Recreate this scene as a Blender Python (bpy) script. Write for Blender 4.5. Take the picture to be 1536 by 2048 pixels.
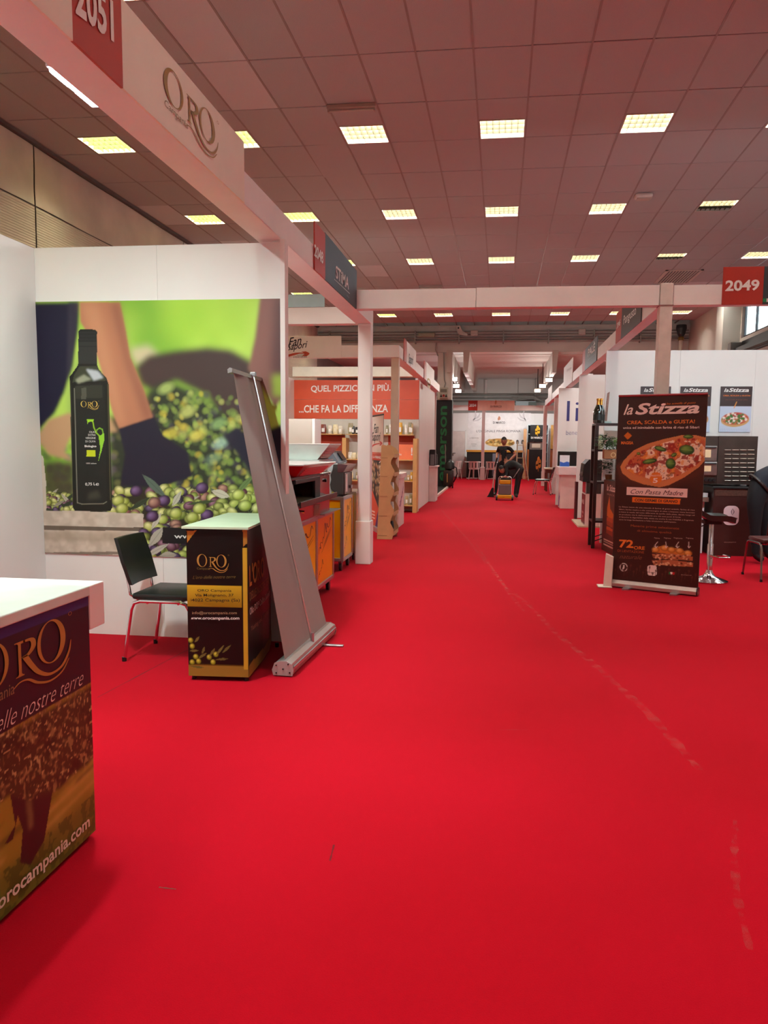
import bpy, bmesh, math, random
import numpy as np
from mathutils import Vector, Matrix
for o in list(bpy.data.objects): bpy.data.objects.remove(o)
SC = bpy.context.scene
COL = SC.collection
rnd = random.Random(7)

# ------------------------------------------------------------------ camera
F_, PI_, YA, RO, CX, CY, CH = 1553.4, .1048, .1271, .0104, 799.3, 1051.2, 1.5
cp, sp, cy_, sy_ = math.cos(PI_), math.sin(PI_), math.cos(YA), math.sin(YA)
FW = Vector((-sy_*cp, cy_*cp, -sp)); RT0 = Vector((cy_, sy_, 0)); UP0 = RT0.cross(FW)
RT = RT0*math.cos(RO) + UP0*math.sin(RO); UPV = UP0*math.cos(RO) - RT0*math.sin(RO)
cd = bpy.data.cameras.new('camera'); cam = bpy.data.objects.new('camera', cd); COL.objects.link(cam)
m = Matrix.Identity(4)
for i in range(3):
    m[i][0], m[i][1], m[i][2] = RT[i], UPV[i], -FW[i]
m[0][3], m[1][3], m[2][3] = 0, 0, CH
cam.matrix_world = m
cd.sensor_fit = 'VERTICAL'; cd.sensor_height = 36; cd.lens = F_*36/2048
cd.shift_x = -(CX-768)/2048; cd.shift_y = (CY-1024)/2048
cd.clip_end = 200; cd.clip_start = .05
SC.camera = cam

# ------------------------------------------------------------------ light and exposure
wd = bpy.data.worlds.new('daylight'); SC.world = wd; wd.use_nodes = True
bg = wd.node_tree.nodes['Background']; bg.inputs[0].default_value = (.78, .93, 1, 1); bg.inputs[1].default_value = 9.0
SC.view_settings.view_transform = 'Standard'; SC.view_settings.look = 'None'
SC.view_settings.exposure = 0.14; SC.view_settings.gamma = 1.0
try: SC.view_settings.use_curve_mapping = False
except Exception: pass
SC.cycles.max_bounces = 8; SC.cycles.diffuse_bounces = 5; SC.cycles.caustics_reflective = False; SC.cycles.caustics_refractive = False
SC.cycles.sample_clamp_indirect = 6
TROFFER = 58.0      # radiance of the ceiling panels

# ------------------------------------------------------------------ pixel helpers
def ray(x, y): return FW + RT*((x-CX)/F_) - UPV*((y-CY)/F_)
C0 = Vector((0, 0, CH))
def gp(x, y, z=0.): d = ray(x, y); return C0 + d*((z-CH)/d.z)
def atY(x, y, Y): d = ray(x, y); return C0 + d*(Y/d.y)
def atX(x, y, X): d = ray(x, y); return C0 + d*(X/d.x)
def px(p):
    q = Vector(p)-C0; z = q.dot(FW)
    return (CX+F_*q.dot(RT)/z, CY-F_*q.dot(UPV)/z, z)

# ------------------------------------------------------------------ materials
def lin(c):
    c = c/255. if c > 1 else c
    return c/12.92 if c <= .04045 else ((c+.055)/1.055)**2.4
def rgb(c): return tuple(lin(v) for v in c)
MATS = {}
def mat(name, c, rough=.6, metal=0., var=.06, scale=6., bump=0., bscale=80., spec=.5, emit=0., trans=0., sheen=0., vcol=False, alpha=1., coat=0.):
    if name in MATS: return MATS[name]
    m = bpy.data.materials.new(name); m.use_nodes = True; MATS[name] = m
    nt = m.node_tree; b = nt.nodes['Principled BSDF']
    L = rgb(c) + (1,)
    b.inputs['Roughness'].default_value = rough; b.inputs['Metallic'].default_value = metal
    b.inputs['Specular IOR Level'].default_value = spec
    if coat: b.inputs['Coat Weight'].default_value = coat; b.inputs['Coat Roughness'].default_value = .08
    if trans: b.inputs['Transmission Weight'].default_value = trans; b.inputs['IOR'].default_value = 1.1 if trans > .85 else 1.45
    if sheen: b.inputs['Sheen Weight'].default_value = sheen; b.inputs['Sheen Roughness'].default_value = .5
    if alpha < 1: b.inputs['Alpha'].default_value = alpha
    if vcol:
        a = nt.nodes.new('ShaderNodeVertexColor'); a.layer_name = 'print'
        nt.links.new(a.outputs['Color'], b.inputs['Base Color'])
    elif var > 0:
        tc = nt.nodes.new('ShaderNodeTexCoord'); n = nt.nodes.new('ShaderNodeTexNoise'); r = nt.nodes.new('ShaderNodeValToRGB')
        n.inputs['Scale'].default_value = scale; n.inputs['Detail'].default_value = 4
        r.color_ramp.elements[0].position = .3; r.color_ramp.elements[1].position = .7
        r.color_ramp.elements[0].color = tuple(v*(1-var) for v in L[:3])+(1,)
        r.color_ramp.elements[1].color = tuple(min(1, v*(1+var)) for v in L[:3])+(1,)
        nt.links.new(tc.outputs['Object'], n.inputs['Vector']); nt.links.new(n.outputs['Fac'], r.inputs[0]); nt.links.new(r.outputs[0], b.inputs['Base Color'])
    else: b.inputs['Base Color'].default_value = L
    if emit:
        b.inputs['Emission Color'].default_value = L; b.inputs['Emission Strength'].default_value = emit
    if bump:
        tc = nt.nodes.new('ShaderNodeTexCoord'); n = nt.nodes.new('ShaderNodeTexNoise'); bp = nt.nodes.new('ShaderNodeBump')
        n.inputs['Scale'].default_value = bscale; bp.inputs['Strength'].default_value = bump; bp.inputs['Distance'].default_value = .01
        nt.links.new(tc.outputs['Object'], n.inputs['Vector']); nt.links.new(n.outputs['Fac'], bp.inputs['Height']); nt.links.new(bp.outputs[0], b.inputs['Normal'])
    return m

# ------------------------------------------------------------------ mesh builder
class BM:
    def __init__(s): s.v = []; s.f = []
    def add(s, vs, fs):
        k = len(s.v); s.v += [tuple(v) for v in vs]; s.f += [tuple(i+k for i in f) for f in fs]; return s
    def box(s, x0, x1, y0, y1, z0, z1, b=0.):
        if x0 > x1: x0, x1 = x1, x0
        if y0 > y1: y0, y1 = y1, y0
        if z0 > z1: z0, z1 = z1, z0
        if b <= 0:
            return s.add([(x0,y0,z0),(x1,y0,z0),(x1,y1,z0),(x0,y1,z0),(x0,y0,z1),(x1,y0,z1),(x1,y1,z1),(x0,y1,z1)],
                         [(0,3,2,1),(4,5,6,7),(0,1,5,4),(1,2,6,5),(2,3,7,6),(3,0,4,7)])
        bm = bmesh.new(); bmesh.ops.create_cube(bm, size=1)
        for v in bm.verts: v.co = Vector(((x0+x1)/2+v.co.x*(x1-x0), (y0+y1)/2+v.co.y*(y1-y0), (z0+z1)/2+v.co.z*(z1-z0)))
        bmesh.ops.bevel(bm, geom=bm.edges[:], offset=min(b, .45*min(x1-x0, y1-y0, z1-z0)), segments=2, affect='EDGES', profile=.5)
        bm.verts.index_update(); s.add([v.co[:] for v in bm.verts], [[v.index for v in f.verts] for f in bm.faces]); bm.free(); return s
    def prism(s, poly, d):
        """poly: list of 3D points (planar), extruded along vector d"""
        n = len(poly); P = [Vector(p) for p in poly]; d = Vector(d)
        nrm = Vector((0,0,0))
        for i in range(n): nrm += P[i].cross(P[(i+1) % n])
        if nrm.dot(d) > 0: P = P[::-1]
        vs = P + [p+d for p in P]
        return s.add(vs, [tuple(range(n)), tuple(range(2*n-1, n-1, -1))] + [(i, i+n, (i+1) % n+n, (i+1) % n) for i in range(n)])
    def tube(s, pts, r, n=8, closed=False, r2=None):
        P = [Vector(p) for p in pts]; N = len(P); k = len(s.v); up = None
        for i, p in enumerate(P):
            a = P[(i-1) % N] if (closed or i > 0) else p; b = P[(i+1) % N] if (closed or i < N-1) else p
            t = (b-a).normalized()
            if up is None: up = Vector((0,0,1)) if abs(t.z) < .9 else Vector((1,0,0))
            x = t.cross(up).normalized(); up = x.cross(t).normalized()
            rr = r if r2 is None else r+(r2-r)*i/(N-1)
            for j in range(n):
                an = 2*math.pi*j/n; s.v.append(tuple(p+x*(rr*math.cos(an))+up*(rr*math.sin(an))))
        M = N if closed else N-1
        for i in range(M):
            for j in range(n):
                a = k+i*n+j; b = k+i*n+(j+1) % n; c = k+((i+1) % N)*n+(j+1) % n; d = k+((i+1) % N)*n+j
                s.f.append((a, b, c, d))
        if not closed:
            s.f.append(tuple(k+j for j in range(n))[::-1]); s.f.append(tuple(k+(N-1)*n+j for j in range(n)))
        return s
    def lathe(s, prof, c, n=20, ax='Z'):
        k = len(s.v); c = Vector(c)
        for (r, h) in prof:
            for j in range(n):
                a = 2*math.pi*j/n; u, w = r*math.cos(a), r*math.sin(a)
                q = Vector((u, w, h)) if ax == 'Z' else (Vector((h, u, w)) if ax == 'X' else Vector((w, h, u)))
                s.v.append(tuple(c+q))
        for i in range(len(prof)-1):
            for j in range(n):
                s.f.append((k+i*n+j, k+i*n+(j+1) % n, k+(i+1)*n+(j+1) % n, k+(i+1)*n+j))
        s.f.append(tuple(k+j for j in range(n))[::-1]); s.f.append(tuple(k+(len(prof)-1)*n+j for j in range(n)))
        return s
    def grid(s, fn, nu, nv):
        k = len(s.v)
        for j in range(nv+1):
            for i in range(nu+1): s.v.append(tuple(fn(i/nu, j/nv)))
        for j in range(nv):
            for i in range(nu):
                a = k+j*(nu+1)+i; s.f.append((a, a+1, a+nu+2, a+nu+1))
        return s
    def mapv(s, fn): s.v = [tuple(fn(Vector(v))) for v in s.v]; return s

ORG = {}
def thing(name, label, cat, loc=(0,0,0), rz=0., group=None):
    o = bpy.data.objects.new(name, None); COL.objects.link(o); o.empty_display_size = .1
    o.location = loc; o.rotation_euler = (0, 0, rz); o['label'] = label; o['category'] = cat
    if group: o['group'] = group
    ORG[o.name] = Vector(loc) if rz == 0 else Vector((0,0,0))
    return o
def tag(o, label, cat, group=None):
    o['label'] = label; o['category'] = cat
    if group: o['group'] = group
    return o
def link(name, me, parent=None):
    o = bpy.data.objects.new(name, me); COL.objects.link(o)
    if parent is not None: o.parent = parent
    return o
def part(name, b, m, parent=None, smooth=False, origin=None):
    """b in world coordinates (or local ones under a rotated thing); one mesh object"""
    me = bpy.data.meshes.new(name)
    if parent is not None:
        o0 = ORG[parent.name]
    else:
        V = np.array(b.v); o0 = Vector(((V[:,0].min()+V[:,0].max())/2, (V[:,1].min()+V[:,1].max())/2, V[:,2].min()))
    me.from_pydata([(v[0]-o0[0], v[1]-o0[1], v[2]-o0[2]) for v in b.v], [], b.f)
    me.materials.append(m); me.update()
    bm = bmesh.new(); bm.from_mesh(me); bmesh.ops.recalc_face_normals(bm, faces=bm.faces[:]); bm.to_mesh(me); bm.free()
    if smooth: me.shade_smooth() if smooth is True else me.shade_smooth()
    o = link(name, me, parent)
    if parent is None: o.location = o0
    ORG[o.name] = Vector(o0)
    if smooth:
        try:
            me.set_sharp_from_angle(angle=math.radians(40))
        except Exception: pass
    return o
def struct(name, b, m, parent=None, smooth=False):
    o = part(name, b, m, parent, smooth)
    if parent is None: o['kind'] = 'structure'
    return o
def copy_tree(o, parent=None):
    c = o.copy(); COL.objects.link(c); c.parent = parent
    ORG[c.name] = ORG[o.name]
    for ch in [x for x in bpy.data.objects if x.parent == o]: copy_tree(ch, c)
    return c

# ------------------------------------------------------------------ flat print: text, strokes, painted canvas
TXT = {}
def text_geo(s, bold=0., shear=0.):
    k = (s, bold, shear)
    if k not in TXT:
        cu = bpy.data.curves.new('t', 'FONT'); cu.body = s; cu.offset = bold; cu.shear = shear; cu.resolution_u = 3
        o = bpy.data.objects.new('t', cu); COL.objects.link(o)
        dg = bpy.context.evaluated_depsgraph_get(); me = bpy.data.meshes.new_from_object(o.evaluated_get(dg))
        v = np.array([p.co[:2] for p in me.vertices]); f = [tuple(p.vertices) for p in me.polygons]
        bpy.data.objects.remove(o); bpy.data.curves.remove(cu); bpy.data.meshes.remove(me)
        TXT[k] = (v, f)
    return TXT[k]
def frame(o, r, u):
    """2D frame on a plane: origin, right vector, up vector; z offset towards the viewer"""
    o, r, u = Vector(o), Vector(r), Vector(u); n = r.cross(u).normalized()
    if n.dot(C0-o) < 0: n = -n
    return o, r, u, n
def lettering(s, parent, mt, o, r, u, bold=0., shear=0., off=.003, name='lettering'):
    """text whose box runs from o along r (full width) and u (full height)"""
    v, f = text_geo(s, bold, shear); o, r, u, n = frame(o, r, u)
    lo, hi = v.min(0), v.max(0); q = (v-lo)/(hi-lo)
    b = BM(); b.add([o+r*float(a)+u*float(c)+n*off for a, c in q], f)
    return part(name, b, mt, parent)
def text_px(s, parent, mt, plane, p0, p1, top, bold=0., shear=0., off=.003, name='lettering'):
    fn = {'X': atX, 'Y': atY}[plane[0]]
    a = fn(*p0, plane[1]); r = fn(*p1, plane[1])-a; t = fn(*top, plane[1])-a
    return lettering(s, parent, mt, a, r, Vector((0,0,t.z)) if plane[0] != 'Q' else t, bold, shear, off, name)
def strokes2d(lst):
    """list of (points, widths) -> ribbons, ('ring',cx,cy,rx,ry,tx,ty,dx) -> rings, ('poly', pts)"""
    V, Fc = [], []
    for it in lst:
        k = len(V)
        if it[0] == 'ring':
            _, cx, cy, rx, ry, tx, ty, dx = it; n = 40
            for j in range(n):
                a = 2*math.pi*j/n; V.append((cx+rx*math.cos(a), cy+ry*math.sin(a))); V.append((cx+dx+(rx-tx)*math.cos(a), cy+(ry-ty)*math.sin(a)))
            for j in range(n):
                a = k+2*j; b = k+2*((j+1) % n); Fc.append((a, b, b+1, a+1))
        elif it[0] == 'poly':
            V += list(it[1]); Fc.append(tuple(range(k, k+len(it[1]))))
        else:
            P = [Vector(p) for p in it[0]]; W = it[1]
            if len(P) > 2:   # smooth with Catmull-Rom
                Q, WW = [], []
                for i in range(len(P)-1):
                    p0, p1, p2, p3 = P[max(i-1,0)], P[i], P[i+1], P[min(i+2,len(P)-1)]
                    for t in np.linspace(0, 1, 6, endpoint=False):
                        Q.append(.5*((2*p1)+(p2-p0)*t+(2*p0-5*p1+4*p2-p3)*t*t+(3*p1-p0-3*p2+p3)*t**3))
                        WW.append((W[i]*(1-t)+W[i+1]*t) if isinstance(W, (list, tuple)) else W)
                Q.append(P[-1]); WW.append(W[-1] if isinstance(W, (list, tuple)) else W); P = Q
            else: WW = [W]*len(P) if not isinstance(W, (list, tuple)) else list(W)
            for i, p in enumerate(P):
                t = (P[min(i+1,len(P)-1)]-P[max(i-1,0)]); t = t.normalized() if t.length > 0 else Vector((1,0))
                nn = Vector((-t.y, t.x))*WW[i]/2; V.append(tuple(p+nn)); V.append(tuple(p-nn))
            for i in range(len(P)-1):
                a = k+2*i; Fc.append((a, a+1, a+3, a+2))
    return V, Fc
def emblem(lst, parent, mt, o, r, u, off=.003, name='logo'):
    v, f = strokes2d(lst); o, r, u, n = frame(o, r, u); b = BM()
    b.add([o+r*a+u*c+n*off for a, c in v], f); return part(name, b, mt, parent)
ORO = [('ring',.165,.62,.165,.38,.05,.022,.012), ('poly',[(.40,.28),(.415,.28),(.425,.31),(.425,.80),(.41,.82),(.39,.82),(.39,.84),(.50,.84),(.50,.80),(.455,.80),(.455,.31),(.47,.28),(.48,.28),(.48,.26),(.39,.26)]),
       ([(.48,.82),(.57,.80),(.585,.68),(.53,.58),(.46,.56)], [.035,.05,.055,.045,.02]), ([(.49,.57),(.56,.36),(.64,.18),(.76,.06),(.9,.10),(.99,.30),(1.02,.5)], [.06,.055,.05,.045,.04,.025,.008]),
       ('ring',.79,.62,.165,.38,.05,.022,-.012), ([(.36,.10),(.43,.17),(.52,.15),(.62,.02),(.76,-.06),(.90,.0),(.99,.18)], [.008,.02,.03,.035,.035,.025,.008]), ('ring',1.02,.98,.022,.035,.006,.008,0)]

class Canvas:
    """a print laid out in metres on a plane: u to the right, v upwards; colours are ink, kept linear"""
    def __init__(s, w, h, res, bg=(255,255,255)):
        s.w, s.h = w, h; s.nx, s.ny = int(round(w/res))+1, int(round(h/res))+1
        s.U, s.V = np.meshgrid(np.linspace(0, w, s.nx), np.linspace(0, h, s.ny)); s.res = w/(s.nx-1)
        s.C = np.empty((s.ny, s.nx, 3)); s.C[:] = rgb(bg)
    def blurm(s, M, b):
        k = int(b/s.res/1.7)
        if k < 1: return M
        for _ in range(3):
            for ax in (0, 1):
                P = np.pad(M, [(k+1, k) if a == ax else (0, 0) for a in (0, 1)], mode='edge').cumsum(ax)
                n = M.shape[ax]; M = (P.take(range(2*k+1, 2*k+1+n), ax)-P.take(range(0, n), ax))/(2*k+1)
        return M
    def put(s, M, c, a=1., blur=0.):
        if blur: M = s.blurm(M.astype(float), blur)
        M = np.clip(M, 0, 1)[..., None]*a
        s.C = s.C*(1-M)+np.array(rgb(c) if not isinstance(c, np.ndarray) else c)*M
    def poly(s, pts, c, a=1., blur=0.):
        I = np.zeros(s.U.shape, bool); n = len(pts)
        for i in range(n):
            (x0, y0), (x1, y1) = pts[i], pts[(i+1) % n]
            if y0 == y1: continue
            I ^= ((s.V >= min(y0,y1)) & (s.V < max(y0,y1)) & (s.U < x0+(s.V-y0)*(x1-x0)/(y1-y0)))
        s.put(I, c, a, blur)
    def ell(s, cx, cy, rx, ry, c, rot=0., a=1., soft=.15, hi=None):
        R = max(rx, ry)*1.3+2*s.res
        i0, i1 = max(0, int((cx-R)/s.res)), min(s.nx, int((cx+R)/s.res)+2); j0, j1 = max(0, int((cy-R)/s.res)), min(s.ny, int((cy+R)/s.res)+2)
        if i1 <= i0 or j1 <= j0: return
        U, V = s.U[j0:j1, i0:i1]-cx, s.V[j0:j1, i0:i1]-cy; co, si = math.cos(rot), math.sin(rot)
        A, B = (U*co+V*si)/rx, (-U*si+V*co)/ry; d = np.sqrt(A*A+B*B)
        M = (np.clip((1-d)/soft+.5, 0, 1)*a)[..., None]
        col = np.array(rgb(c))*np.ones(U.shape+(1,))
        if hi is not None:   # rounder tone inside the printed fruit
            hx = np.clip(1-np.sqrt((A+.25)**2+(B-.35)**2), 0, 1)[..., None]
            col = col*(1-hx)+np.array(rgb(hi))*hx
            col = col*(1-.65*np.clip((d-.55)/.45, 0, 1)[..., None])
        s.C[j0:j1, i0:i1] = s.C[j0:j1, i0:i1]*(1-M)+col*M
    def line(s, pts, w, c, a=1.):
        for (x0, y0), (x1, y1) in zip(pts[:-1], pts[1:]):
            R = w+2*s.res
            i0, i1 = max(0, int((min(x0,x1)-R)/s.res)), min(s.nx, int((max(x0,x1)+R)/s.res)+2); j0, j1 = max(0, int((min(y0,y1)-R)/s.res)), min(s.ny, int((max(y0,y1)+R)/s.res)+2)
            if i1 <= i0 or j1 <= j0: continue
            U, V = s.U[j0:j1, i0:i1], s.V[j0:j1, i0:i1]; dx, dy = x1-x0, y1-y0
            t = np.clip(((U-x0)*dx+(V-y0)*dy)/(dx*dx+dy*dy+1e-12), 0, 1)
            d = np.hypot(U-x0-t*dx, V-y0-t*dy); M = (np.clip((w/2-d)/s.res+.5, 0, 1)*a)[..., None]
            s.C[j0:j1, i0:i1] = s.C[j0:j1, i0:i1]*(1-M)+np.array(rgb(c))*M
    def noise(s, scale, seed=0, octv=3):
        r = np.random.RandomState(seed); N = np.zeros(s.U.shape); amp = 1.
        for o in range(octv):
            g = r.rand(int(s.h/scale)+3, int(s.w/scale)+3)
            x, y = s.U/scale, s.V/scale; i, j = x.astype(int), y.astype(int); fx, fy = x-i, y-j
            fx, fy = fx*fx*(3-2*fx), fy*fy*(3-2*fy)
            N += amp*((g[j,i]*(1-fx)+g[j,i+1]*fx)*(1-fy)+(g[j+1,i]*(1-fx)+g[j+1,i+1]*fx)*fy); amp *= .5; scale *= .5
        return N/(2-2**(1-octv))
    def rect(s, u0, u1, v0, v1, c, a=1., blur=0.): s.put((s.U >= u0) & (s.U <= u1) & (s.V >= v0) & (s.V <= v1), c, a, blur)
    def mesh(s, name, o, r, u, parent, off=.002, rough=.45, fn=None):
        o, r, u, n = frame(o, r, u); r = r.normalized(); u = u.normalized(); o0 = ORG[parent.name]
        if fn is None:
            P = (np.array(o+n*off-o0)+s.U[..., None]*np.array(r)+s.V[..., None]*np.array(u)).reshape(-1, 3)
        else: P = np.array([fn(a, b) for a, b in zip(s.U.ravel(), s.V.ravel())])-np.array(o0)
        ii = np.arange(s.nx*s.ny).reshape(s.ny, s.nx)
        Q = np.stack([ii[:-1,:-1], ii[:-1,1:], ii[1:,1:], ii[1:,:-1]], -1).reshape(-1, 4)
        if r.cross(u).dot(n) < 0: Q = Q[:, ::-1]
        me = bpy.data.meshes.new(name); me.vertices.add(len(P)); me.vertices.foreach_set('co', P.ravel())
        me.loops.add(len(Q)*4); me.loops.foreach_set('vertex_index', Q.ravel().astype(np.int32))
        me.polygons.add(len(Q)); me.polygons.foreach_set('loop_start', np.arange(0, len(Q)*4, 4, dtype=np.int32)); me.polygons.foreach_set('loop_total', np.full(len(Q), 4, dtype=np.int32))
        me.update(calc_edges=True)
        at = me.color_attributes.new('print', 'FLOAT_COLOR', 'POINT')
        at.data.foreach_set('color', np.concatenate([np.clip(s.C, 0, 1).reshape(-1, 3), np.ones((len(P), 1))], 1).ravel())
        me.materials.append(mat('printed_vinyl_%d' % int(rough*100), (255,255,255), rough, vcol=True, spec=.35))
        ob = link(name, me, parent); ORG[ob.name] = o0; return ob

# ------------------------------------------------------------------ common materials
WHITE = mat('white_laminate', (230,231,228), .55, var=.025, scale=1.5)
FRAMEW = mat('white_frame', (234,230,226), .5, var=.03, scale=3)
REDP = mat('red_panel', (170,36,14), .5, var=.03)
INKW = mat('white_ink', (238,236,232), .6, var=0); INKK = mat('black_ink', (14,12,14), .6, var=0)
GOLD = mat('gold_ink', (150,112,48), .45, var=.08, scale=30); INKO = mat('orange_ink', (226,118,38), .55, var=0)
CHROME = mat('chrome', (225,225,228), .12, 1., var=0); ALU = mat('aluminium', (178,178,180), .35, .9, var=.05)
BLACKP = mat('black_plastic', (20,20,22), .4, var=.1); DARKM = mat('dark_metal', (48,46,46), .4, .6, var=.1)
STEEL = mat('brushed_steel', (168,166,164), .28, 1., var=.08, scale=20)
# ================================================================== STRUCTURE
XL, XR, YB, YF, ZC = -6.43, 6.1, -7.0, 27.2, 5.557
# --- carpet
cm = mat('red_carpet', (222,12,32), .95, var=0, spec=.06, sheen=.10)
nt = cm.node_tree; b_ = nt.nodes['Principled BSDF']
b_.inputs['Sheen Tint'].default_value = (1, .35, .4, 1)
tc = nt.nodes.new('ShaderNodeTexCoord')
def _noise(sc, det=4):
    n = nt.nodes.new('ShaderNodeTexNoise'); n.inputs['Scale'].default_value = sc; n.inputs['Detail'].default_value = det
    nt.links.new(tc.outputs['Object'], n.inputs['Vector']); return n
n1, n2 = _noise(.55), _noise(260, 2)
r1 = nt.nodes.new('ShaderNodeValToRGB'); r1.color_ramp.elements[0].position = .3; r1.color_ramp.elements[1].position = .75
r1.color_ramp.elements[0].color = rgb((168,2,22))+(1,); r1.color_ramp.elements[1].color = rgb((184,4,32))+(1,)
nt.links.new(n1.outputs['Fac'], r1.inputs[0])
r2 = nt.nodes.new('ShaderNodeValToRGB'); r2.color_ramp.elements[0].color = (.82,.82,.82,1); r2.color_ramp.elements[1].color = (1.12,1.12,1.12,1)
nt.links.new(n2.outputs['Fac'], r2.inputs[0])
mx = nt.nodes.new('ShaderNodeMix'); mx.data_type = 'RGBA'; mx.blend_type = 'MULTIPLY'; mx.inputs[0].default_value = 1
nt.links.new(r1.outputs[0], mx.inputs[6]); nt.links.new(r2.outputs[0], mx.inputs[7]); nt.links.new(mx.outputs[2], b_.inputs['Base Color'])
bp = nt.nodes.new('ShaderNodeBump'); bp.inputs['Strength'].default_value = .25; bp.inputs['Distance'].default_value = .004
nt.links.new(n2.outputs['Fac'], bp.inputs['Height']); nt.links.new(bp.outputs[0], b_.inputs['Normal'])
floor = struct('floor', BM().box(XL-.2, XR+.2, YB-.2, 38.2, -.2, 0), cm)
def dust(name, c, fac, scale, lo, hi):
    m = mat(name, c, .95, var=0, spec=.1); t = m.node_tree; b = t.nodes['Principled BSDF']
    tc = t.nodes.new('ShaderNodeTexCoord'); n = t.nodes.new('ShaderNodeTexNoise'); n.inputs['Scale'].default_value = scale; n.inputs['Detail'].default_value = 6
    r = t.nodes.new('ShaderNodeMapRange'); r.inputs[1].default_value = lo; r.inputs[2].default_value = hi; r.inputs[4].default_value = fac
    t.links.new(tc.outputs['Object'], n.inputs['Vector']); t.links.new(n.outputs['Fac'], r.inputs[0]); t.links.new(r.outputs[0], b.inputs['Alpha']); return m
DUST = dust('plaster_dust', (222,104,100), .30, 14, .42, .75); SEAMM = mat('carpet_seam', (110,0,14), .95, var=0)
def ribbon(pts, w, z, mt, name):
    P = []
    for i in range(len(pts)-1):
        for t in np.linspace(0, 1, 8, endpoint=False): P.append(Vector(pts[i]).lerp(Vector(pts[i+1]), float(t)))
    P.append(Vector(pts[-1])); b = BM(); V = []
    for i, p in enumerate(P):
        t = (P[min(i+1, len(P)-1)]-P[max(i-1, 0)]).normalized(); n = Vector((-t.y, t.x, 0)); ww = w*(.5+.9*rnd.random())/2
        V += [(p.x+n.x*ww, p.y+n.y*ww, z), (p.x-n.x*ww, p.y-n.y*ww, z)]
    b.add(V, [(2*i, 2*i+1, 2*i+3, 2*i+2) for i in range(len(P)-1)]); return part(name, b, mt, floor)
sc_px = [(885,1022),(940,1085),(972,1125),(1012,1175),(1060,1212),(1110,1265),(1180,1322),(1240,1375),(1290,1420),(1345,1480),(1400,1540)]
ribbon([gp(*p) for p in sc_px], .05, .0015, DUST, 'dust_trail')
ribbon([gp(*p) for p in [(1470,1640),(1468,1720),(1475,1800),(1500,1900)]], .025, .0015, DUST, 'dust_trail')
ribbon([gp(*p) for p in [(950,1085),(1020,1190),(1050,1225)]], .03, .002, DUST, 'dust_trail')
ribbon([gp(*p) for p in [(1000,1460),(1055,1460)]], .012, .002, DUST, 'dust_trail')
ribbon([gp(195,1395), gp(375,1300)], .008, .0012, SEAMM, 'carpet_seam')
ribbon([gp(960,1020), gp(1100,1042)], .012, .0012, SEAMM, 'carpet_seam')
ribbon([gp(318,1775), gp(352,1779)], .006, .0013, mat('dark_scuff', (120,60,50), .95, var=0), 'scuff_mark')
ribbon([gp(668,1690), gp(660,1722)], .006, .0013, SEAMM, 'scuff_mark')

# --- ceiling of 0.6 x 1.2 m tiles hung on rails
X0, Y0 = -.371, 10.888
tilem = mat('ceiling_tile', (182,178,178), .95, var=.10, scale=160, spec=.1)
tile2 = mat('ceiling_tile_pale', (208,204,206), .95, var=.06, scale=160, spec=.1)
railm = mat('ceiling_rail', (150,134,128), .6, var=.05)
ceiling = struct('ceiling', BM().box(XL-.2, XR+.2, YB-.2, YF+.02, ZC+.11, ZC+.25), mat('ceiling_void', (60,52,48), .9))
def lightcell(i, j): return i % 3 == 0 and j % 3 == 0
def tile_mesh(d0, d1, name):
    b = BM(); g = .009
    b.box(g, .6-g, d0+g, d1-g, 0, .02, .003); me = bpy.data.meshes.new(name); me.from_pydata(b.v, [], b.f); me.update(); return me
TM = {}
for k, (d0, d1) in {'full': (0, 1.2), 'half': (0, .6)}.items():
    for nm, mm in (('a', tilem), ('b', tile2)):
        me = tile_mesh(d0, d1, 'ceiling_tile'); me.materials.append(mm); TM[k+nm] = me
cells = []
for i in range(-10, 11):
    for j in range(-14, 14):
        c = Vector((X0+.6*i+.3, Y0+1.2*j-.6, ZC)); q = px(c)
        vis = q[2] > 1 and -60 < q[0] < 1590 and -60 < q[1] < 700
        cells.append((q[2] if vis else 1e3+abs(q[2]), i, j, vis))
cells.sort(); pale = {(-10,3), (-5,7), (-5,-1), (-5,-2), (8,9), (9,9), (-9,5)}
rest = BM(); cnt = 0
for d, i, j, vis in cells:
    half = lightcell(i, j); x, y = X0+.6*i, Y0+1.2*(j-1)
    if vis and cnt < 300 and y+ (.6 if half else 1.2) < YF:
        o = link('ceiling_tile', TM[('half' if half else 'full')+('b' if (i, j) in pale else 'a')], ceiling); cnt += 1
        o.location = Vector((x, y, ZC)) - ORG['ceiling']
        o.rotation_euler = (rnd.uniform(-.0016,.0016), rnd.uniform(-.002,.002), 0)
        if (i, j) == (-4, 1): o.rotation_euler = (-.028, -.02, 0)
    elif y < YF-.3:
        rest.box(x+.009, x+.591, y+.007, min(YF, y+(.593 if half else 1.193)), ZC, ZC+.02)
for i in (11,):   # cut tiles along the right wall
    for j in range(-14, 14): rest.box(X0+.6*i-.591+.6, XR, Y0+1.2*(j-1)+.007, min(YF, Y0+1.2*j-.007), ZC, ZC+.02)
o = part('ceiling_tiles_beyond', rest, tilem, ceiling); o['kind'] = 'stuff'
for i in range(-10, 12): part('ceiling_rail', BM().box(X0+.6*i-.011, X0+.6*i+.011, YB, YF, ZC-.005, ZC+.03), railm, ceiling)
o = part('wall_angle', BM().box(XL, XL+.06, YB, YF, ZC-.05, ZC+.02), mat('wall_angle', (92,74,68), .7), ceiling)

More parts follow.
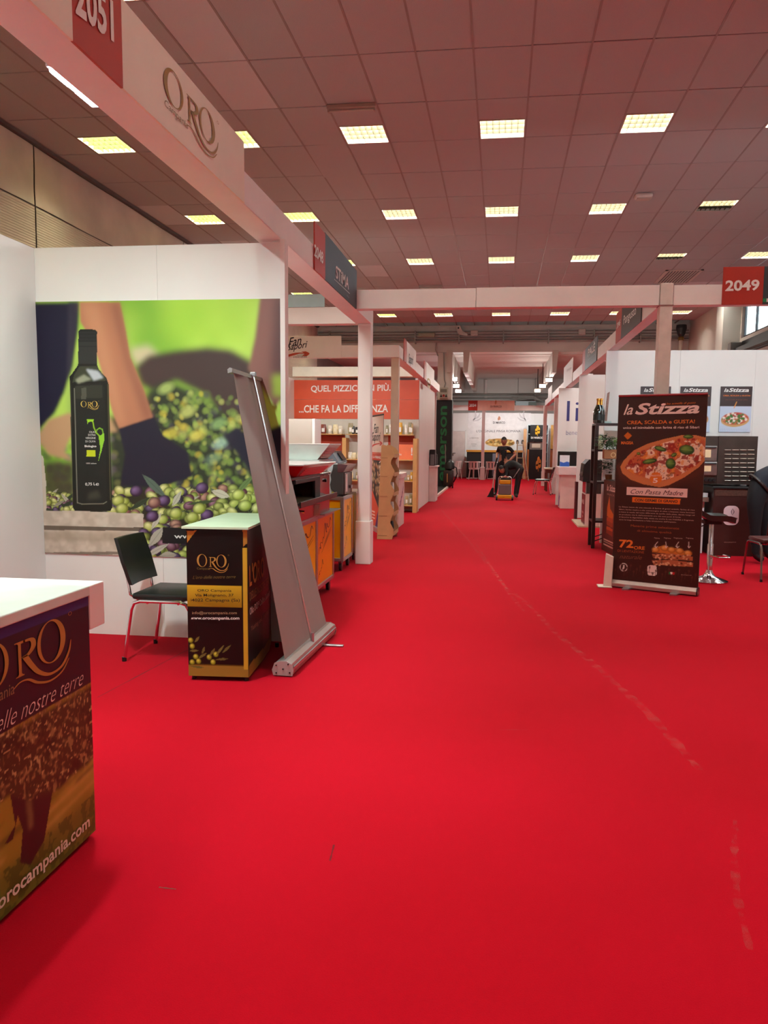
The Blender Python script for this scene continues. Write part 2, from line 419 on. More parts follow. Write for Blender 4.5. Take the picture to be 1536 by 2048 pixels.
# --- ceiling light panels with louvres
LW = {'w': mat('tube_light_warm', (255,250,238), emit=TROFFER), 'g': mat('tube_light_greenish', (253,255,206), emit=TROFFER*.95), 'd': mat('tube_light_off', (120,112,104), .6)}
LOUV = {'w': mat('louvre_warm_glow', (84,79,58), .6, var=0, spec=.2), 'g': mat('louvre_green_glow', (92,98,62), .6, var=0, spec=.2)}  # blade tint stands in for the warm and greenish glow of the tubes
def troffer_geo(kind):
    r = thing('ceiling_light', 'x', 'ceiling light', (0,0,0)); ZP = .088
    b = BM()
    for a in ((.008,.022,.008,.592),(.578,.592,.008,.592),(.022,.578,.008,.022),(.022,.578,.578,.592)): b.box(*a, -.006, ZP+.008)
    part('frame', b, mat('light_frame', (205,196,182), .5), r)
    if kind == 'half':
        part('panel', BM().box(.022,.578,.022,.30,ZP,ZP+.006), LW['w'], r); part('dead_panel', BM().box(.022,.578,.30,.578,ZP,ZP+.006), LW['d'], r)
    else: part('panel', BM().box(.022,.578,.022,.578,ZP,ZP+.006), LW[kind], r)
    b = BM()
    for k in range(1, 4): b.box(.022,.578, .022+.139*k-.002, .022+.139*k+.002, -.004, .075)
    for k in range(1, 7): b.box(.022+.0794*k-.0012, .022+.0794*k+.0012, .022, .578, -.002, .06)
    if kind == 'half': b.box(.022,.578,.299,.303,-.004,ZP)
    part('louvre', b, LOUV['g' if kind == 'g' else 'w'], r)
    return r
protos = {k: troffer_geo(k) for k in ('w', 'g', 'half')}; used = set()
for mI in range(-3, 4):
    for kI in range(-4, 5):
        if kI == 4 and mI not in range(-3, 4): continue
        x, y = X0+1.8*mI, Y0-.6+3.6*kI; q = px((x+.3, y+.3, ZC)); inview = q[2] > 0 and -40 < q[0] < 1576 and q[1] > -40
        kind = 'half' if (mI, kI) in ((2,1),(2,2)) else ('g' if mI <= -2 else 'w')
        if kind in used: o = copy_tree(protos[kind])
        else: o = protos[kind]; used.add(kind)
        o.location = (x, y, ZC+.002)
        side = {-3: 'beside the sheeted hall wall', -2: 'over the left stands', -1: 'by the long left beam', 0: 'over mid-aisle', 1: 'over the right aisle edge', 2: 'over the right stands', 3: 'next to the window wall'}[mI]
        rowl = {0: 'fifth from the concrete beam', 1: 'fourth from the concrete beam', 2: 'third from the concrete beam', 3: 'second from the concrete beam', 4: 'nearest the concrete beam'}.get(kI, 'over the entrance end')
        o['label'] = {'half': 'half-lit square ceiling light', 'g': 'greenish square ceiling light', 'w': 'warm white square ceiling light'}[kind]+' '+side+', '+rowl
        o['group'] = 'ceiling lights over the entrance end, '+side if kI < 0 else 'ceiling lights in the tiled ceiling'
# --- small ceiling fittings
def batten(name, lab, x, y, lit=False):
    t = thing(name, lab, 'ceiling fitting', (x, y, ZC-.06))
    part('body', BM().box(x, x+.6, y, y+.09, ZC-.055, ZC-.003, .01), mat('old_batten', (170,150,140), .5), t)
    part('tube', BM().tube([(x+.02,y+.045,ZC-.07),(x+.58,y+.045,ZC-.07)], .014), mat('grey_tube', (196,184,176), .35), t)
    for xx in (x+.01, x+.57): part('end_cap', BM().box(xx, xx+.02, y+.02, y+.07, ZC-.088, ZC-.05), mat('old_batten', (170,150,140), .5), t)
p_ = gp(655,212,ZC); batten('emergency_batten', 'unlit narrow batten lamp just ahead of a lit ceiling panel', X0-1.8, 9.62)
batten('emergency_batten', 'unlit narrow batten lamp above the cross beam, close to the far panels', X0-1.8, 20.35)
q = gp(1287,388,ZC); t = thing('smoke_detector', 'small white boxy detector fixed under the ceiling tiles', 'detector', (q.x, q.y, ZC-.09))
part('body', BM().box(q.x-.14, q.x+.14, q.y-.09, q.y+.09, ZC-.075, ZC-.001, .03), mat('detector_white', (220,208,198), .5), t)
part('cover', BM().box(q.x-.11, q.x+.11, q.y-.07, q.y+.07, ZC-.09, ZC-.074, .01), mat('detector_cover', (190,170,160), .5), t)
q = gp(1355,553,ZC); t = thing('air_grille', 'white slatted air grille set in the ceiling over the right stands', 'vent', (q.x, q.y, ZC-.02))
b = BM(); w_, l_ = .42, .75
for a in ((-w_,w_,-l_,-l_+.07),(-w_,w_,l_-.07,l_),(-w_,-w_+.06,-l_,l_),(w_-.06,w_,-l_,l_)): b.box(q.x+a[0],q.x+a[1],q.y+a[2],q.y+a[3],ZC-.02,ZC-.001)
part('frame', b, mat('grille_white', (200,190,180), .5), t); part('duct', BM().box(q.x-.36,q.x+.36,q.y-.68,q.y+.68,ZC-.004,ZC-.001), BLACKP, t)
for k in range(11): part('slat', BM().box(q.x-.36+.066*k,q.x-.36+.066*k+.026,q.y-.68,q.y+.68,ZC-.018,ZC-.005), mat('grille_white', (200,190,180), .5), t)

# --- hall walls
sheet = mat('plastic_sheeting', (226,214,200), .5, var=.14, scale=1.3, bump=.25, bscale=1.2)
sheetr = mat('ribbed_sheeting', (214,200,184), .5, var=.1, scale=1.1)
t_ = sheetr.node_tree; w1 = t_.nodes.new('ShaderNodeTexWave'); w1.bands_direction = 'Z'; w1.inputs['Scale'].default_value = 9; w1.inputs['Distortion'].default_value = .5
tcx = t_.nodes.new('ShaderNodeTexCoord'); bpx = t_.nodes.new('ShaderNodeBump'); bpx.inputs['Strength'].default_value = .35; bpx.inputs['Distance'].default_value = .03
t_.links.new(tcx.outputs['Object'], w1.inputs[0]); t_.links.new(w1.outputs[1], bpx.inputs['Height']); t_.links.new(bpx.outputs[0], t_.nodes['Principled BSDF'].inputs['Normal'])
wl = struct('wall_left', BM().box(XL-.25, XL-.02, YB-.2, 38.2, 0, ZC+.2), mat('wall_left_mat', (120,108,98), .8))
y1, y2 = atX(70,400,XL).y, atX(366,482,XL).y; zb = atX(0,377,XL).z
edges = [YB+.1, 3.2, y1-.02, y2, 22, 27.1]
for a, c in zip(edges[:-1], edges[1:]):
    for z0, z1, mm in ((zb+.01, ZC-.06, sheet), (.1, zb-.01, sheetr)):
        def fn(u, v, a=a, c=c, z0=z0, z1=z1):
            y = a+.015+(c-a-.03)*u; z = z0+(z1-z0)*v
            return (XL+.012*math.sin(y*2.1+z)+.010*math.sin(z*3.3+y*5.2)*(1-abs(2*v-1))*.8, y+.014*math.sin(z*6)*(u > .98 or u < .02), z)
        part('wall_sheet', BM().grid(fn, 24, 10), mm, wl, smooth=True)
conc = mat('painted_concrete', (214,214,208), .85, var=.10, scale=.8, bump=.1, bscale=8)
struct('wall_front', BM().box(XL-.2, XR+.2, YB-.4, YB-.2, 0, ZC+.2), conc)
far = struct('wall_back', BM().box(XL-.2, XR+.2, 38, 38.3, 0, 4.64), mat('far_wall', (205,202,196), .8, var=.06, scale=.6))
part('wall_pier', BM().box(atY(970,760,37.9).x, atY(975,760,37.9).x, 37.86, 38, 0, 4.6), mat('pier_paint', (214,206,200), .8), far)
struct('ceiling_far_slab', BM().box(XL-.2, XR+.2, YF+.7, 38.3, 4.64, 4.9), mat('slab_paint', (215,205,198), .85, var=.05, scale=.7))
zbm = atY(1000,704,YF).z
beam = struct('beam_cross', BM().box(XL-.2, XR+.2, YF, YF+.75, zbm, ZC+.25), conc)
part('beam_step', BM().box(XL, XR, YF-.12, YF, atY(1000,668,YF).z, ZC-.02), mat('beam_step', (206,208,202), .8, var=.08, scale=1.2), beam)
gp_ = mat('grey_conduit', (150,152,146), .5, .3)
for py, r in ((663,.022),(669,.02),(675,.03),(681,.05)): 
    z = atY(1000,py,YF-.2).z; part('conduit', BM().tube([(XL+.05,YF-.17,z),(XR-.05,YF-.17,z)], r), gp_, beam)
for x0, x1 in ((.0,.0),):
    for xx in np.arange(-6, 6, 1.5): part('bracket', BM().box(xx, xx+.04, YF-.24, YF-.0, atY(1000,686,YF-.2).z, atY(1000,660,YF-.2).z), gp_, beam)
# ribs hanging below the far slab
rib = mat('rib_paint', (205,200,192), .8, var=.05)
for (xa, xb) in ((893,906),(926.5,940),(1105,1117.5)):
    a, c = atY(xa,700,YF-.02), atY(xb,700,YF-.02); zt, zl = a.z, atY(xa,745,YF-.02).z; w = c.x-a.x
    poly = [(a.x, YF-.02, zt), (c.x, YF-.02, zt), (c.x-.28*w, YF-.02, zl), (a.x+.1*w, YF-.02, zl)]
    struct('trim_1', BM().prism(poly, (0, 10.2, 0)), rib)
# right wall with its band of windows
wrm = mat('hall_wall_paint', (204,196,186), .8, var=.07, scale=.8)
ZW0, ZW1 = 4.3, 5.46
b = BM().box(XR, XR+.2, YB-.2, 38.2, 0, ZW0); b.box(XR, XR+.2, YB-.2, 38.2, ZW1, ZC+.2)
wins = []; y = 21.4
while y > YB+3: wins.append((y-5.6, y)); y -= 6.3
prev = 38.2
for (a, c) in wins: b.box(XR, XR+.2, c, prev, ZW0, ZW1); prev = a
b.box(XR, XR+.2, YB-.2, prev, ZW0, ZW1); wr = struct('wall_right', b, wrm)
paneM = mat('window_glass', (235,245,245), .05, trans=1., var=0); wfm = mat('window_frame_dark', (62,58,60), .5, .3)
for n, (a, c) in enumerate(wins):
    b = BM()
    for z0, z1 in ((ZW0, ZW0+.06), (ZW1-.06, ZW1)): b.box(XR+.06, XR+.12, a, c, z0, z1)
    w = struct('window_%d' % (n+1), b, wfm); nn = 6
    for k in range(nn+1): yy = a+(c-a)*k/nn; part('mullion', BM().box(XR+.06, XR+.12, yy-.025, yy+.025, ZW0, ZW1), wfm, w)
    for k in range(nn): part('pane', BM().box(XR+.085, XR+.093, a+(c-a)*k/nn+.025, a+(c-a)*(k+1)/nn-.025, ZW0+.06, ZW1-.06), paneM, w)
struct('column_pilaster', BM().box(5.66, XR, 21.5, 22.15, 0, ZC), mat('pilaster_paint', (214,214,204), .8, var=.05, scale=.9))
q = atX(1500,690,5.95); t = thing('shutter_box', 'dark metal shutter box with rail under the hall window', 'shutter box', (5.9, 18.6, 3.85))
part('box', BM().box(5.72, XR, 20.9, 21.2, 3.85, 4.15, .02), mat('shutter_brown', (92,80,72), .5, .4), t)
part('rail', BM().box(5.8, 5.95, 14, 20.9, 3.86, 3.98), DARKM, t); part('rail', BM().box(5.98, XR, 14, 20.9, 3.85, 4.16), BLACKP, t)
# corner down pipe on the far right
q = atY(1363,655,26.6); t = thing('rain_hopper', 'dark hopper head on a white down pipe in the hall corner', 'pipe', (q.x, 27, 0))
zt = atY(1363,650,26.6).z; zl = atY(1363,676,26.6).z
part('hopper', BM().lathe([(.16,zt),(.17,(zt+zl)/2+.1),(.12,zl+.12),(.05,zl)], (q.x,26.6,0), 12), mat('hopper_teal', (28,38,42), .5), t)
part('pipe', BM().tube([(q.x,26.6,0),(q.x,26.6,zl+.03)], .06, 10), mat('pipe_cream', (214,206,190), .5), t)
part('collar', BM().lathe([(.09,zl-.08),(.1,zl),(.07,zl+.04)], (q.x,26.6,0), 12), mat('hopper_brass', (120,92,30), .5), t)

# hall column with the black banner wrap
xa, xb = atY(874.5,800,27.3).x, atY(903,800,27.3).x; zt = atY(890,800,27.3).z
colm = struct('column_hall', BM().box(xa, xb, 27.3, 27.78, 0, zbm+.02), conc)
part('cable', BM().tube([atY(887,680,27.28), atY(888,735,27.28), atY(889,760,27.28), atY(891,767,27.28), atY(888,776,27.28)], .02), gp_, colm)
part('cable', BM().tube([atY(873,682,27.1), atY(872,700,27.1), atY(876,712,27.1)], .02), gp_, colm)
t = thing('switch_box', 'grey power socket box high on the hall column', 'electric box', (xa+.05, 27.2, atY(888,797,27.25).z))
z0, z1 = atY(888,797,27.2).z, atY(888,775,27.2).z; x0, x1 = atY(879,790,27.2).x, atY(896,790,27.2).x
part('case', BM().box(x0, x1, 27.16, 27.3, z0, z1, .015), mat('switch_grey', (176,178,166), .5), t)
part('display', BM().box(x0+.04, x1-.04, 27.15, 27.17, z0+.55*(z1-z0), z0+.85*(z1-z0)), mat('switch_display', (110,112,104), .4), t)
part('socket', BM().lathe([(.045,-.03),(.045,0)], ((x0+x1)/2, 27.16, z0+.25*(z1-z0)), 10, 'Y'), mat('socket_red', (150,20,20), .5), t)
for xx in (x0+.06, x1-.06): part('socket', BM().prism([(xx-.04,27.16,z0+.12*(z1-z0)),(xx+.04,27.16,z0+.12*(z1-z0)),(xx,27.16,z0+.42*(z1-z0))], (0,-.02,0)), BLACKP, t)
t = thing('column_banner', 'black fabric wrap with green block letters around the hall column', 'banner', (xa, 27.25, 0))
part('fabric', BM().box(xa-.04, xb+.03, 27.26, 27.82, .02, zt, .01), mat('banner_navy', (10,14,22), .6), t)
gm = mat('banner_green', (24,110,66), .55, var=.04)
zz0, zz1 = atY(888,905+70,27.24).z, atY(888,812,27.24).z
# turned lettering, read from the bottom up
def vtext(s, parent, mt, x0, x1, z0, z1, Y): lettering(s, parent, mt, (x1, Y, z0), (0, 0, z1-z0), (x0-x1, 0, 0), .02, 0, .003)
vtext('emerson', t, gm, atY(880,900,27.25).x, atY(893,900,27.25).x, atY(888,962,27.25).z, atY(888,812,27.25).z, 27.255)
# ================================================================== STAND FRAMES AND PARTITIONS
ZB0, ZB1, ZS = 2.95, 3.15, 3.32
def frame_thing(lab, loc): return thing('stand_frame', lab, 'stand frame', loc)
# left row, near stands
fl = frame_thing('long white beam and post framing the olive oil and oven stands', (-1.67, 9.58, 0))
part('beam', BM().box(-1.78, -1.59, -2.0, 9.66, ZB0, ZB1, .004), FRAMEW, fl)
part('post', BM().box(-1.75, -1.59, 9.5, 9.66, 0, ZB0, .006), FRAMEW, fl)
part('post_sleeve', BM().box(-1.765, -1.575, 9.46, 9.68, 0, .54, .006), WHITE, fl)
part('beam', BM().box(-4.6, -1.78, 9.5, 9.66, ZB0, ZB1, .004), FRAMEW, fl)
part('post', BM().box(-4.6, -4.45, 9.5, 9.66, 0, ZB0, .006), FRAMEW, fl)
# aisle gantry
fg = frame_thing('white cross beam spanning the aisle on a tall right-hand post', (1.66, 8.56, 0))
xs = atY(952,600,8.48).x
part('beam', BM().box(-1.588, xs-.002, 8.48, 8.62, ZB0, ZB1, .003), FRAMEW, fg)
part('beam', BM().box(xs+.002, 1.59, 8.48, 8.62, ZB0, ZB1+.005, .003), FRAMEW, fg)
part('post', BM().box(1.595, 1.725, 8.46, 8.60, 0, ZB1+.02, .006), mat('scuffed_post', (214,204,194), .55, var=.08, scale=9), fg)
part('joint_ring', BM().box(1.59, 1.73, 8.455, 8.605, ZB0-.008, ZB0+.002), mat('post_seam', (150,110,105), .6), fg)
part('post_sleeve', BM().box(1.585, 1.735, 8.45, 8.61, 0, .54, .006), WHITE, fg)
part('beam', BM().box(1.73, 5.6, 8.48, 8.62, ZB0, ZB1, .003), FRAMEW, fg)
# right row
fr = frame_thing('white beam line with slim posts along the right row of stands', (1.66, 24.5, 0))
part('beam', BM().box(1.6, 1.74, 8.62, 29.4, ZB0, ZB1, .004), FRAMEW, fr)
for p in ((1092,988),(1078,972)):
    q = gp(*p); y = q.y; x = 1.62 if y < 27 else 1.55
    part('post', BM().box(x, x+.13, y, y+.14, 0, ZB0, .006), FRAMEW, fr); part('post_sleeve', BM().box(x-.012, x+.142, y-.012, y+.152, 0, .54, .006), WHITE, fr)
# fan stand frame
ff = frame_thing('white frame of the spice stand with beige corner post', (-1.77, 13.27, 0))
part('post', BM().box(-1.86, -1.73, 13.2, 13.34, 0, ZB0, .006), mat('beige_post', (206,182,160), .55), ff)
part('beam', BM().box(-4.7, -1.72, 13.18, 13.36, ZB0, ZB1, .004), FRAMEW, ff)
part('beam', BM().box(-1.9, -1.72, 13.36, 21.95, ZB0, ZB1, .004), FRAMEW, ff)
part('ceiling_board', BM().box(-4.6, -1.9, 17.0, 17.28, ZB1-.19, ZB1+.02), mat('stand_header', (226,222,208), .6), ff)
# far stand frame
fd = frame_thing('pale pink-white fascia beam and post of the pinsa stand', (-.75, 33.5, 0))
part('beam', BM().box(-2.6, 2.9, 33.5, 33.62, ZB0, ZB1+.02, .004), FRAMEW, fd)
xp = gp(962,956).x*33.5/34.6
part('post', BM().box(-.80, -.67, 33.5, 33.62, 0, ZB0, .006), FRAMEW, fd); part('post_sleeve', BM().box(-.83, -.64, 33.47, 33.65, 0, .55, .006), WHITE, fd)

def pwall(lab, x0, x1, y0, y1, z1=2.93, mt=None, n=0, axis='x'):
    """partition of ~1 m panels standing side by side"""
    t = thing('partition_wall', lab, 'partition wall', ((x0+x1)/2, (y0+y1)/2, 0))
    L = (x1-x0) if axis == 'x' else (y1-y0); n = n or max(1, round(L/.98))
    for k in range(n):
        if axis == 'x': b = BM().box(x0+L*k/n+.0008, x0+L*(k+1)/n-.0008, y0, y1, 0, z1, .001)
        else: b = BM().box(x0, x1, y0+L*k/n+.0008, y0+L*(k+1)/n-.0008, 0, z1, .001)
        part('panel', b, mt or WHITE, t)
    return t
w_oro = pwall('white partition carrying the large olive mural', -3.5, -1.57, 5.6, 5.66)
part('edge_post', BM().box(-1.60, -1.565, 5.585, 5.675, 0, ZB0), FRAMEW, w_oro)
pwall('white side partition of the olive oil stand, meeting the mural partition', -3.56, -3.5, -2.0, 5.66, axis='y')
pwall('white rear partition behind the pizza ovens', -4.7, -4.64, 5.66, 17.3, axis='y')
w_fan = pwall('white back partition of the spice stand with orange slogan board', -4.64, -1.79, 17.3, 17.36, 2.9)
pwall('white side partition beyond the spice shelves, along the aisle', -1.9, -1.84, 17.36, 21.9, 2.95, axis='y')
pwall('narrow white end panel closing the spice stand row', -2.6, -1.80, 21.9, 21.96, 2.95)
w_pan = pwall('bluish white partition behind the pizza posters', 1.57, 5.9, 12.3, 12.36, 2.94)
w_li2 = pwall('blank white partition behind the touch-screen machine', 1.58, 4.6, 16.5, 16.56, 2.95)
w_li = pwall('white partition with tall dark blue letters', 1.42, 4.6, 20.0, 20.06, 2.93)
w_dm = pwall('white back partition of the pinsa stand with printed wall graphic', -2.62, 3.6, 36, 36.06, 2.93)
pwall('white cabinet-like partition return beside the pinsa stand', 1.62, 1.68, 25, 29, 2.9, axis='y') if False else None

# ------------------------------------------------------------------ fascia signs
def sign(lab, x, ya, yb, mt, z0=ZB0-.005, z1=ZS, name='fascia_sign', face=1):
    """board on an aisle beam; face=+1 looks towards +X"""
    x0, x1 = (x, x+.012*face)
    return tag(part(name, BM().box(x0, x1, ya, yb, z0, z1, .002), mt), lab, 'sign')
XS = -1.588
yR0, yR1, yO1 = atX(140,70,XS).y, atX(241,172,XS).y, atX(485,345,XS).y
s = sign('red number panel 2051 beside the cream ORO panel', XS, yR0, yR1, REDP, z1=3.34)
text_px('2051', s, INKW, ('X', XS+.013), (150,28), (227,86), (150,-62), .03)
crm = mat('cream_sign', (236,228,212), .55, var=.02)
s = sign('cream fascia panel with gold ORO Campania logo', XS, yR1, yO1, crm, z1=3.30)
a = atX(328,255,XS+.013); c = atX(434,322,XS+.013)
L = (c.y-a.y)
emblem(ORO, s, GOLD, (XS+.013, a.y, 3.025), (0, L, 0), (0, 0, .215))
lettering('Campania', s, mat('gold_ink_dull', (140,116,84), .5), (XS+.013, a.y+.005, 3.03), (0, L*.40, 0), (0, 0, .042), 0, .12)
sign('cream fascia panel ahead of the red 2051 number', XS, -2, yR0, crm, z1=3.30)
y0, y1, y2 = atX(627,541,XS).y, atX(648,562,XS).y, atX(712,615,XS).y
s = sign('red number panel 2048 beside the navy STIMA sign', XS, y0, y1, REDP, z1=3.34)
text_px('2048', s, INKW, ('X', XS+.013), (628,512), (646,529), (628,487), .03)
navy = mat('navy_sign', (38,36,46), .5)
s = sign('dark navy fascia sign with white STIMA lettering', XS, y1, 8.47, navy, z1=3.35)
text_px('STiMA', s, INKW, ('X', XS+.013), (671,556), (697,580), (671,530), .02)
emblem([([(0,.5),(1,.5)], 1.)], s, INKW, atX(668,559,XS+.013), atX(699,588,XS+.013)-atX(668,559,XS+.013), (0,0,.006), name='underline')
text_px('since', s, mat('grey_ink', (150,148,150), .6), ('X', XS+.013), (693,592), (698,597), (693,588))
tag(part('fascia_sign', BM().box(-4.3, atY(650,600,9.52).x, 9.49, 9.50, ZB1+.002, atY(600,589,9.5).z, .001), mat('pale_blue_sign', (176,208,214), .55)), 'pale blue blank panel above the white stand beam', 'sign')
# gantry: 2049
YG = 8.478
xa, xb = atY(1442.5,612,YG).x, atY(1524,610,YG).x
def signY(lab, x0, x1, Y, z0, z1, mt): return tag(part('fascia_sign', BM().box(x0, x1, Y-.012, Y, z0, z1, .002), mt), lab, 'sign')
s = signY('red stand number panel 2049 on the gantry beam', xa, xb, YG, ZB0-.005, ZS, REDP)
text_px('2049', s, INKW, ('Y', YG-.013), (1450,583), (1518,581), (1450,561), .03)
s = signY('near-black fascia sign next to the red 2049 number', xb, xb+1.6, YG, ZB0-.005, ZS, mat('brownblack_sign', (32,20,18), .5))
xf = atY(1530,604,YG-.013)
for k, cc in enumerate(((0,120,60),(236,236,230),(190,30,30))):
    part('flag', BM().box(xf.x+.035*(k-.6), xf.x+.035*(k+.4)-.004, YG-.0145, YG-.012, xf.z, xf.z+.035), mat('flag_%d' % k, cc, .5, var=0), s)
text_px('la Stizza', s, INKW, ('Y', YG-.013), (1545,590), (1660,588), (1545,560), .02, .2)
# right row fascia
XF = 1.598
def signR(lab, pl, pr, mt, z1=3.36): return sign(lab, XF, atX(pl, 700, XF).y, atX(pr, 700, XF).y, mt, z1=z1, face=-1)
XT = XF-.013
s = signR('red number strip adjoining the Pangusto sign', 1242.5, 1232, REDP)
text_px('2045', s, INKW, ('X', XT), (1234,658), (1241,650), (1234,647), .02)
s = signR('dark grey fascia sign lettered Pangusto', 1281, 1242.5, mat('charcoal_sign', (58,50,48), .5), 3.36)
text_px('Pangusto', s, INKW, ('X', XT), (1247,655), (1272,634), (1247,633), .005)
s = signR('small red number strip adjoining the PALÈ sign', 1172, 1167, REDP)
s = signR('charcoal fascia sign lettered PALÈ', 1195, 1172, mat('charcoal_sign2', (62,56,54), .5))
text_px('PALÈ', s, INKW, ('X', XT), (1176,714), (1190,701), (1176,696), .02)
text_px('bakery solutions', s, mat('grey_ink', (150,148,150), .6), ('X', XT), (1176,722), (1190,710), (1176,719))
s = signR('white fascia sign with faint lettering beyond PALÈ', 1147, 1130, WHITE, 3.5)
text_px('linea', s, mat('faint_ink', (190,180,178), .6), ('X', XT), (1134,744), (1143,738), (1134,738))
sign('small blank white fascia sign at the end of the right row beam', XF, 25.5, 27.4, WHITE, z1=3.42, face=-1)
# fan stand signs
YS = 13.178
x0, x1 = -4.2, atY(683,690,YS).x; zt = atY(640,672,YS).z
s = signY('white fascia board with Fan Sapori brush logo', x0, x1, YS, ZB0-.005, zt, FRAMEW)
navyi = mat('navy_ink', (30,26,40), .6, var=0); brick = mat('brick_ink', (190,72,44), .6, var=0)
text_px('Fan', s, navyi, ('Y', YS-.013), (577,694), (603,689), (577,676), .01, .3)
text_px('Sapori', s, navyi, ('Y', YS-.013), (574,706), (615,699), (574,688), .01, .3)
a = atY(573,714,YS-.013); emblem([([(0,0),(.25,.5),(.6,.9),(1,.8)], [.1,.35,.3,.15]), ([(.86,1.3),(1.04,.8),(.9,.2)], .25)], s, brick, a, (atY(613,707,YS).x-a.x,0,0), (0,0,.07))
text_px('INGREDIENTI', s, mat('grey_ink', (150,148,150), .6), ('Y', YS-.013), (594,712), (614,711), (594,709))
text_px('E FOOD SERVICE', s, navyi, ('Y', YS-.013), (587,716), (614,715), (587,713))
XF2 = -1.718
def signL(lab, pl, pr, mt, z1): return sign(lab, XF2, atX(pl, 720, XF2).y, atX(pr, 720, XF2).y, mt, z1=z1)
s = signL('small red number strip on the spice stand side beam', 807, 812, REDP, 3.34)
s = signL('white side sign with Fan Sapori logo seen edge-on', 812, 831, FRAMEW, 3.34)
text_px('Sapori', s, navyi, ('X', XF2+.013), (817,732), (826,736), (817,706), .01, .2)
s = signL('second red number strip at the end of the spice stand beam', 848, 852, REDP, 3.34)
s = signL('white sign with yellow emblem at the end of the spice stand beam', 852, 868, FRAMEW, 3.36)
yel = mat('mustard_ink', (196,170,96), .6, var=0)
a = atX(854,768,XF2+.013); c = atX(861,772,XF2+.013); emblem([('ring',.5,.5,.5,.5,.2,.2,0), ('poly',[(.1,-.4),(.9,-.4),(.9,.3),(.1,.3)])], s, yel, a, (0,c.y-a.y,0), (0,0,.16))
# pinsa stand fascia
YD = 33.498
s = signY('red stand number panel 2034 on the far fascia', atY(936.5,810,YD).x, atY(955,810,YD).x, YD, ZB0-.005, atY(940,801,YD).z, REDP)
text_px('2034', s, INKW, ('Y', YD-.013), (938.5,813.5), (952.5,813.5), (938.5,807.5), .03)
s = signY('salmon tinted fascia board lettered DI MARCO', atY(955.2,810,YD).x, atY(1029,810,YD).x, YD, ZB0-.005, atY(940,801,YD).z, mat('salmon_sign', (236,196,178), .55))
text_px('DI MARCO', s, navyi, ('Y', YD-.013), (981,815), (1003,815), (981,811))
salm = mat('wheat_ink', (214,140,96), .6, var=0)
def wheat(parent, mt, o, w, h):
    L = [([(.5,0),(.5,.5)], .06)]
    for k, (x, y) in enumerate(((.3,.35),(.7,.45),(.3,.6),(.7,.7),(.5,.9))): L.append(('ring',x,y,.17,.2,.16,.19,0))
    emblem(L, parent, mt, o, (w,0,0), (0,0,h))
wheat(s, salm, atY(989,810,YD-.013), .1, .2)
# ================================================================== LEFT ROW: OLIVE OIL STAND
# --- mural, painted ink on a vinyl sheet
MX0, MZ0, MX1, MZ1 = -3.497, .625, -1.603, 2.535
mural = thing('wall_mural', 'large printed mural of olive harvest with oil bottle on stone ledge', 'mural', (-2.55, 5.595, .62))
part('sheet', BM().box(MX0, MX1, 5.592, 5.599, MZ0, MZ1), WHITE, mural)
C = Canvas(MX1-MX0, MZ1-MZ0, .0044, (150,195,70))
def mz(x, y): p = atY(x/2.56, 480+y/2.56, 5.592); return (p.x-MX0, p.z-MZ0)
def mp(L): return [mz(*p) for p in L]
n = C.noise(.35, 3); C.put(n > .5, (186,224,98), .8, .08); C.put(n < .36, (118,172,52), .8, .08)
C.poly(mp([(880,300),(1330,300),(1320,420),(1250,560),(900,540),(820,420)]), (176,222,70), .6, .1)
C.poly(mp([(660,560),(760,540),(820,600),(700,650)]), (214,196,170), .8, .04)
C.poly(mp([(400,560),(470,760),(560,960),(350,960),(350,760)]), (150,178,90), .9, .05)
C.poly(mp([(690,650),(760,590),(900,565),(1060,548),(1180,560),(1290,620),(1330,780),(1300,1010),(1180,980),(1060,800),(900,720),(790,780),(720,740)]), (66,50,48), 1, .03)
C.poly(mp([(760,770),(860,720),(1000,780),(1120,860),(1270,1000),(1320,1330),(560,1330),(560,900),(700,900)]), (44,52,36), 1, .03)
C.poly(mp([(1330,295),(1470,295),(1470,760),(1410,860),(1330,740),(1270,660),(1305,500)]), (132,90,82), 1, .02)
C.poly(mp([(1410,300),(1470,300),(1470,760),(1420,820),(1390,640)]), (78,48,52), .8, .05)
C.poly(mp([(1395,690),(1470,690),(1470,800),(1400,800)]), (160,190,70), .9, .03)
r_ = np.random.RandomState(5)
for k in range(420):   # out-of-focus olives behind
    x, y = r_.uniform(770, 1300), r_.uniform(760, 1330)
    if y < 760+abs(x-1000)*.25: continue
    c = [(150,176,80),(196,206,110),(120,150,66),(90,110,60),(206,190,70),(70,60,80)][r_.randint(6)]
    u, v = mz(x, y); rr = r_.uniform(.014,.03); C.ell(u, v, rr, rr*r_.uniform(.7,1.2), c, r_.uniform(0,3), .5, .9)
for k in range(120):
    u, v = mz(r_.uniform(200,620), r_.uniform(960,1340)); C.ell(u, v, .03, .025, [(96,100,60),(140,140,80),(60,56,50),(120,100,120)][r_.randint(4)], 0, .4, .9)
for (x, y, c) in ((850,760,(190,214,120)),(960,880,(206,214,120)),(1010,1000,(226,214,90)),(1120,940,(150,190,120)),(1130,1040,(170,206,190)),(1090,1120,(110,140,120)),(880,990,(216,206,80))):
    u, v = mz(x, y); C.ell(u, v, .06, .035, c, .4, .6, 1.)
C.poly(mp([(160,320),(405,320),(398,450),(372,640),(330,780),(285,880),(190,990)]), (20,18,46), 1, .015)
C.poly(mp([(350,320),(404,320),(396,460),(366,660),(340,720)]), (48,46,62), .8, .02)
C.poly(mp([(196,1000),(250,920),(350,885),(420,905),(560,900),(600,980),(360,1010),(330,1080),(370,1130),(250,1100),(200,1030)]), (186,150,112), 1, .02)
C.poly(mp([(225,1130),(380,1140),(380,1330),(225,1330)]), (62,52,44), .9, .03)
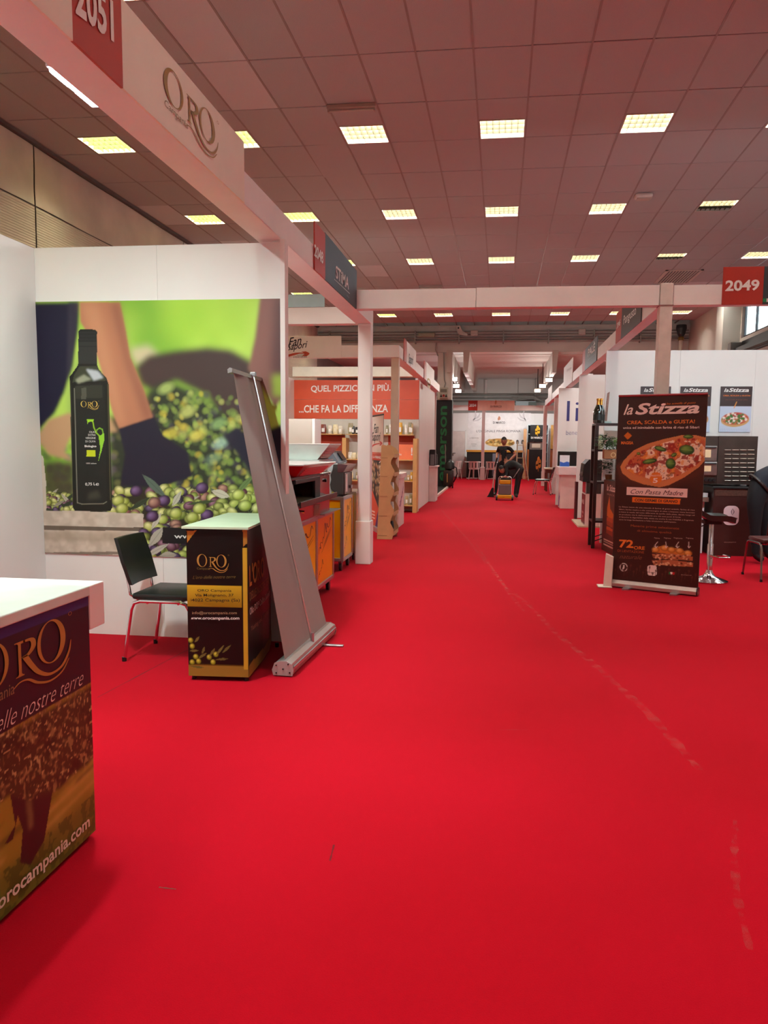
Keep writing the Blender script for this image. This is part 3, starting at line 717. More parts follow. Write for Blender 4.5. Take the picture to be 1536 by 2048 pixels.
arm = [(408,318),(615,318),(642,450),(668,600),(735,760),(785,915),(612,968),(575,880),(540,740),(500,600),(450,480),(412,420)]
C.poly(mp(arm), (176,118,88), 1, .012)
C.poly(mp([(410,318),(500,318),(560,560),(600,760),(640,940),(610,965),(540,740),(470,520)]), (206,150,112), .55, .05)
C.poly(mp([(560,318),(615,318),(668,600),(735,760),(785,915),(740,930),(640,640)]), (128,78,64), .6, .04)
C.poly(mp([(608,966),(790,905),(835,1000),(960,1085),(985,1210),(820,1265),(615,1260),(640,1100)]), (30,26,44), 1, .012)
C.poly(mp([(1140,1000),(1210,960),(1300,1000),(1480,930),(1480,1230),(1310,1290),(1260,1160)]), (32,30,48), 1, .02)
# sharp olives and leaves in front
C.poly(mp([(225,1330),(380,1330),(560,1300),(640,1280),(740,1280),(860,1290),(1000,1270),(1110,1290),(1200,1290),(1320,1260),(1500,1300),(1500,1700),(225,1700)]), (46,44,28), 1, .008)
def leaf(x, y, L, w, rot, c, a=1.):
    u, v = mz(x, y); P = []
    for t in np.linspace(0, 1, 12): P.append((t*L-L/2, w*math.sin(math.pi*t)))
    for t in np.linspace(1, 0, 12): P.append((t*L-L/2, -w*math.sin(math.pi*t)))
    co, si = math.cos(rot), math.sin(rot); C.poly([(u+a_*co-b_*si, v+a_*si+b_*co) for a_, b_ in P], c, a)
    C.line([(u-co*L*.45, v-si*L*.45), (u+co*L*.45, v+si*L*.45)], .004, tuple(int(k*.75) for k in c), .8)
GR = [((150,164,66),(214,222,140)), ((128,146,58),(196,206,120)), ((168,176,86),(224,226,160)), ((106,122,50),(180,190,110))]
PU = [((66,40,72),(130,104,150)), ((48,32,60),(120,100,140)), ((120,76,74),(190,150,130)), ((96,52,66),(160,120,140))]
oo = []
for k in range(330):
    x = r_.uniform(560, 1500); y = r_.uniform(1270, 1650); oo.append((y+r_.uniform(-30,30), x, y))
for k in range(40): x = r_.uniform(235, 380); y = r_.uniform(1300, 1385); oo.append((y, x, y))
oo.sort()
for q, (_, x, y) in enumerate(oo):
    if q % 5 == 0: leaf(x+r_.uniform(-40,40), y, r_.uniform(.1,.2), r_.uniform(.010,.018), r_.uniform(-1.2,1.2), [(62,76,60),(92,104,84),(48,60,40),(176,174,158)][r_.randint(4)])
    base, hi = GR[r_.randint(4)] if r_.rand() < .68 else PU[r_.randint(4)]
    sc = .62 if x < 390 else 1.
    u, v = mz(x, y); C.ell(u, v, r_.uniform(.042,.052)*sc, r_.uniform(.032,.038)*sc, base, r_.uniform(-.7,.9), 1, .08, hi)
for a in ((790,1260,.26,.03,-.75,(84,102,90)), (905,1325,.14,.022,1.0,(178,178,160)), (1130,1300,.15,.03,-.3,(190,186,168)), (1255,1250,.2,.02,.8,(96,120,70)), (715,1350,.2,.02,.55,(52,64,44)), (1030,1345,.24,.014,.15,(64,80,46)), (800,1440,.16,.02,1.0,(186,184,168)), (800,1520,.2,.035,.9,(168,166,152)), (800,1590,.24,.022,.5,(176,172,160)), (690,1580,.12,.02,-1.3,(52,70,34)), (860,1615,.14,.03,.1,(164,160,146)), (300,1350,.12,.012,.5,(150,150,130))): leaf(*a)
for (x, y, c) in ((698,1285,1), (840,1335,1), (1035,1270,1), (1060,1408,1), (780,1415,1), (790,1345,2), (605,1335,0), (1220,1305,0), (900,1400,0), (985,1420,0), (1020,1375,0), (1255,1360,0), (625,1375,0)):
    base, hi = (PU[0] if c == 1 else PU[2]) if c else GR[0]; u, v = mz(x, y); C.ell(u, v, .052, .042, base, .3, 1, .07, hi)
# little white pillar and stone ledge
C.poly(mp([(190,1080),(222,1110),(236,1240),(238,1390),(205,1390)]), (198,190,176), 1)
stone = mp([(205,1385),(420,1388),(735,1402),(733,1470),(712,1478),(705,1510),(680,1560),(650,1592),(655,1606),(625,1640),(205,1636)])
C.poly(stone, (196,186,170), 1); nz = C.noise(.05, 9, 4); I = np.zeros(C.U.shape, bool); n_ = len(stone)
for i in range(n_):
    (x0, y0), (x1, y1) = stone[i], stone[(i+1) % n_]
    if y0 != y1: I ^= ((C.V >= min(y0,y1)) & (C.V < max(y0,y1)) & (C.U < x0+(C.V-y0)*(x1-x0)/(y1-y0)))
C.put(I & (nz < .42), (168,156,140), .45, .012); C.put(I & (nz > .58), (216,208,194), .5, .012)
C.poly(mp([(205,1462),(725,1472),(712,1490),(205,1484)]), (84,72,60), .9, .004); C.poly(mp([(205,1600),(655,1594),(650,1610),(205,1616)]), (104,92,78), .8, .004)
C.poly(mp([(205,1490),(705,1500),(690,1545),(205,1540)]), (150,134,112), .5, .02)
# bottle
C.poly(mp([(402,468),(410,458),(488,458),(497,468),(497,640),(512,672),(545,705),(556,740),(575,1370),(565,1388),(385,1388),(374,1372),(356,700),(372,680),(400,640)]), (26,26,20), 1)
C.poly(mp([(402,520),(497,520),(497,634),(402,634)]), (44,46,44), 1); C.poly(mp([(404,470),(494,470),(494,520),(404,520)]), (34,36,36), 1)
for y in (482,500,518,545): C.line([mz(404, y), mz(495, y)], .004, (16,16,16))
C.poly(mp([(408,645),(492,645),(530,690),(545,720),(370,730),(380,690)]), (58,62,46), 1, .006)
C.poly(mp([(440,660),(500,670),(530,705),(480,720)]), (196,206,214), .85, .012); C.poly(mp([(385,715),(430,690),(470,712),(400,735)]), (170,176,150), .7, .01)
C.poly(mp([(380,760),(385,742),(520,735),(535,755),(548,1350),(395,1352)]), (30,31,27), 1, .003); C.poly(mp([(386,748),(522,742),(526,808),(388,812)]), (48,50,40), 1, .004)
C.line([mz(381, 760), mz(396, 1345)], .006, (150,152,136), .7); C.line([mz(397, 1345), mz(420,1352), mz(530, 1350), mz(546, 1340)], .006, (160,160,140), .6)
C.poly(mp([(418,758),(442,755),(442,815),(416,815)]), (90,92,80), .7, .006); C.line([mz(360, 720), mz(372, 1340)], .005, (96,96,74), .7); C.line([mz(552, 740), mz(566, 1330)], .005, (110,106,70), .7)
C.poly(mp([(450,1300),(500,1280),(520,1320),(450,1330)]), (70,70,58), .6, .02)
C.poly(mp([(443,1076),(489,1076),(489,1108),(443,1108)]), (190,206,30), 1)
C.poly(mp([(445,918),(480,918),(478,940),(473,930),(450,932),(449,942)]), (150,206,40), 1)
C.line([mz(477,935), mz(481,960), mz(492,985), mz(508,1002), mz(520,1010)], .008, (150,206,40))
C.line([mz(520,1010), mz(528,990), mz(524,970), mz(510,963), mz(496,972), mz(492,990)], .007, (130,190,40))
C.poly(mp([(505,1005),(532,990),(535,1020),(520,1080),(502,1142),(514,1070)]), (140,200,50), 1)
C.poly(mp([(832,1472),(1500,1476),(1500,1560),(832,1554)]), (26,24,26), 1)
C.mesh('print', (MX0, 5.5915, MZ0), (1,0,0), (0,0,1), mural, 0, .5)
def mtext(s, m_, p0, p1, top, **k):
    z = lambda p: (p[0]/2.56, 480+p[1]/2.56); return text_px(s, mural, m_, ('Y', 5.5905), z(p0), z(p1), z(top), off=.001, **k)
pw = mat('print_white', (226,226,222), .5, var=0)
mtext('www.orocampania.com', pw, (892,1535), (1440,1537), (892,1506), bold=.02)
for s_, y in (('OLIO',988),('EXTRA',1003),('VERGINE',1019),('DI OLIVA',1036)):
    w_ = {'OLIO':33,'EXTRA':38,'VERGINE':52,'DI OLIVA':52}[s_]; mtext(s_, pw, (490-w_, y), (490, y), (490-w_, y-10))
mtext('Biologico', pw, (434,1064), (494,1064), (434,1050), bold=.03); mtext('100% italiano', pw, (442,1147), (494,1147), (442,1140))
mtext('0,75 L', pw, (437,1260), (489,1258), (437,1243), bold=.02); mtext('e', pw, (491,1258), (507,1257), (491,1245))
a = atY(414/2.56, 480+866/2.56, 5.5905); c = atY(505/2.56, 480+866/2.56, 5.5905)
emblem(ORO, mural, mat('gold_ink_bright', (206,176,84), .5), a, (c.x-a.x,0,0), (0,0,.062), .001)

# --- near counter with the olive tree print
fc = thing('promo_counter', 'white-topped counter wrapped in olive tree print', 'counter', (-1.75, 2.0, 0))
XC = -1.5; y0, y1 = 0.75, 2.66
body = part('body', BM().box(-2.1, XC-.003, y0, y1-.003, .02, .93, .006), mat('counter_dark', (46,32,40), .5), fc)
part('top', BM().box(-2.12, XC+.01, y0-.02, y1+.0, .93, .968, .004), mat('counter_top', (214,228,220), .35), fc)
part('top_tray', BM().box(-2.12, XC+.005, y1+.002, y1+.11, .80, .966, .004), FRAMEW, fc)
part('kick_plate', BM().box(-2.08, XC-.02, y0+.02, y1-.03, 0, .02), BLACKP, fc)
C = Canvas(y1-y0, .91, .0042, (40,24,32))
def cz(x, y): p = atX(x, y, XC); return (p.y-y0, p.z-.02)
vb = cz(0,1470)[1]
nz = C.noise(.3, 2); C.rect(0, C.w, 0, vb, (150,130,44)); C.put((C.V < vb) & (nz > .5), (176,152,66), .7, .03)
for k in range(26):   # long bands of mown field
    v = r_.uniform(.08, vb*.75); u = r_.uniform(0, C.w); C.poly([(u,v),(u+.5,v+.05),(u+.52,v+.062),(u+.02,v+.02)], [(70,72,26),(96,92,30),(196,160,84)][r_.randint(3)], .7, .008)
nz = C.noise(.03, 8); C.rect(0, C.w, 0, .15, (92,98,36), .8, .03); C.put((C.V < .15) & (nz > .5), (64,72,24), .7)
# trunk and crown
def cp2(L): return [cz(*p) for p in L]
T = cp2([(8,1690),(30,1650),(15,1560),(60,1530),(105,1580),(88,1680),(60,1730),(40,1725),(45,1660),(35,1630),(25,1680)])
C.poly(T, (56,30,28), 1, .004); C.poly(cp2([(50,1600),(62,1590),(68,1650),(56,1660)]), (120,96,60), .7, .01)
crown = cp2([(-200,1520),(-200,1400),(195,1330),(195,1500),(175,1530),(150,1545),(115,1580),(60,1600),(20,1590),(-60,1640)])
C.poly([(u, min(v, vb-.01)) for u, v in crown], (66,48,26), 1, .012)
nn2 = C.noise(.09, 31); fine = C.noise(.011, 33, 1)*.6+C.noise(.05, 35, 2)*.4
I = np.zeros(C.U.shape, bool); cr = [(u, min(v, vb-.005)) for u, v in crown]; n_ = len(cr)
for i in range(n_):
    (x0, y0_), (x1, y1_) = cr[i], cr[(i+1) % n_]
    if y0_ != y1_: I ^= ((C.V >= min(y0_,y1_)) & (C.V < max(y0_,y1_)) & (C.U < x0+(C.V-y0_)*(x1-x0)/(y1_-y0_)))
Ib = C.blurm(I.astype(float), .02) > .42
C.put(Ib & (fine > .54), (112,86,50), .75); C.put(Ib & (fine > .66), (156,128,80), .8); C.put(Ib & (nn2 < .42), (40,24,16), .75, .01)
C.put(Ib & (C.noise(.012, 44, 1) > .86), (190,166,110), .9)
C.rect(0, C.w, vb, C.h, (40,24,32), 1, .003); C.rect(0, C.w, C.h-.035, C.h, (46,44,98), 1, .006)  # bluish strip at the top edge is a reflection painted into the print
C.mesh('print', (XC, y0, .02), (0,1,0), (0,0,1), fc, .001, .4)
XT2 = XC+.001
lettering('orocampania.com', fc, mat('print_cream', (226,214,196), .5, var=0), (XT2, 2.075, .045), (0,.54,0), (0,0,.058), bold=.02)
lettering('www.', fc, mat('print_cream', (226,214,196), .5, var=0), (XT2, 1.90, .045), (0,.165,0), (0,0,.04), bold=.02)
a, c = atX(0-92,1400,XT2), atX(135,1330,XT2); zb_ = atX(60,1362,XT2).z
emblem(ORO, fc, mat('gold_print', (176,128,58), .45, var=.05), (XT2, 2.01, .70), (0,.51,0), (0,0,.195))
lettering('Campania', fc, mat('gold_print2', (140,112,76), .5), (XT2, 2.01, .695), (0,.19,0), (0,0,.05), 0, .1)
p0 = atX(0,1440,XT2); p1 = atX(163,1352,XT2)
lettering("L'oro delle nostre terre", fc, mat('print_cream', (226,214,196), .5, var=0), (XT2, 1.88, .612), (0, .725, 0), (0,0,.058), -.014, .5)

# --- small pop-up counter by the mural
pc = thing('promo_counter', 'black and gold pop-up counter with pale green top by the mural', 'counter', (-1.78, 5.1, 0))
foot = [(-1.918,4.575),(-1.535,4.6),(-1.547,4.75),(-1.567,5.0),(-1.60,5.25),(-1.66,5.5),(-1.95,5.5)]
part('body', BM().prism([(x, y, .03) for x, y in foot], (0,0,.935)), mat('counter_black', (20,16,16), .4), pc)
tp = [(-1.94,4.555),(-1.522,4.58),(-1.535,4.75),(-1.555,5.0),(-1.588,5.26),(-1.645,5.53),(-1.99,5.53)]
part('top', BM().prism([(x, y, .966) for x, y in tp], (0,0,.014)), mat('counter_green', (196,216,190), .35), pc)
for x, y in ((-1.9,4.62),(-1.56,4.63),(-1.6,5.45),(-2.0,5.45)): part('foot', BM().lathe([(.015,0),(.015,.03)], (x,y,0), 8), BLACKP, pc)
A_ = Vector((-1.918,4.575,.03)); R_ = Vector((-1.535,4.6,.03))-A_; W_ = R_.length
C = Canvas(W_, .935, .004, (18,14,14)); gd = (186,150,50)
def bz(x, y): p = atY(220+x/3.2, 1000+y/3.2, 4.585); return (p.x+1.918, p.z-.03)
C.rect(0, W_, 0, .075, (150,118,48)); C.rect(0, W_, .07, .078, (90,66,20))
v0, v1 = bz(600,683)[1], bz(600,543)[1]
for t_ in np.linspace(0, 1, 24): C.rect(0, W_*.9, v0+(v1-v0)*t_, v1, tuple(int(a*(1-t_)+b*t_) for a, b in zip((150,112,24),(206,172,44))))
ug = bz(848,700)[0]; vg = bz(860,310)[1]
C.rect(ug, W_, .05, vg, (196,158,48)); C.rect(ug+.028, W_, .05, vg, (24,18,14))
C.poly([bz(845,190),bz(905,190),bz(885,270),bz(850,300)], (170,120,50), 1); C.poly([bz(495,195),bz(556,195),bz(520,240),bz(500,270)], (190,128,50), 1)
for (x, y) in ((520,895),(530,933),(552,1000),(530,1035),(570,1030),(636,1005),(678,988),(660,1037)):
    u, v = bz(x, y); C.ell(u, v, .017, .018, (140,140,30), 0, 1, .12, (220,216,90))
for (x, y, l, ro) in ((560,890,.05,.9),(540,962,.06,0.05),(595,995,.07,.6),(655,975,.07,1.0),(705,960,.09,.9),(745,955,.08,.75),(715,1020,.08,.1),(560,1065,.1,-.1),(600,960,.05,1.2)):
    u, v = bz(x, y); P = [(t*l-l/2, .008*math.sin(math.pi*t)) for t in np.linspace(0,1,8)]+[(t*l-l/2, -.008*math.sin(math.pi*t)) for t in np.linspace(1,0,8)]
    co, si = math.cos(ro), math.sin(ro); C.poly([(u+a_*co-b*si, v+a_*si+b*co) for a_, b in P], (104,100,52), 1)
C.mesh('print', A_, R_, (0,0,1), pc, .0015, .35)
def btext(s, m_, p0, p1, top, **k):
    z = lambda p: (220+p[0]/3.2, 1000+p[1]/3.2); return text_px(s, pc, m_, ('Y', 4.577), z(p0), z(p1), z(top), off=.002, **k)
dk = mat('dark_print', (40,28,14), .5, var=0); bg_ = mat('gold_ink_bright', (206,176,84), .5)
btext('ORO Campania', dk, (560,590), (778,592), (560,570), bold=.012); btext('Via Molignano, 37', dk, (545,622), (792,622), (545,600), bold=.012); btext('84022 Campagna (Sa)', dk, (506,655), (832,656), (506,630), bold=.012)
btext('info@orocampania.com', mat('tan_print', (170,140,110), .5, var=0), (527,736), (812,736), (527,712)); btext('www.orocampania.com', pw, (514,770), (829,771), (514,746), bold=.02)
btext("L'oro delle nostre terre", mat('dim_gold_print', (104,86,40), .5, var=0), (530,505), (805,500), (530,484), shear=.4)
a = atY(220+558/3.2, 1000+452/3.2, 4.577); c = atY(220+757/3.2, 1000+452/3.2, 4.577)
emblem(ORO, pc, mat('gold_print', (176,128,58), .45, var=.05), a, (c.x-a.x,0,0), (0,0,.105))
lettering('Campania', pc, mat('dim_gold_print', (104,86,40), .5), (a.x,a.y,a.z+.004), (.085,0,0), (0,0,.018))
# aisle-facing curved side: gold hem and lettering
b = BM(); S_ = foot[1:6]
for (x0, y0_), (x1, y1_) in zip(S_[:-1], S_[1:]): b.add([(x0+.002,y0_,.03),(x1+.002,y1_,.03),(x1+.002,y1_,.115),(x0+.002,y0_,.10)], [(0,1,2,3)])
part('hem', b, mat('gold_band', (150,118,48), .4), pc)
def side_text(s, m_, ya, yb, z, h, **k):
    v, f = text_geo(s, k.get('bold', 0), 0); lo, hi = v.min(0), v.max(0); q = (v-lo)/(hi-lo); ys = [p[1] for p in S_]; xs_ = [p[0] for p in S_]
    b = BM(); b.add([(float(np.interp(ya+(yb-ya)*a, ys, xs_))+.004, ya+(yb-ya)*float(a), z+h*float(c)) for a, c in q], f); part('lettering', b, m_, pc)
side_text("L'ORO", mat('gold_print', (176,128,58), .45), 4.63, 5.05, .60, .14, bold=.02); side_text('DELLE NOSTRE TERRE', mat('gold_print2', (140,112,76), .5), 4.63, 5.3, .51, .055, bold=.01)
side_text('Olio DOP Colline Salernitane', pw, 4.63, 5.35, .42, .045, bold=.01); side_text('Tasting and delights', mat('tan_print', (170,140,110), .5), 4.66, 5.2, .30, .04, bold=.01)

# --- visitor chair (facing +X), reused
def vinyl(n, c): return mat(n, c, .38, var=.08, scale=20)
def make_chair(lab, loc, rz, seatm, framem, arms=True):
    t = thing('visitor_chair', lab, 'chair', loc, rz if rz else 1e-9)
    def back(u, v): return (-.22-.10*v-.02*math.cos((u-.5)*3), (-.21+.42*u)*(1-.12*abs(v-.5)), .52+.32*v)
    b = BM().grid(back, 8, 6); k = len(b.v); f2 = [tuple(i+k for i in f[::-1]) for f in b.f]; b.v += [(x-.025, y, z) for x, y, z in b.v]; b.f += f2
    nu, nv = 9, 7; rim = [i for i in range(nu)]+[nu*j+nu-1 for j in range(1, nv)]+[nu*(nv-1)+i for i in range(nu-2, -1, -1)]+[nu*j for j in range(nv-2, 0, -1)]
    b.f += [(rim[i], rim[(i+1) % len(rim)], rim[(i+1) % len(rim)]+k, rim[i]+k) for i in range(len(rim))]
    part('backrest', b, seatm, t, smooth=True)
    part('seat', BM().box(-.22, .22, -.22, .22, .425, .47, .018), seatm, t, smooth=True)
    for s in (-1, 1):
        y = .235*s
        part('side_frame', BM().tube([(-.27,y*1.04,0),(-.215,y,.36),(-.195,y,.405),(-.15,y,.42),(.13,y,.42),(.175,y,.405),(.2,y,.36),(.25,y*1.04,0)], .0125, 8), framem, t, smooth=True)
        for x in (-.27, .25): part('foot_cap', BM().lathe([(.016,0),(.016,.03)], (x, y*1.04, 0), 8), BLACKP, t)
        part('back_tube', BM().tube([(-.05,.17*s,.415),(-.19,.17*s,.415),(-.25,.17*s,.45),(-.27,.17*s,.56),(-.30,.16*s,.66)], .010, 8), framem, t, smooth=True)
    part('cross_tube', BM().tube([(-.1,-.235,.41),(-.1,.235,.41)], .010), framem, t); part('cross_tube', BM().tube([(.12,-.235,.41),(.12,.235,.41)], .010), framem, t)
    return t
make_chair('black vinyl chair with chrome frame beside the pop-up counter', (-2.25, 5.16, 0), .0, vinyl('black_vinyl', (18,22,20)), CHROME)

# --- roll-up seen from behind, leaning over
ru = thing('roll_up_banner', 'leaning roll-up banner seen from its grey back with silver pole', 'roll-up banner', (-1.33, 5.3, 0))
nb, fb = Vector((-1.352,4.75,0)), Vector((-1.312,5.86,0)); dr = (fb-nb).normalized(); sd = Vector((dr.y, -dr.x, 0)); L = (fb-nb).length
prof = [(-.062,.012),(-.07,.045),(-.055,.088),(-.02,.102),(.022,.102),(.055,.085),(.066,.045),(.058,.012)]
part('cassette', BM().prism([nb+sd*a+Vector((0,0,h)) for a, h in prof], dr*L), mat('cassette_silver', (196,190,186), .3, .7, var=.04), ru)
for s0, d0 in ((nb, -1), (fb, 1)):
    cap = part('end_cap', BM().prism([s0+sd*(a*1.06)+Vector((0,0,max(0,h*1.05-.004))) for a, h in prof], dr*(.012*d0)), mat('cap_grey', (172,160,160), .45, .2), ru)
    for a, h in ((-.045,.025),(-.045,.075),(.035,.085),(.045,.03),(0,.052)): q = s0+sd*a+Vector((0,0,h))+dr*(.0135*d0); part('screw', BM().lathe([(.005,-.003),(.005,.003)], q, 8, 'Y'), DARKM, cap)
part('groove', BM().prism([nb+sd*a+Vector((0,0,h)) for a, h in ((.064,.07),(.071,.066),(.071,.058),(.064,.054))], dr*L), ALU, ru)
part('swing_foot', BM().box(-1.36, -1.12, 5.52, 5.56, 0, .012, .003), ALU, ru)
tn, tf = atY(462,742,4.78), atY(533,764,5.82); zt = tn.z
bn, bf = nb+dr*.03+Vector((0,0,.1)), fb-dr*.03+Vector((0,0,.1)); n0 = (bf-bn).cross(tn-bn).normalized()
if n0.x < 0: n0 = -n0
def sheetf(u, v):
    p = (bn.lerp(bf, u)).lerp(tn.lerp(tf, u), v); w = .012*math.sin(u*17+v*2)*v**6*(1.2-u)+.006*math.sin(u*6+1)*math.sin(v*3.1)
    return p+n0*w
grayb = mat('banner_back', (150,146,142), .5, var=.03, scale=2)
part('banner_sheet', BM().grid(sheetf, 36, 60), grayb, ru, smooth=True)
part('top_rail', BM().prism([tn+n0*a+Vector((0,0,h))-dr*.02 for a, h in ((-.014,-.012),(.014,-.012),(.016,.012),(0,.02),(-.016,.012))], (tf-tn)+dr*.04), ALU, ru)
pm0 = bn.lerp(bf, .50)+n0*.035; pm1 = tn.lerp(tf, .50)+n0*.02
part('pole', BM().tube([pm0-Vector((0,0,.02)), pm1+(pm1-pm0).normalized()*.02], .0085, 10), mat('pole_silver', (222,222,220), .25, .8, var=0), ru, smooth=True)
part('pole_socket', BM().tube([pm0-Vector((0,0,.05)), pm0+Vector((0,0,.05))], .013, 10), ALU, ru); part('pole_hook', BM().box(pm1.x-.02, pm1.x+.02, pm1.y-.012, pm1.y+.012, pm1.z-.0, pm1.z+.03, .004), ALU, ru)

# --- LED batten on the stand beam
q = gp(140,130,3.06); t = thing('led_batten', 'lit white LED batten fixed inside the long left beam', 'lamp', (-1.9, 3.65, 3.05))
part('housing', BM().box(-2.075, -1.995, 3.46, 3.86, 3.175, 3.20, .006), mat('batten_white', (220,220,220), .4), t)
part('diffuser', BM().box(-2.065, -2.005, 3.47, 3.85, 3.155, 3.178, .008), mat('led_cool', (226,240,255), emit=26), t)
part('bracket', BM().box(-2.06, -1.785, 3.62, 3.68, 3.155, 3.175), ALU, t)
la = bpy.data.lights.new('led_batten_lamp', 'AREA'); la.shape = 'RECTANGLE'; la.size = .08; la.size_y = .38; la.energy = 72; la.color = (.86,1,.97)
lo_ = bpy.data.objects.new('led_batten_lamp', la); COL.objects.link(lo_); lo_.parent = t; lo_.location = Vector((-2.035,3.66,3.15))-t.location; lo_.rotation_euler = (0, math.radians(12), 0)
# ================================================================== LEFT ROW: OVENS AND CARTS
yelm = mat('cart_yellow', (255,200,8), .35, var=.02); orgm = mat('cart_orange', (252,164,8), .35, var=.02)
redm = mat('oven_red', (168,14,20), .28, var=.05, coat=.5); blk = mat('oven_black', (16,14,14), .25, var=.1)
scrib = mat('scribble_ink', (70,12,20), .5, var=0)
def caster(t, x, y, turned=1):
    c = part('caster_fork', BM().prism([(x-.02,y-.03*turned,.13),(x+.02,y-.03*turned,.13),(x+.02,y+.02,.05),(x-.02,y+.02,.05)], (0,.012,0)), ALU, t)
    part('caster_wheel', BM().lathe([(.03,-.016),(.05,-.014),(.05,.014),(.03,.016)], (x, y+.02, .05), 16, 'X'), BLACKP, c)
    part('caster_brake', BM().box(x-.012, x+.012, y+.06, y+.11, .085, .095), BLACKP, c)
SCR = [([(.05,.1),(.12,.3),(.2,.2),(.16,.42),(.3,.36)], [.01,.03,.02,.03,.01]), ([(.3,.3),(.36,.5),(.42,.4)], [.02,.03,.01]), ([(.42,.45),(.48,.95),(.56,.6),(.62,.5)], [.02,.035,.035,.01]),
       ([(.55,.55),(.6,.85),(.68,.65),(.78,.6)], [.02,.03,.03,.01]), ([(.78,.6),(.84,.9),(.9,.75)], [.02,.03,.01]), ([(.35,.15),(.6,.3),(.92,.5)], [.01,.045,.01]), ([(.25,.0),(.55,.18),(.9,.38)], [.01,.04,.01])]
def cart(lab, x0, x1, y0, y1, z1, pm, pm_end, writing=True):
    t = thing('oven_cart', lab, 'cart', ((x0+x1)/2, (y0+y1)/2, 0)); e = .04; z0 = .12
    for x in (x0, x1-e):
        for y in (y0, y1-e): part('upright', BM().box(x, x+e, y, y+e, z0, z1, .004), ALU, t)
    for z in (z0, z1-e):
        for y in (y0, y1-e): part('rail', BM().box(x0+e, x1-e, y, y+e, z, z+e, .004), ALU, t)
        for x in (x0, x1-e): part('rail', BM().box(x, x+e, y0+e, y1-e, z, z+e, .004), ALU, t)
    s = part('side_panel', BM().box(x1-.02, x1-.012, y0+e, y1-e, z0+e, z1-e), pm, t)
    part('end_panel', BM().box(x0+e, x1-e, y0+.012, y0+.02, z0+e, z1-e), pm_end, t); part('back_panel', BM().box(x0+.012, x0+.02, y0+e, y1-e, z0+e, z1-e), pm, t); part('end_panel', BM().box(x0+e, x1-e, y1-.02, y1-.012, z0+e, z1-e), pm_end, t)
    part('top_board', BM().box(x0+.005, x1-.005, y0+.005, y1-.005, z1, z1+.008), STEEL, t)
    for x in (x0+.05, x1-.05):
        for y in (y0+.06, y1-.09): caster(t, x, y)
    if writing:
        W = (y1-y0); H = z1-z0
        emblem(SCR, s, scrib, (x1-.0115, y0+.07, z0+H*.42), (0, W-.12, H*.18), (0, 0, H*.36), .001, 'script_logo')
        emblem(SCR[:3], s, scrib, (x1-.0115, y0+.08, z0+H*.12), (0, W*.5, H*.12), (0, 0, H*.2), .001, 'script_logo')
    return t
cart('yellow cart with aluminium frame under the red oven', -2.3, -1.655, 5.95, 6.98, .83, yelm, yelm)
cart('orange-sided cart with black casters between the two yellow carts', -2.3, -1.67, 7.02, 7.78, .83, orgm, yelm)
cart('yellow cart with aluminium frame next to the white post', -2.45, -1.79, 8.85, 9.42, .88, mat('cart_amber', (252,184,8), .35, var=.02), yelm)
cart('orange cart mostly hidden behind the white post', -2.45, -1.80, 9.72, 10.4, .88, orgm, orgm)
# red conveyor oven with flared louvred hood
def hood(t, xb, xt, y0, y1, yo, zb, zt, xleft, m_, endm, name='hood'):
    """flared canopy; aisle face leans out from xb (bottom) to xt (top)"""
    bot = [(xleft, y0, zb), (xb, y0, zb), (xb, y1, zb), (xleft, y1, zb)]; top = [(xleft, y0-yo, zt), (xt, y0-yo, zt), (xt, y1+yo, zt), (xleft, y1+yo, zt)]
    h = part(name, BM().add(bot+top, [(0,3,2,1),(1,2,6,5),(2,3,7,6),(3,0,4,7),(4,5,6,7)]), m_, t)
    part('end_plate', BM().prism([Vector(top[0])-Vector((0,.003,0)), Vector(top[1])-Vector((0,.003,0)), Vector(bot[1])-Vector((0,.003,0)), Vector(bot[0])-Vector((0,.003,0))], (0,.002,0)), endm, h)
    part('rim', BM().box(xleft, xt+.004, y0-yo-.004, y1+yo+.004, zt, zt+.012, .003), mat('hood_rim', (206,206,206), .3, .6), h)
    n = Vector((zt-zb, 0, -(xt-xb))).normalized()
    for k in range(5):
        f = .12+.15*k; xx, zz = xb+(xt-xb)*f, zb+(zt-zb)*f; off = n*.004
        part('louvre', BM().prism([Vector((xx,y0+.06,zz))+off*-.5, Vector((xx,y0+.06,zz))+off*1.5, Vector((xx+.006,y0+.06,zz+.012))+off*.5], (0, (y1-y0-.12), 0)), m_, h)
    return h
ov = thing('pizza_oven', 'red pizza oven with open black mouth and flared louvred hood', 'oven', (-1.95, 6.7, .84))
y0, y1 = 5.98, 7.42
part('lower_body', BM().box(-2.35, -1.64, y0, y1, .845, 1.0, .006), redm, ov)
part('base_plinth', BM().box(-2.3, -1.66, y0+.05, y1-.05, .838, .846), blk, ov)
part('side_housing', BM().box(-2.35, -1.64, 7.0, y1, 1.0, 1.2, .006), mat('oven_red_gloss', (120,12,16), .12, .5, coat=1), ov)
part('roof_slab', BM().box(-2.35, -1.63, y0, y1, 1.2, 1.225, .004), blk, ov)
part('left_jamb', BM().box(-2.35, -1.65, y0, y0+.14, 1.0, 1.2, .004), blk, ov)
part('back_wall', BM().box(-2.35, -2.3, y0+.14, 7.0, 1.0, 1.2), blk, ov)
part('door_frame', BM().box(-1.66, -1.635, 6.8, 7.0, 1.0, 1.2, .004), DARKM, ov); part('lintel', BM().box(-1.66, -1.632, y0+.14, 6.82, 1.165, 1.2, .004), DARKM, ov)
part('oven_floor', BM().box(-2.3, -1.64, y0+.14, 7.0, 1.0, 1.012), mat('oven_stone', (92,78,50), .7), ov)
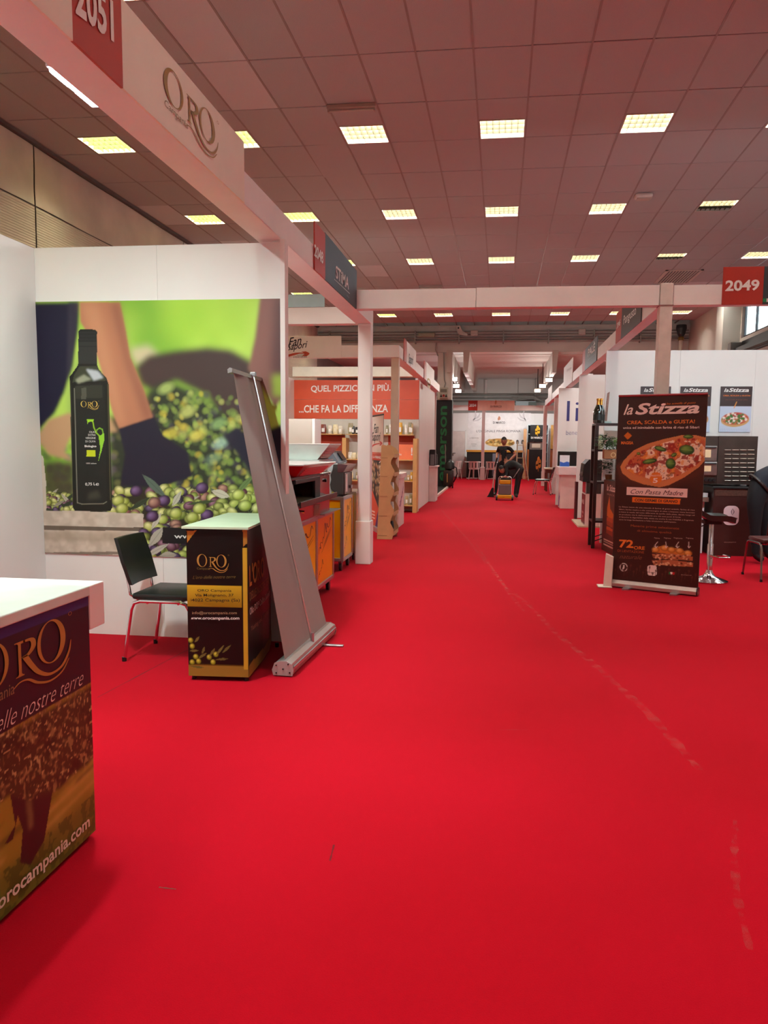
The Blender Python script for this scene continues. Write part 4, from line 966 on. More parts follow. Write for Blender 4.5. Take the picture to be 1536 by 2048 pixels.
part('landing_shelf', BM().prism([(-1.64,y0-.02,1.005),(-1.55,y0-.02,1.03),(-1.55,y0-.02,1.01),(-1.64,y0-.02,.955)], (0,y1-y0-.06,0)), mat('shelf_black', (30,24,24), .3), ov)
part('front_lip', BM().box(-1.562,-1.548,y0-.02,y1-.08,.985,1.034,.003), mat('shelf_black', (30,24,24), .3), ov)
part('knob', BM().lathe([(.018,0),(.016,.02)], (-1.64,7.2,1.15), 12, 'X'), blk, ov); part('nozzle', BM().tube([(-1.64,6.2,.94),(-1.58,6.2,.935)], .012), CHROME, ov)
part('corner_clip', BM().prism([(-1.638,6.75,.85),(-1.61,6.82,.85),(-1.61,6.86,.95),(-1.638,6.8,.95)], (0,.06,0)), mat('clip_tan', (150,84,50), .4), ov)
part('spill_tray', BM().box(-1.70, -1.58, 6.95, 7.66, .84, .85, .002), STEEL, ov)
hood(ov, -1.62, -1.525, y0+.1, 7.02, .12, 1.227, 1.318, -2.3, redm, redm)
part('control_box', BM().box(-2.0, -1.66, 7.18, y1, 1.225, 1.31, .004), mat('steel_pale', (190,186,180), .3, .5), ov)
# second oven with white-ended hood
ov = thing('pizza_oven', 'taller oven whose white-ended red hood rises behind the red one', 'oven', (-2.1, 8.25, 0))
part('body', BM().box(-2.5, -1.93, 8.0, 8.55, .1, 1.325, .006), mat('oven_steel', (150,146,142), .3, .7), ov)
for x in (-2.45, -1.98):
    for y in (8.05, 8.5): part('foot', BM().lathe([(.03,0),(.03,.1)], (x,y,0), 8), BLACKP, ov)
part('door', BM().box(-1.932, -1.925, 8.06, 8.5, .95, 1.25), blk, ov)
hood(ov, -1.90, -1.765, 8.0, 8.5, .04, 1.328, 1.482, -2.7, redm, mat('hood_white', (214,226,222), .4))
part('shelf_glass', BM().box(-2.7, -1.85, 7.86, 8.56, 1.31, 1.326), mat('shelf_pale', (196,214,212), .2), ov)
# grey forming machine on the cart by the post
mc = thing('dough_machine', 'grey dough machine with dark hinged door on the cart by the post', 'machine', (-2.0, 9.1, .9))
gry = mat('machine_grey', (182,194,196), .35, var=.03); blg = mat('machine_bluegrey', (120,134,146), .3, .3)
part('body', BM().box(-2.35, -1.87, 8.9, 9.42, .89, 1.27, .01), gry, mc)
part('top_housing', BM().prism([(-2.3,8.9,1.272),(-1.86,8.9,1.272),(-1.94,8.9,1.40),(-2.3,8.9,1.40)], (0,.52,0)), blg, mc)
part('top_plate', BM().box(-2.32, -1.93, 8.88, 9.43, 1.40, 1.408), STEEL, mc)
wav = [(-1.868,.905),(-1.90,.93),(-1.95,.97),(-1.96,1.02),(-1.945,1.08),(-1.955,1.13),(-1.93,1.19),(-1.92,1.255),(-1.80,1.255),(-1.80,.905)]
part('wavy_guard', BM().prism([(x, 8.895, z) for x, z in wav], (0,-.012,0)), mat('guard_dark', (62,62,62), .4), mc)
part('door', BM().box(-1.87, -1.795, 8.93, 9.40, .90, 1.16, .008), mat('door_dark', (62,46,46), .25, .4), mc)
part('canopy', BM().prism([(-1.87,8.88,1.165),(-1.80,8.88,1.165),(-1.75,8.88,1.25),(-1.87,8.88,1.26)], (0,.54,0)), mat('canopy_mauve', (120,84,88), .25, .5), mc)
part('label_strip', BM().box(-1.796, -1.793, 9.0, 9.09, .93, 1.14), INKW, mc); part('latch', BM().box(-1.796,-1.775,9.24,9.32,.96,1.0,.004), STEEL, mc)
part('window', BM().prism([(-1.862,9.12,1.30),(-1.862,9.36,1.30),(-1.925,9.36,1.385),(-1.925,9.12,1.385)], (.006,0,.004)), blk, mc)
part('warning_sticker', BM().box(-1.94,-1.90,8.892,8.897,.895,.93), mat('sticker_yellow', (214,206,40), .5), mc)

# ================================================================== LEFT ROW: SPICE STAND
ob = thing('slogan_board', 'orange board lettered QUEL PIZZICO IN PIÙ on the spice stand', 'sign', (-3.2, 17.29, 2.04))
x0, x1 = atY(587,800,17.28).x, atY(838,800,17.28).x; zs = [atY(700,838,17.28).z, atY(700,799,17.28).z, atY(700,760,17.28).z]
om = mat('orange_board', (206,74,30), .5, var=.03)
for a, c in zip(zs[:-1], zs[1:]): part('panel', BM().box(x0, min(x1,-1.80), 17.285, 17.299, a+.002, c-.002), om, ob)
text_px('QUEL PIZZICO IN PIÙ.', ob, INKW, ('Y', 17.283), (622,786), (781,784), (622,768), .02)
text_px('...CHE FA LA DIFFERENZA', ob, INKW, ('Y', 17.283), (598,825.5), (776,824.5), (598,810.5), .02)
part('line', BM().box(atY(741,798,17.28).x, atY(752,798,17.28).x, 17.282, 17.285, zs[1]-.004, zs[1]+.006), mat('line_peach', (230,150,110), .5), ob)
wood = mat('pine_wood', (206,160,98), .6, var=.12, scale=5); 
sh = thing('display_shelf', 'long pine shelf unit filled with spice bags under the orange board', 'shelf', (-3.1, 17.0, 0))
xe = atY(835,950,17.0).x; zl = [atY(700,y,16.9).z for y in (868,918,960,1008)]
part('back_board', BM().box(-4.6, xe, 17.2, 17.28, .05, zs[0]-.01), mat('shelf_back', (200,196,186), .6), sh)
for x in (-4.6, atY(685,900,16.9).x, xe-.09): part('upright', BM().box(x, x+.09, 16.85, 17.2, 0, 1.62, .004), wood, sh)
ups = [-4.6, atY(685,900,16.9).x, xe-.09]
for z in zl:
    for a, c in zip(ups[:-1], ups[1:]): part('shelf_board', BM().box(a+.09, c, 16.83, 17.2, z-.02, z, .003), wood, sh)
a, c = ups[1]+.1, ups[2]-.01
part('back_panel', BM().box(ups[0]+.09, ups[1], 17.19, 17.2, zl[1], zl[0]-.03), mat('shelf_red', (172,58,30), .6), sh)
part('back_panel', BM().box(atY(775,900,17.1).x, c, 17.19, 17.2, zl[1], zl[0]-.03), mat('shelf_red', (172,58,30), .6), sh)
bx = thing('carton_display', 'salmon display carton with white exclamation mark on the pine shelf', 'carton', (c-.3, 17.0, zl[1]))
xa, xb = atY(794,905,16.95).x, atY(829,905,16.95).x
part('carton', BM().box(xa, xb, 16.92, 17.18, zl[1]+.001, atY(810,889,16.9).z, .003), mat('salmon_carton', (240,128,84), .5), bx)
text_px('!', bx, INKW, ('Y', 16.917), (822,911), (825,911), (822,895), .03); text_px('Oro', bx, INKW, ('Y', 16.917), (796,911), (803,911), (796,906), .01)
# bags of spices: pouch with crimped top and label
def pouch(lab, x, y, z, w, h, m_, lm, grp):
    t = thing('spice_bag', lab, 'bag', (x, y, z), group=grp); d = .035+.2*w
    def f(u, v):
        a = 2*math.pi*u; tp = 1-.92*v**3; k = .82+.18*math.sin(v*3.1)
        return (x+math.cos(a)*w/2*k*(1+.05*math.sin(5*a+x*9)), y+math.sin(a)*d/2*tp*k, z+.001+h*v)
    part('pouch', BM().grid(f, 14, 7), m_, t, smooth=True)
    if lm: part('label', BM().box(x-w*.25, x+w*.25, y-d/2-.006, y-d/2+.01, z+h*.2, z+h*.6), lm, t)
bagm = [mat('bag_clear', (214,206,190), .25, var=.15, scale=12), mat('bag_paprika', (116,44,26), .4, var=.3, scale=40), mat('bag_cream', (224,210,170), .35, var=.15, scale=20), mat('bag_olive', (142,132,96), .4, var=.3, scale=40), mat('bag_black', (34,34,36), .3), mat('bag_yellow', (214,160,40), .4, var=.2, scale=20), mat('bag_tan', (190,160,110), .4, var=.2, scale=30)]
bagn = ['clear', 'paprika red', 'cream', 'olive grey', 'black', 'yellow', 'tan']
def bagrow(L, zk, shelf, Y=16.98):
    z = zl[zk]
    for (xp, wp, hp, k) in L:
        x = atY(xp, 868, Y).x; w = .74*(atY(xp+wp, 868, Y).x-atY(xp, 868, Y).x)
        if any(u-w*.55 < x < u+.09+w*.55 for u in ups): x = [u+.1+w*.56 if x > u+.04 else u-.01-w*.56 for u in ups if u-w*.55 < x < u+.09+w*.55][0]
        h = (atY(xp, 868, Y).z-atY(xp, 868+hp, Y).z)
        pouch(bagn[k]+' spice bag standing on the '+shelf+' pine shelf board', x, Y, z, w, h, bagm[k], INKW if k != 2 else mat('label_cream', (236,226,196), .5), 'spice bags on the '+shelf+' pine shelf board')
bagrow([(636,11,14,0),(647,15,19,1),(660,11,17,0),(671,14,19,2),(684,12,16,0),(696,14,22,3),(706,10,16,4),(714,10,14,4),(722,9,18,0),(745,9,18,0),(774,8,18,3),(781,8,20,0),(789,7,18,0),(800,14,24,5),(812,10,20,0),(820,11,24,3),(828,9,22,6)], 0, 'top')
bagrow([(690,10,12,2),(698,12,14,0),(708,12,13,2),(717,9,14,2),(742,9,14,2)], 1, 'second')
bagrow([(824,8,18,5),(818,9,12,6),(806,10,14,6),(700,14,16,2),(716,12,16,3)], 2, 'third')
bagrow([(823,9,22,3),(815,9,18,6),(804,10,16,0)], 3, 'bottom')
t = thing('silver_tray', 'domed pale bundle lying beside the grey cabinet', 'bundle', (-3.3, 15, 1.5)) if False else None
# pale grey tall cabinet
cb = thing('tall_cabinet', 'pale grey tall cabinet with white edge in the spice stand', 'cabinet', (-3.6, 14.6, 0))
x1 = atY(630,850,14.4).x; zt = atY(600,838,14.4).z
part('body', BM().box(x1-.85, x1-.055, 14.4, 14.9, .03, zt, .004), mat('cabinet_grey', (186,180,168), .5, var=.06, scale=2), cb)
part('side_panel', BM().box(x1-.05, x1, 14.38, 14.9, .03, zt+.005, .003), WHITE, cb); part('plinth', BM().box(x1-.84, x1-.01, 14.42, 14.88, 0, .03), BLACKP, cb); part('handle', BM().box(x1-.76, x1-.745, 14.375, 14.4, 1.0, 1.4), ALU, cb)
# roll-up of the spice brand, angled
a, c = gp(742,1058), gp(764,1068)
rb = thing('roll_up_banner', 'spice brand roll-up with white top and dark picture half', 'roll-up banner', ((a.x+c.x)/2, 12.2, 0))
p0, p1 = gp(739,1054), gp(764,1067); p1 = p1+(p1-p0)*.05; dv = (p1-p0)
part('cassette', BM().prism([p0+Vector((dx, 0, h)) for dx, h in ((-.07,0),(.07,0),(.06,.07),(-.06,.07))], dv), mat('cassette_silver', (196,190,186), .3, .7), rb)
xl_, xr_ = atY(745,826,12.6), atY(774,823,12.3); H = 1.98
nb_ = frame(p0, dv, (0,0,1))[3]
bk = part('backing', BM().prism([p0+Vector((0,0,.07))-nb_*.003, p1+Vector((0,0,.07))-nb_*.003, p1+Vector((0,0,H))-nb_*.003, p0+Vector((0,0,H))-nb_*.003], -nb_*.003), grayb, rb)
part('top_rail', BM().tube([p0+Vector((-.005,0,H)), p1+Vector((-.005,0,H))], .014), DARKM, rb)
C = Canvas(dv.length, H-.07, .008, (222,206,196)); W_, Hh = C.w, C.h
C.rect(0, W_, 0, Hh*.60, (40,34,40)); C.rect(0, W_, Hh*.60, Hh*.67, (200,66,44))
C.poly([(0,0),(W_,0),(W_,Hh*.08),(W_*.2,Hh*.32),(0,Hh*.36)], (206,84,60)); C.poly([(W_*.45,0),(W_,0),(W_,Hh*.30),(W_*.6,Hh*.12)], (60,40,110))
for k in range(60):
    u, v = r_.uniform(0, W_*.8), Hh*r_.uniform(.28,.58); C.ell(u, v, .06, .05, [(150,66,30),(176,130,90),(206,190,160),(120,80,50),(90,90,40)][r_.randint(5)], 0, .9, .2, (220,190,150))
for v in (.33,.4,.47,.54,.58): C.line([(W_*.72,Hh*v),(W_*.85,Hh*(v+.02)),(W_*.97,Hh*(v+.045))], .018, (230,226,220))
for v in (.06,.09,.12): C.rect(W_*.06, W_*.42, Hh*v, Hh*v+.025, (240,220,210))
C.mesh('print', p0+Vector((0,0,.07)), dv, (0,0,1), rb, .001, .45)
u1 = dv.normalized()
lettering('Fan', rb, navyi, p0+dv*.3+Vector((0,0,1.68)), dv*.35, (0,0,.16), .01, .3); lettering('Sapori', rb, navyi, p0+dv*.15+Vector((0,0,1.5)), dv*.65, (0,0,.2), .01, .3)
emblem([([(0,0),(.3,.6),(1,.9)], [.05,.2,.1]), ([(.85,1.2),(1.05,.9),(.9,.5)], .15)], rb, mat('red_ink', (196,40,40), .5, var=0), p0+dv*.12+Vector((0,0,1.42)), dv*.72, (0,0,.1))
lettering('LA CUCINA PIÙ', rb, mat('peach_ink', (236,180,160), .5, var=0), p0+dv*.1+Vector((0,0,1.32)), dv*.8, (0,0,.035)); lettering('FA LA FERENZA', rb, INKW, p0+dv*.1+Vector((0,0,1.25)), dv*.8, (0,0,.04), .02)
# cardboard wavy display tower seen from the side
kraft = mat('kraft_board', (190,146,102), .7, var=.06, scale=8)
kd = thing('cardboard_stand', 'kraft cardboard display tower with wavy front edges', 'display stand', (-1.78, 12.45, 0))
yN, yF = 12.05, 12.62; xA, xB = -1.99, -1.70
side = [(-1.90,0.0),(-1.66,0.0)]
zz = [0, .30, .60, .90, 1.18]
for i in range(4):
    z0 = .06+.31*i; side += [(-1.63,z0+.06),(-1.635,z0+.10),(-1.69,z0+.2),(-1.68,z0+.26)]
side += [(-1.63,1.31),(-1.64,1.36),(-1.69,1.43),(-1.77,1.475),(-1.82,1.485),(-1.84,1.47)]
part('side_panel', BM().prism([(x, yN, z) for x, z in side], (0,.006,0)), kraft, kd); part('side_panel', BM().prism([(x, yF, z) for x, z in side], (0,.006,0)), kraft, kd)
part('back_panel', BM().prism([(-1.90,yN+.006,0),(-1.894,yN+.006,0),(-1.834,yN+.006,1.46),(-1.84,yN+.006,1.46)], (0,yF-yN-.006,0)), kraft, kd)
for i in range(5):
    z0 = .06+.31*i if i < 4 else 1.28
    part('shelf', BM().box(-1.89+.012*i, -1.635, yN+.006, yF, z0, z0+.008), kraft, kd); part('shelf_lip', BM().box(-1.64, -1.634, yN+.006, yF, z0, z0+.06), kraft, kd)
    if i < 5: part('tab', BM().box(-1.885+.012*i, -1.74, yN-.004, yN, z0-.006, z0+.006), mat('kraft_edge', (160,118,80), .7), kd)
    if i in (0, 1, 2): pouch(['black', 'clear', 'white'][i]+' snack bag in the kraft display tower, tier %d from its foot' % (i+1), -1.73, yN+.25, z0+.009, .13, .2, bagm[(4,0,0)[i]], INKW, 'bags in the kraft tower')
# white counter with purple script
ct = thing('white_counter', 'white counter with purple script logo behind the kraft tower', 'counter', (-1.85, 14.3, 0))
part('body', BM().box(-2.08, -1.78, 13.75, 14.55, 0, .88, .005), mat('counter_pinkwhite', (220,206,200), .5), ct); part('top', BM().box(-2.14, -1.74, 13.68, 14.6, .88, .975, .01), mat('counter_top2', (222,208,202), .45), ct)
pur = mat('purple_ink', (120,40,110), .5, var=0)
lettering('Sapori', ct, pur, (-1.779, 14.42, .28), (0, 0, .5), (0, -.5, 0), .01, .3) if False else lettering('Sapori', ct, pur, (-1.779,13.85,.25), (0,.62,.38), (0,-.06,.16), .01, .3)
bw = thing('sample_tray', 'small grey tray with dark food samples on the white counter', 'tray', (-1.95, 14.1, .976))
part('tray', BM().box(-2.08,-1.84,13.9,14.3,.976,1.01,.005), mat('tray_grey', (120,118,120), .4), bw); part('dome', BM().prism([(-2.07,13.95,1.011),(-1.88,13.95,1.011),(-1.92,13.95,1.20),(-2.03,13.95,1.20)], (0,.3,0)), mat('clear_acrylic', (226,230,230), .1, trans=.8, var=0), bw)
# monitor desk at the end of the row
t = thing('white_desk', 'narrow white desk against the aisle partition', 'desk', (-1.78, 20.6, 0))
part('body', BM().box(-1.835, -1.66, 20.3, 21.0, 0, .90, .005), mat('desk_white', (226,214,210), .5), t); part('top', BM().box(-1.835, -1.62, 20.25, 21.05, .9, .94, .004), mat('desk_white', (226,214,210), .5), t)
for i, (ya, yb, h, xx) in enumerate(((20.32,20.6,.42,-1.68),(20.68,20.85,.30,-1.66))):
    t = thing('coffee_machine' if i == 0 else 'coffee_grinder', ('black and grey coffee machine' if i == 0 else 'slim black grinder')+' on the narrow white desk', 'machine', (-1.75, ya, .941))
    part('body', BM().box(-1.83, xx, ya, yb, .941, .941+h, .02), BLACKP, t); part('front_panel', BM().box(xx+.001, xx+.004, ya+.04, yb-.04, .99, .9+h*.9), mat('panel_grey', (110,110,112), .4), t)
    part('end_panel', BM().box(-1.81, xx-.02, ya-.003, ya-.0005, .96, .9+h*.8), mat('panel_grey', (110,110,112), .4), t)
# dark low stage edge behind the end panel
struct('trim_2', BM().box(-2.9, -1.78, 22.1, 27.2, 0, .05), mat('stage_dark', (24,24,26), .5)); struct('trim_3', BM().box(-1.80, -1.74, 21.98, 27.0, 0, .06), mat('stage_edge', (214,196,190), .5))
vc = thing('floor_scrubber', 'dark upright cleaning machine parked by the black column wrap', 'cleaning machine', (-1.68, 27.0, 0))
part('body', BM().box(-1.92, -1.58, 26.75, 27.2, .06, .62, .05), mat('scrubber_dark', (38,18,20), .4), vc, smooth=True); part('head', BM().lathe([(.05,.62),(.17,.66),(.16,.86),(.1,.95),(.02,.98)], (-1.72,26.95,0), 14), BLACKP, vc, smooth=True)
part('handle', BM().tube([(-1.85,26.95,.6),(-1.87,26.9,1.1),(-1.88,26.88,1.5)], .018), mat('handle_grey', (120,110,110), .4), vc); part('stripe', BM().box(-1.80,-1.77,26.74,26.752,.2,.5), mat('stripe_tan', (190,140,80), .5), vc)
part('hose', BM().tube([(-1.58,26.9,.75),(-1.48,26.85,.7),(-1.45,26.85,.5),(-1.52,26.85,.3),(-1.58,26.9,.2)], .022), BLACKP, vc, smooth=True)
for x in (-1.9,-1.6): part('wheel', BM().lathe([(.06,-.02),(.06,.02)], (x,26.85,.06), 12, 'X'), BLACKP, vc)
# ================================================================== RIGHT ROW
# --- La Stizza roll-up
brown = (58,26,20)
rs = thing('roll_up_banner', 'brown la Stizza roll-up with large pizza picture', 'roll-up banner', (1.63, 8.3, 0))
p0, p1 = Vector((1.225,8.45,0)), Vector((2.02,8.06,0)); dv = p1-p0; nn_ = Vector((dv.y, -dv.x, 0)).normalized()
if nn_.y > 0: nn_ = -nn_
prof = [(-.05,.015),(.05,.015),(.055,.05),(.035,.085),(-.035,.085),(-.055,.05)]
part('cassette', BM().prism([p0+nn_*a+Vector((0,0,h)) for a, h in prof], dv), mat('cassette_warm', (196,178,172), .3, .6), rs)
for q in (p0, p1-dv*.012): part('end_cap', BM().prism([q+nn_*a*1.08+Vector((0,0,max(.004,h*1.04-.002))) for a, h in prof], dv*.012), BLACKP, rs)
for f in (.2, .75): q = p0+dv*f; part('swing_foot', BM().prism([q+nn_*.0+Vector((-.05,0,0)), q+Vector((.05,0,0)), q+nn_*.13+Vector((.04,0,0)), q+nn_*.13+Vector((-.03,0,0))], (0,0,.014)), ALU, rs)
HB = 2.02; base = p0+nn_*.02+Vector((0,0,.085)); lean = Vector((.02,0,0))
part('backing', BM().prism([base-nn_*.004, base+dv-nn_*.004, base+dv-nn_*.004+Vector((0,0,HB-.085)), base-nn_*.004+Vector((0,0,HB-.085))], -nn_*.002), grayb, rs)
part('top_rail', BM().tube([base+Vector((0,0,HB-.085)), base+dv+Vector((0,0,HB-.085))], .012), mat('rail_red', (140,30,40), .4), rs)
part('pole', BM().tube([p0+dv*.5-nn_*.03+Vector((0,0,.06)), p0+dv*.5-nn_*.0+Vector((0,0,HB))], .009), ALU, rs)
W_, Hh = dv.length, HB-.085
C = Canvas(W_, Hh, .0052, brown)
# banner space from the zoom crop: corners TL(195,112) TR(985,105) BL(120,1815) BR(880,1895)
def sz(x, y):
    v = None
    # inverse bilinear by two steps
    t = (y-112)/(1815-112)
    for _ in range(6):
        xl = 195+(120-195)*t; xr = 985+(880-985)*t; s = (x-xl)/(xr-xl)
        yt = 112+(105-112)*s; yb = 1815+(1895-1815)*s; t = (y-yt)/(yb-yt)
    return (s*W_, (1-t)*Hh)
def sp_(L): return [sz(*p) for p in L]
C.poly(sp_([(165,750),(230,700),(900,560),(960,800),(900,900),(560,980),(330,960),(200,880)]), (84,40,28), 1, .01)
C.poly(sp_([(165,820),(260,900),(560,970),(870,860),(940,800),(935,1000),(800,940),(420,960),(250,960)]), (70,32,22), .8, .02)
pz = sp_([(205,760),(240,700),(330,610),(460,550),(600,510),(760,475),(880,478),(965,500),(960,700),(900,770),(780,860),(640,935),(560,952),(420,925),(300,880),(225,820)])
C.poly(pz, (206,128,76), 1, .006)
inner = sp_([(250,770),(300,690),(400,615),(560,555),(740,505),(900,505),(958,530),(950,680),(880,750),(740,840),(600,890),(460,870),(330,830)])
C.poly(inner, (196,96,60), 1, .012)
I = np.zeros(C.U.shape, bool); n_ = len(inner)
for i in range(n_):
    (x0, y0), (x1, y1) = inner[i], inner[(i+1) % n_]
    if y0 != y1: I ^= ((C.V >= min(y0,y1)) & (C.V < max(y0,y1)) & (C.U < x0+(C.V-y0)*(x1-x0)/(y1-y0)))
nA, nB_ = C.noise(.07, 21), C.noise(.045, 23)
C.put(I & (nA > .52), (238,214,190), .95, .006); C.put(I & (nB_ < .36), (150,30,24), .9, .006); C.put(I & (nB_ > .64), (232,150,60), .7, .008); C.put(I & (C.noise(.025, 29) > .68), (120,60,40), .7, .003)
for x, y, a, b_, ro in ((570,598,.062,.024,-.25),(800,610,.075,.05,-.1),(475,712,.075,.026,.2),(660,735,.05,.055,0),(815,490,.05,.02,0),(375,640,.02,.015,0),(690,655,.03,.02,.5)):
    u, v = sz(x, y); C.ell(u, v, a, b_, (50,92,30), ro, 1, .12, (120,160,70)); C.line([(u-a*.7*math.cos(ro), v-a*.7*math.sin(ro)), (u+a*.7*math.cos(ro), v+a*.7*math.sin(ro))], .005, (150,180,90), .6)
u, v = sz(530, 868); R0 = .062
C.poly([(u+(R0*(1+.07*math.cos(14*a)))*math.cos(a), v+(R0*(1+.07*math.cos(14*a)))*math.sin(a)) for a in np.linspace(0, 6.283, 70)[:-1]], (226,120,36))
C.poly(sp_([(276,440),(316,475),(276,510),(240,475)]), (214,110,30))
C.poly(sp_([(267,950),(805,968),(800,1048),(263,1022)]), (240,214,206)); C.poly(sp_([(315,1044),(742,1062),(738,1112),(312,1090)]), (226,112,30))
# sliced sandwich loaf picture
C.poly(sp_([(490,1540),(540,1510),(600,1490),(660,1520),(720,1520),(780,1550),(835,1560),(830,1585),(640,1575),(490,1560)]), (206,120,46), 1, .004)
for x, y in ((520,1535),(600,1520),(660,1535),(730,1545),(800,1565)): u, v = sz(x, y); C.ell(u, v, .04, .03, (214,130,50), 0, .9, .3, (240,190,110))
for yb in (1590, 1650):
    C.poly(sp_([(488,yb-15),(660,yb-20),(842,yb+8),(838,yb+45),(640,yb+35),(500,yb+22)]), (176,100,66), 1, .004)
    for k in range(40): u, v = sz(r_.uniform(500,830), yb+r_.uniform(-8,35)); C.ell(u, v, .011, .008, [(90,40,26),(226,180,140),(206,150,110)][r_.randint(3)], 0, .9, .4)
for x in (540, 610, 722, 808): 
    dx = {540:-22, 610:4, 722:-18, 808:0}[x]; C.line([sz(x,1462), sz(x+dx,1490), sz(x+dx*.6,1515)], .006, (226,214,206)); C.line([sz(x+dx-8,1500), sz(x+dx*.6,1517), sz(x+dx*.6+14,1502)], .005, (226,214,206))
u, v = sz(232, 1702); C.ell(u, v, .042, .045, (220,206,200), 0, 1, .04); C.ell(u, v, .034, .037, brown, 0, 1, .04); C.poly(sp_([(226,1680),(240,1682),(238,1715),(222,1725)]), (220,206,200))
C.poly(sp_([(462,1682),(518,1684),(530,1700),(528,1768),(515,1782),(462,1778),(447,1765),(448,1695)]), (236,216,210))
for k, cc in enumerate(((20,120,60),(236,226,222),(190,30,36))): C.poly(sp_([(632+17*k,1745),(648+17*k,1746),(648+17*k,1770),(632+17*k,1768)]), cc)
for k in range(26): u, v = .03+k*W_/27, .05+.03*(k % 3); C.line([(u,v),(u+.005,v+.05)], .006, (84,44,34), .8); C.ell(u+.005, v+.055, .01, .014, (84,44,34), 0, .8)
C.mesh('print', base, dv, (0,0,1), rs, .002, .4)
ru_ = dv.normalized()
def stext(s, m_, p0_, p1_, top, **k):
    a, c, t = sz(*p0_), sz(*p1_), sz(*top); o = base+ru_*a[0]+Vector((0,0,a[1])); return lettering(s, rs, m_, o, ru_*(c[0]-a[0])+Vector((0,0,c[1]-a[1])), (0,0,t[1]-a[1]), off=.004, **k)
pk = mat('pinkwhite_ink', (244,222,214), .5, var=0)
stext('la', pk, (238,285), (325,282), (238,190), bold=.01, shear=.35); stext('Stizza', pk, (345,285), (912,280), (345,180), bold=.028, shear=.25)
stext('Una scintilla di gusto', INKO, (615,203), (880,196), (615,180), shear=.4); stext('CREA, SCALDA e GUSTA!', INKO, (270,376), (872,374), (270,338), bold=.02)
stext('unica ed inimitabile con farina di riso di Sibari', pk, (235,412), (908,416), (235,390), bold=.012); stext('MAGISA', INKO, (215,553), (328,555), (215,525), bold=.03)
stext('PINSOTTA', pk, (482,852), (575,852), (482,838)); stext('5', pk, (502,912), (545,912), (502,866), bold=.03)
dkp = mat('dark_script', (92,60,56), .5, var=0)
stext('Con Pasta Madre', dkp, (300,1010), (765,1030), (300,968), shear=.4); stext('CON GERME DI GRANO', mat('darkbrown_ink', (50,22,16), .5, var=0), (337,1082), (718,1098), (337,1056), bold=.03)
for k, s_ in enumerate(('La Stizza nasce da una miscela di farine di grani antichi, farina di riso', 'Sibari, lievito madre e olio extravergine di oliva. L\'impasto viene lavorato', 'a mano in modo del tutto differente da quello della pizza, dando luogo ad', 'un prodotto che fa dell\'autenticità uno dei suoi punti di forza.', 'A favorire la digeribilità della stizza ma anche la sua friabilità e fragranza', 'sono la lunga lievitazione e l\'alta idratazione dell\'impasto.')):
    y = 1140+24*k; x1_ = (862, 862, 860, 745, 852, 705)[k]; stext(s_, mat('text_beige', (196,164,152), .5, var=0), (192,y), (x1_,y+34*(x1_-192)/670), (192,y-15), bold=.008)
om_ = mat('rust_ink', (168,80,36), .5, var=0)
stext('Materie prime selezionate', om_, (300,1325), (727,1352), (300,1298)); stext('di altissima qualità', om_, (358,1370), (662,1390), (358,1346))
stext('72', INKO, (190,1515), (322,1522), (190,1438), bold=.03); stext('ORE', INKO, (326,1533), (425,1538), (326,1500), bold=.02); stext('DI LIEVITAZIONE', om_, (178,1555), (418,1572), (178,1533)); stext('naturale', mat('brown_ink', (120,66,44), .5, var=0), (195,1618), (400,1628), (195,1580), shear=.4)
for (x, w) in ((510,48),(595,60),(680,75),(785,62)): stext('lorem ipsum' if False else 'fragrante', mat('text_beige', (196,164,152), .5), (x,1432), (x+w,1438), (x,1416))
stext('Pangusto', dkp, (455,1755), (520,1758), (455,1742), bold=.01); stext('@lastizzagourmet', mat('text_beige', (196,164,152), .5), (738,1774), (828,1780), (738,1764))

# --- white L-shaped stand foot beside the roll-up
wb = thing('sign_foot', 'white metal upright plate on a flat foot beside the brown roll-up', 'stand', (1.17, 8.4, 0))
wm = mat('white_metal', (226,212,198), .45)
part('upright', BM().prism([(1.125,8.40,.012),(1.205,8.36,.012),(1.212,8.36,.33),(1.14,8.40,.36)], (.015,.06,0)), wm, wb); part('foot', BM().box(1.07, 1.215, 8.36, 8.52, 0, .012, .003), wm, wb)

# --- dark rack with bottle, jar and plants
rk = thing('metal_rack', 'dark brown open metal rack holding plants and a bottle', 'rack', (1.6, 11.6, 0))
rkm = mat('rack_brown', (46,26,24), .45, .2); x0, x1, y0, y1 = 1.36, 2.1, 11.6, 12.05; zt = 1.83
for x in (x0, x1-.05):
    for y in (y0, y1-.05): part('post', BM().box(x, x+.05, y, y+.05, 0, zt-.03, .004), rkm, rk)
sz_ = [.38, .95, 1.42, zt-.03]
for z in sz_: part('shelf', BM().box(x0+.003, x1-.003, y0+.003, y1-.003, z, z+.03, .004), rkm, rk)
for y in (y0+.02, y1-.03):
    for z in (.6,): part('brace', BM().tube([(x0+.02,y,.1),(x1-.03,y,.36)], .008), rkm, rk)
def bottle(lab, x, y, z, r, h):
    t = thing('sparkling_bottle', lab, 'bottle', (x, y, z)); k = h
    part('glass', BM().lathe([(r*.8,0),(r,.02*k),(r,.42*k),(r*.92,.52*k),(r*.55,.68*k),(r*.36,.76*k),(r*.34,.8*k)], (x,y,z+.001), 20), mat('bottle_glass', (8,16,12), .08, coat=1), t, smooth=True)
    part('foil', BM().lathe([(r*.40,.74*k),(r*.36,.8*k),(r*.34,.92*k),(r*.42,.93*k),(r*.42,.985*k),(r*.36,k)], (x,y,z+.001), 16), mat('gold_foil', (190,130,50), .3, .7), t, smooth=True)
    part('label', BM().lathe([(r*1.01,.12*k),(r*1.01,.36*k)], (x,y,z+.001), 20), mat('bottle_label', (24,26,24), .5), t)
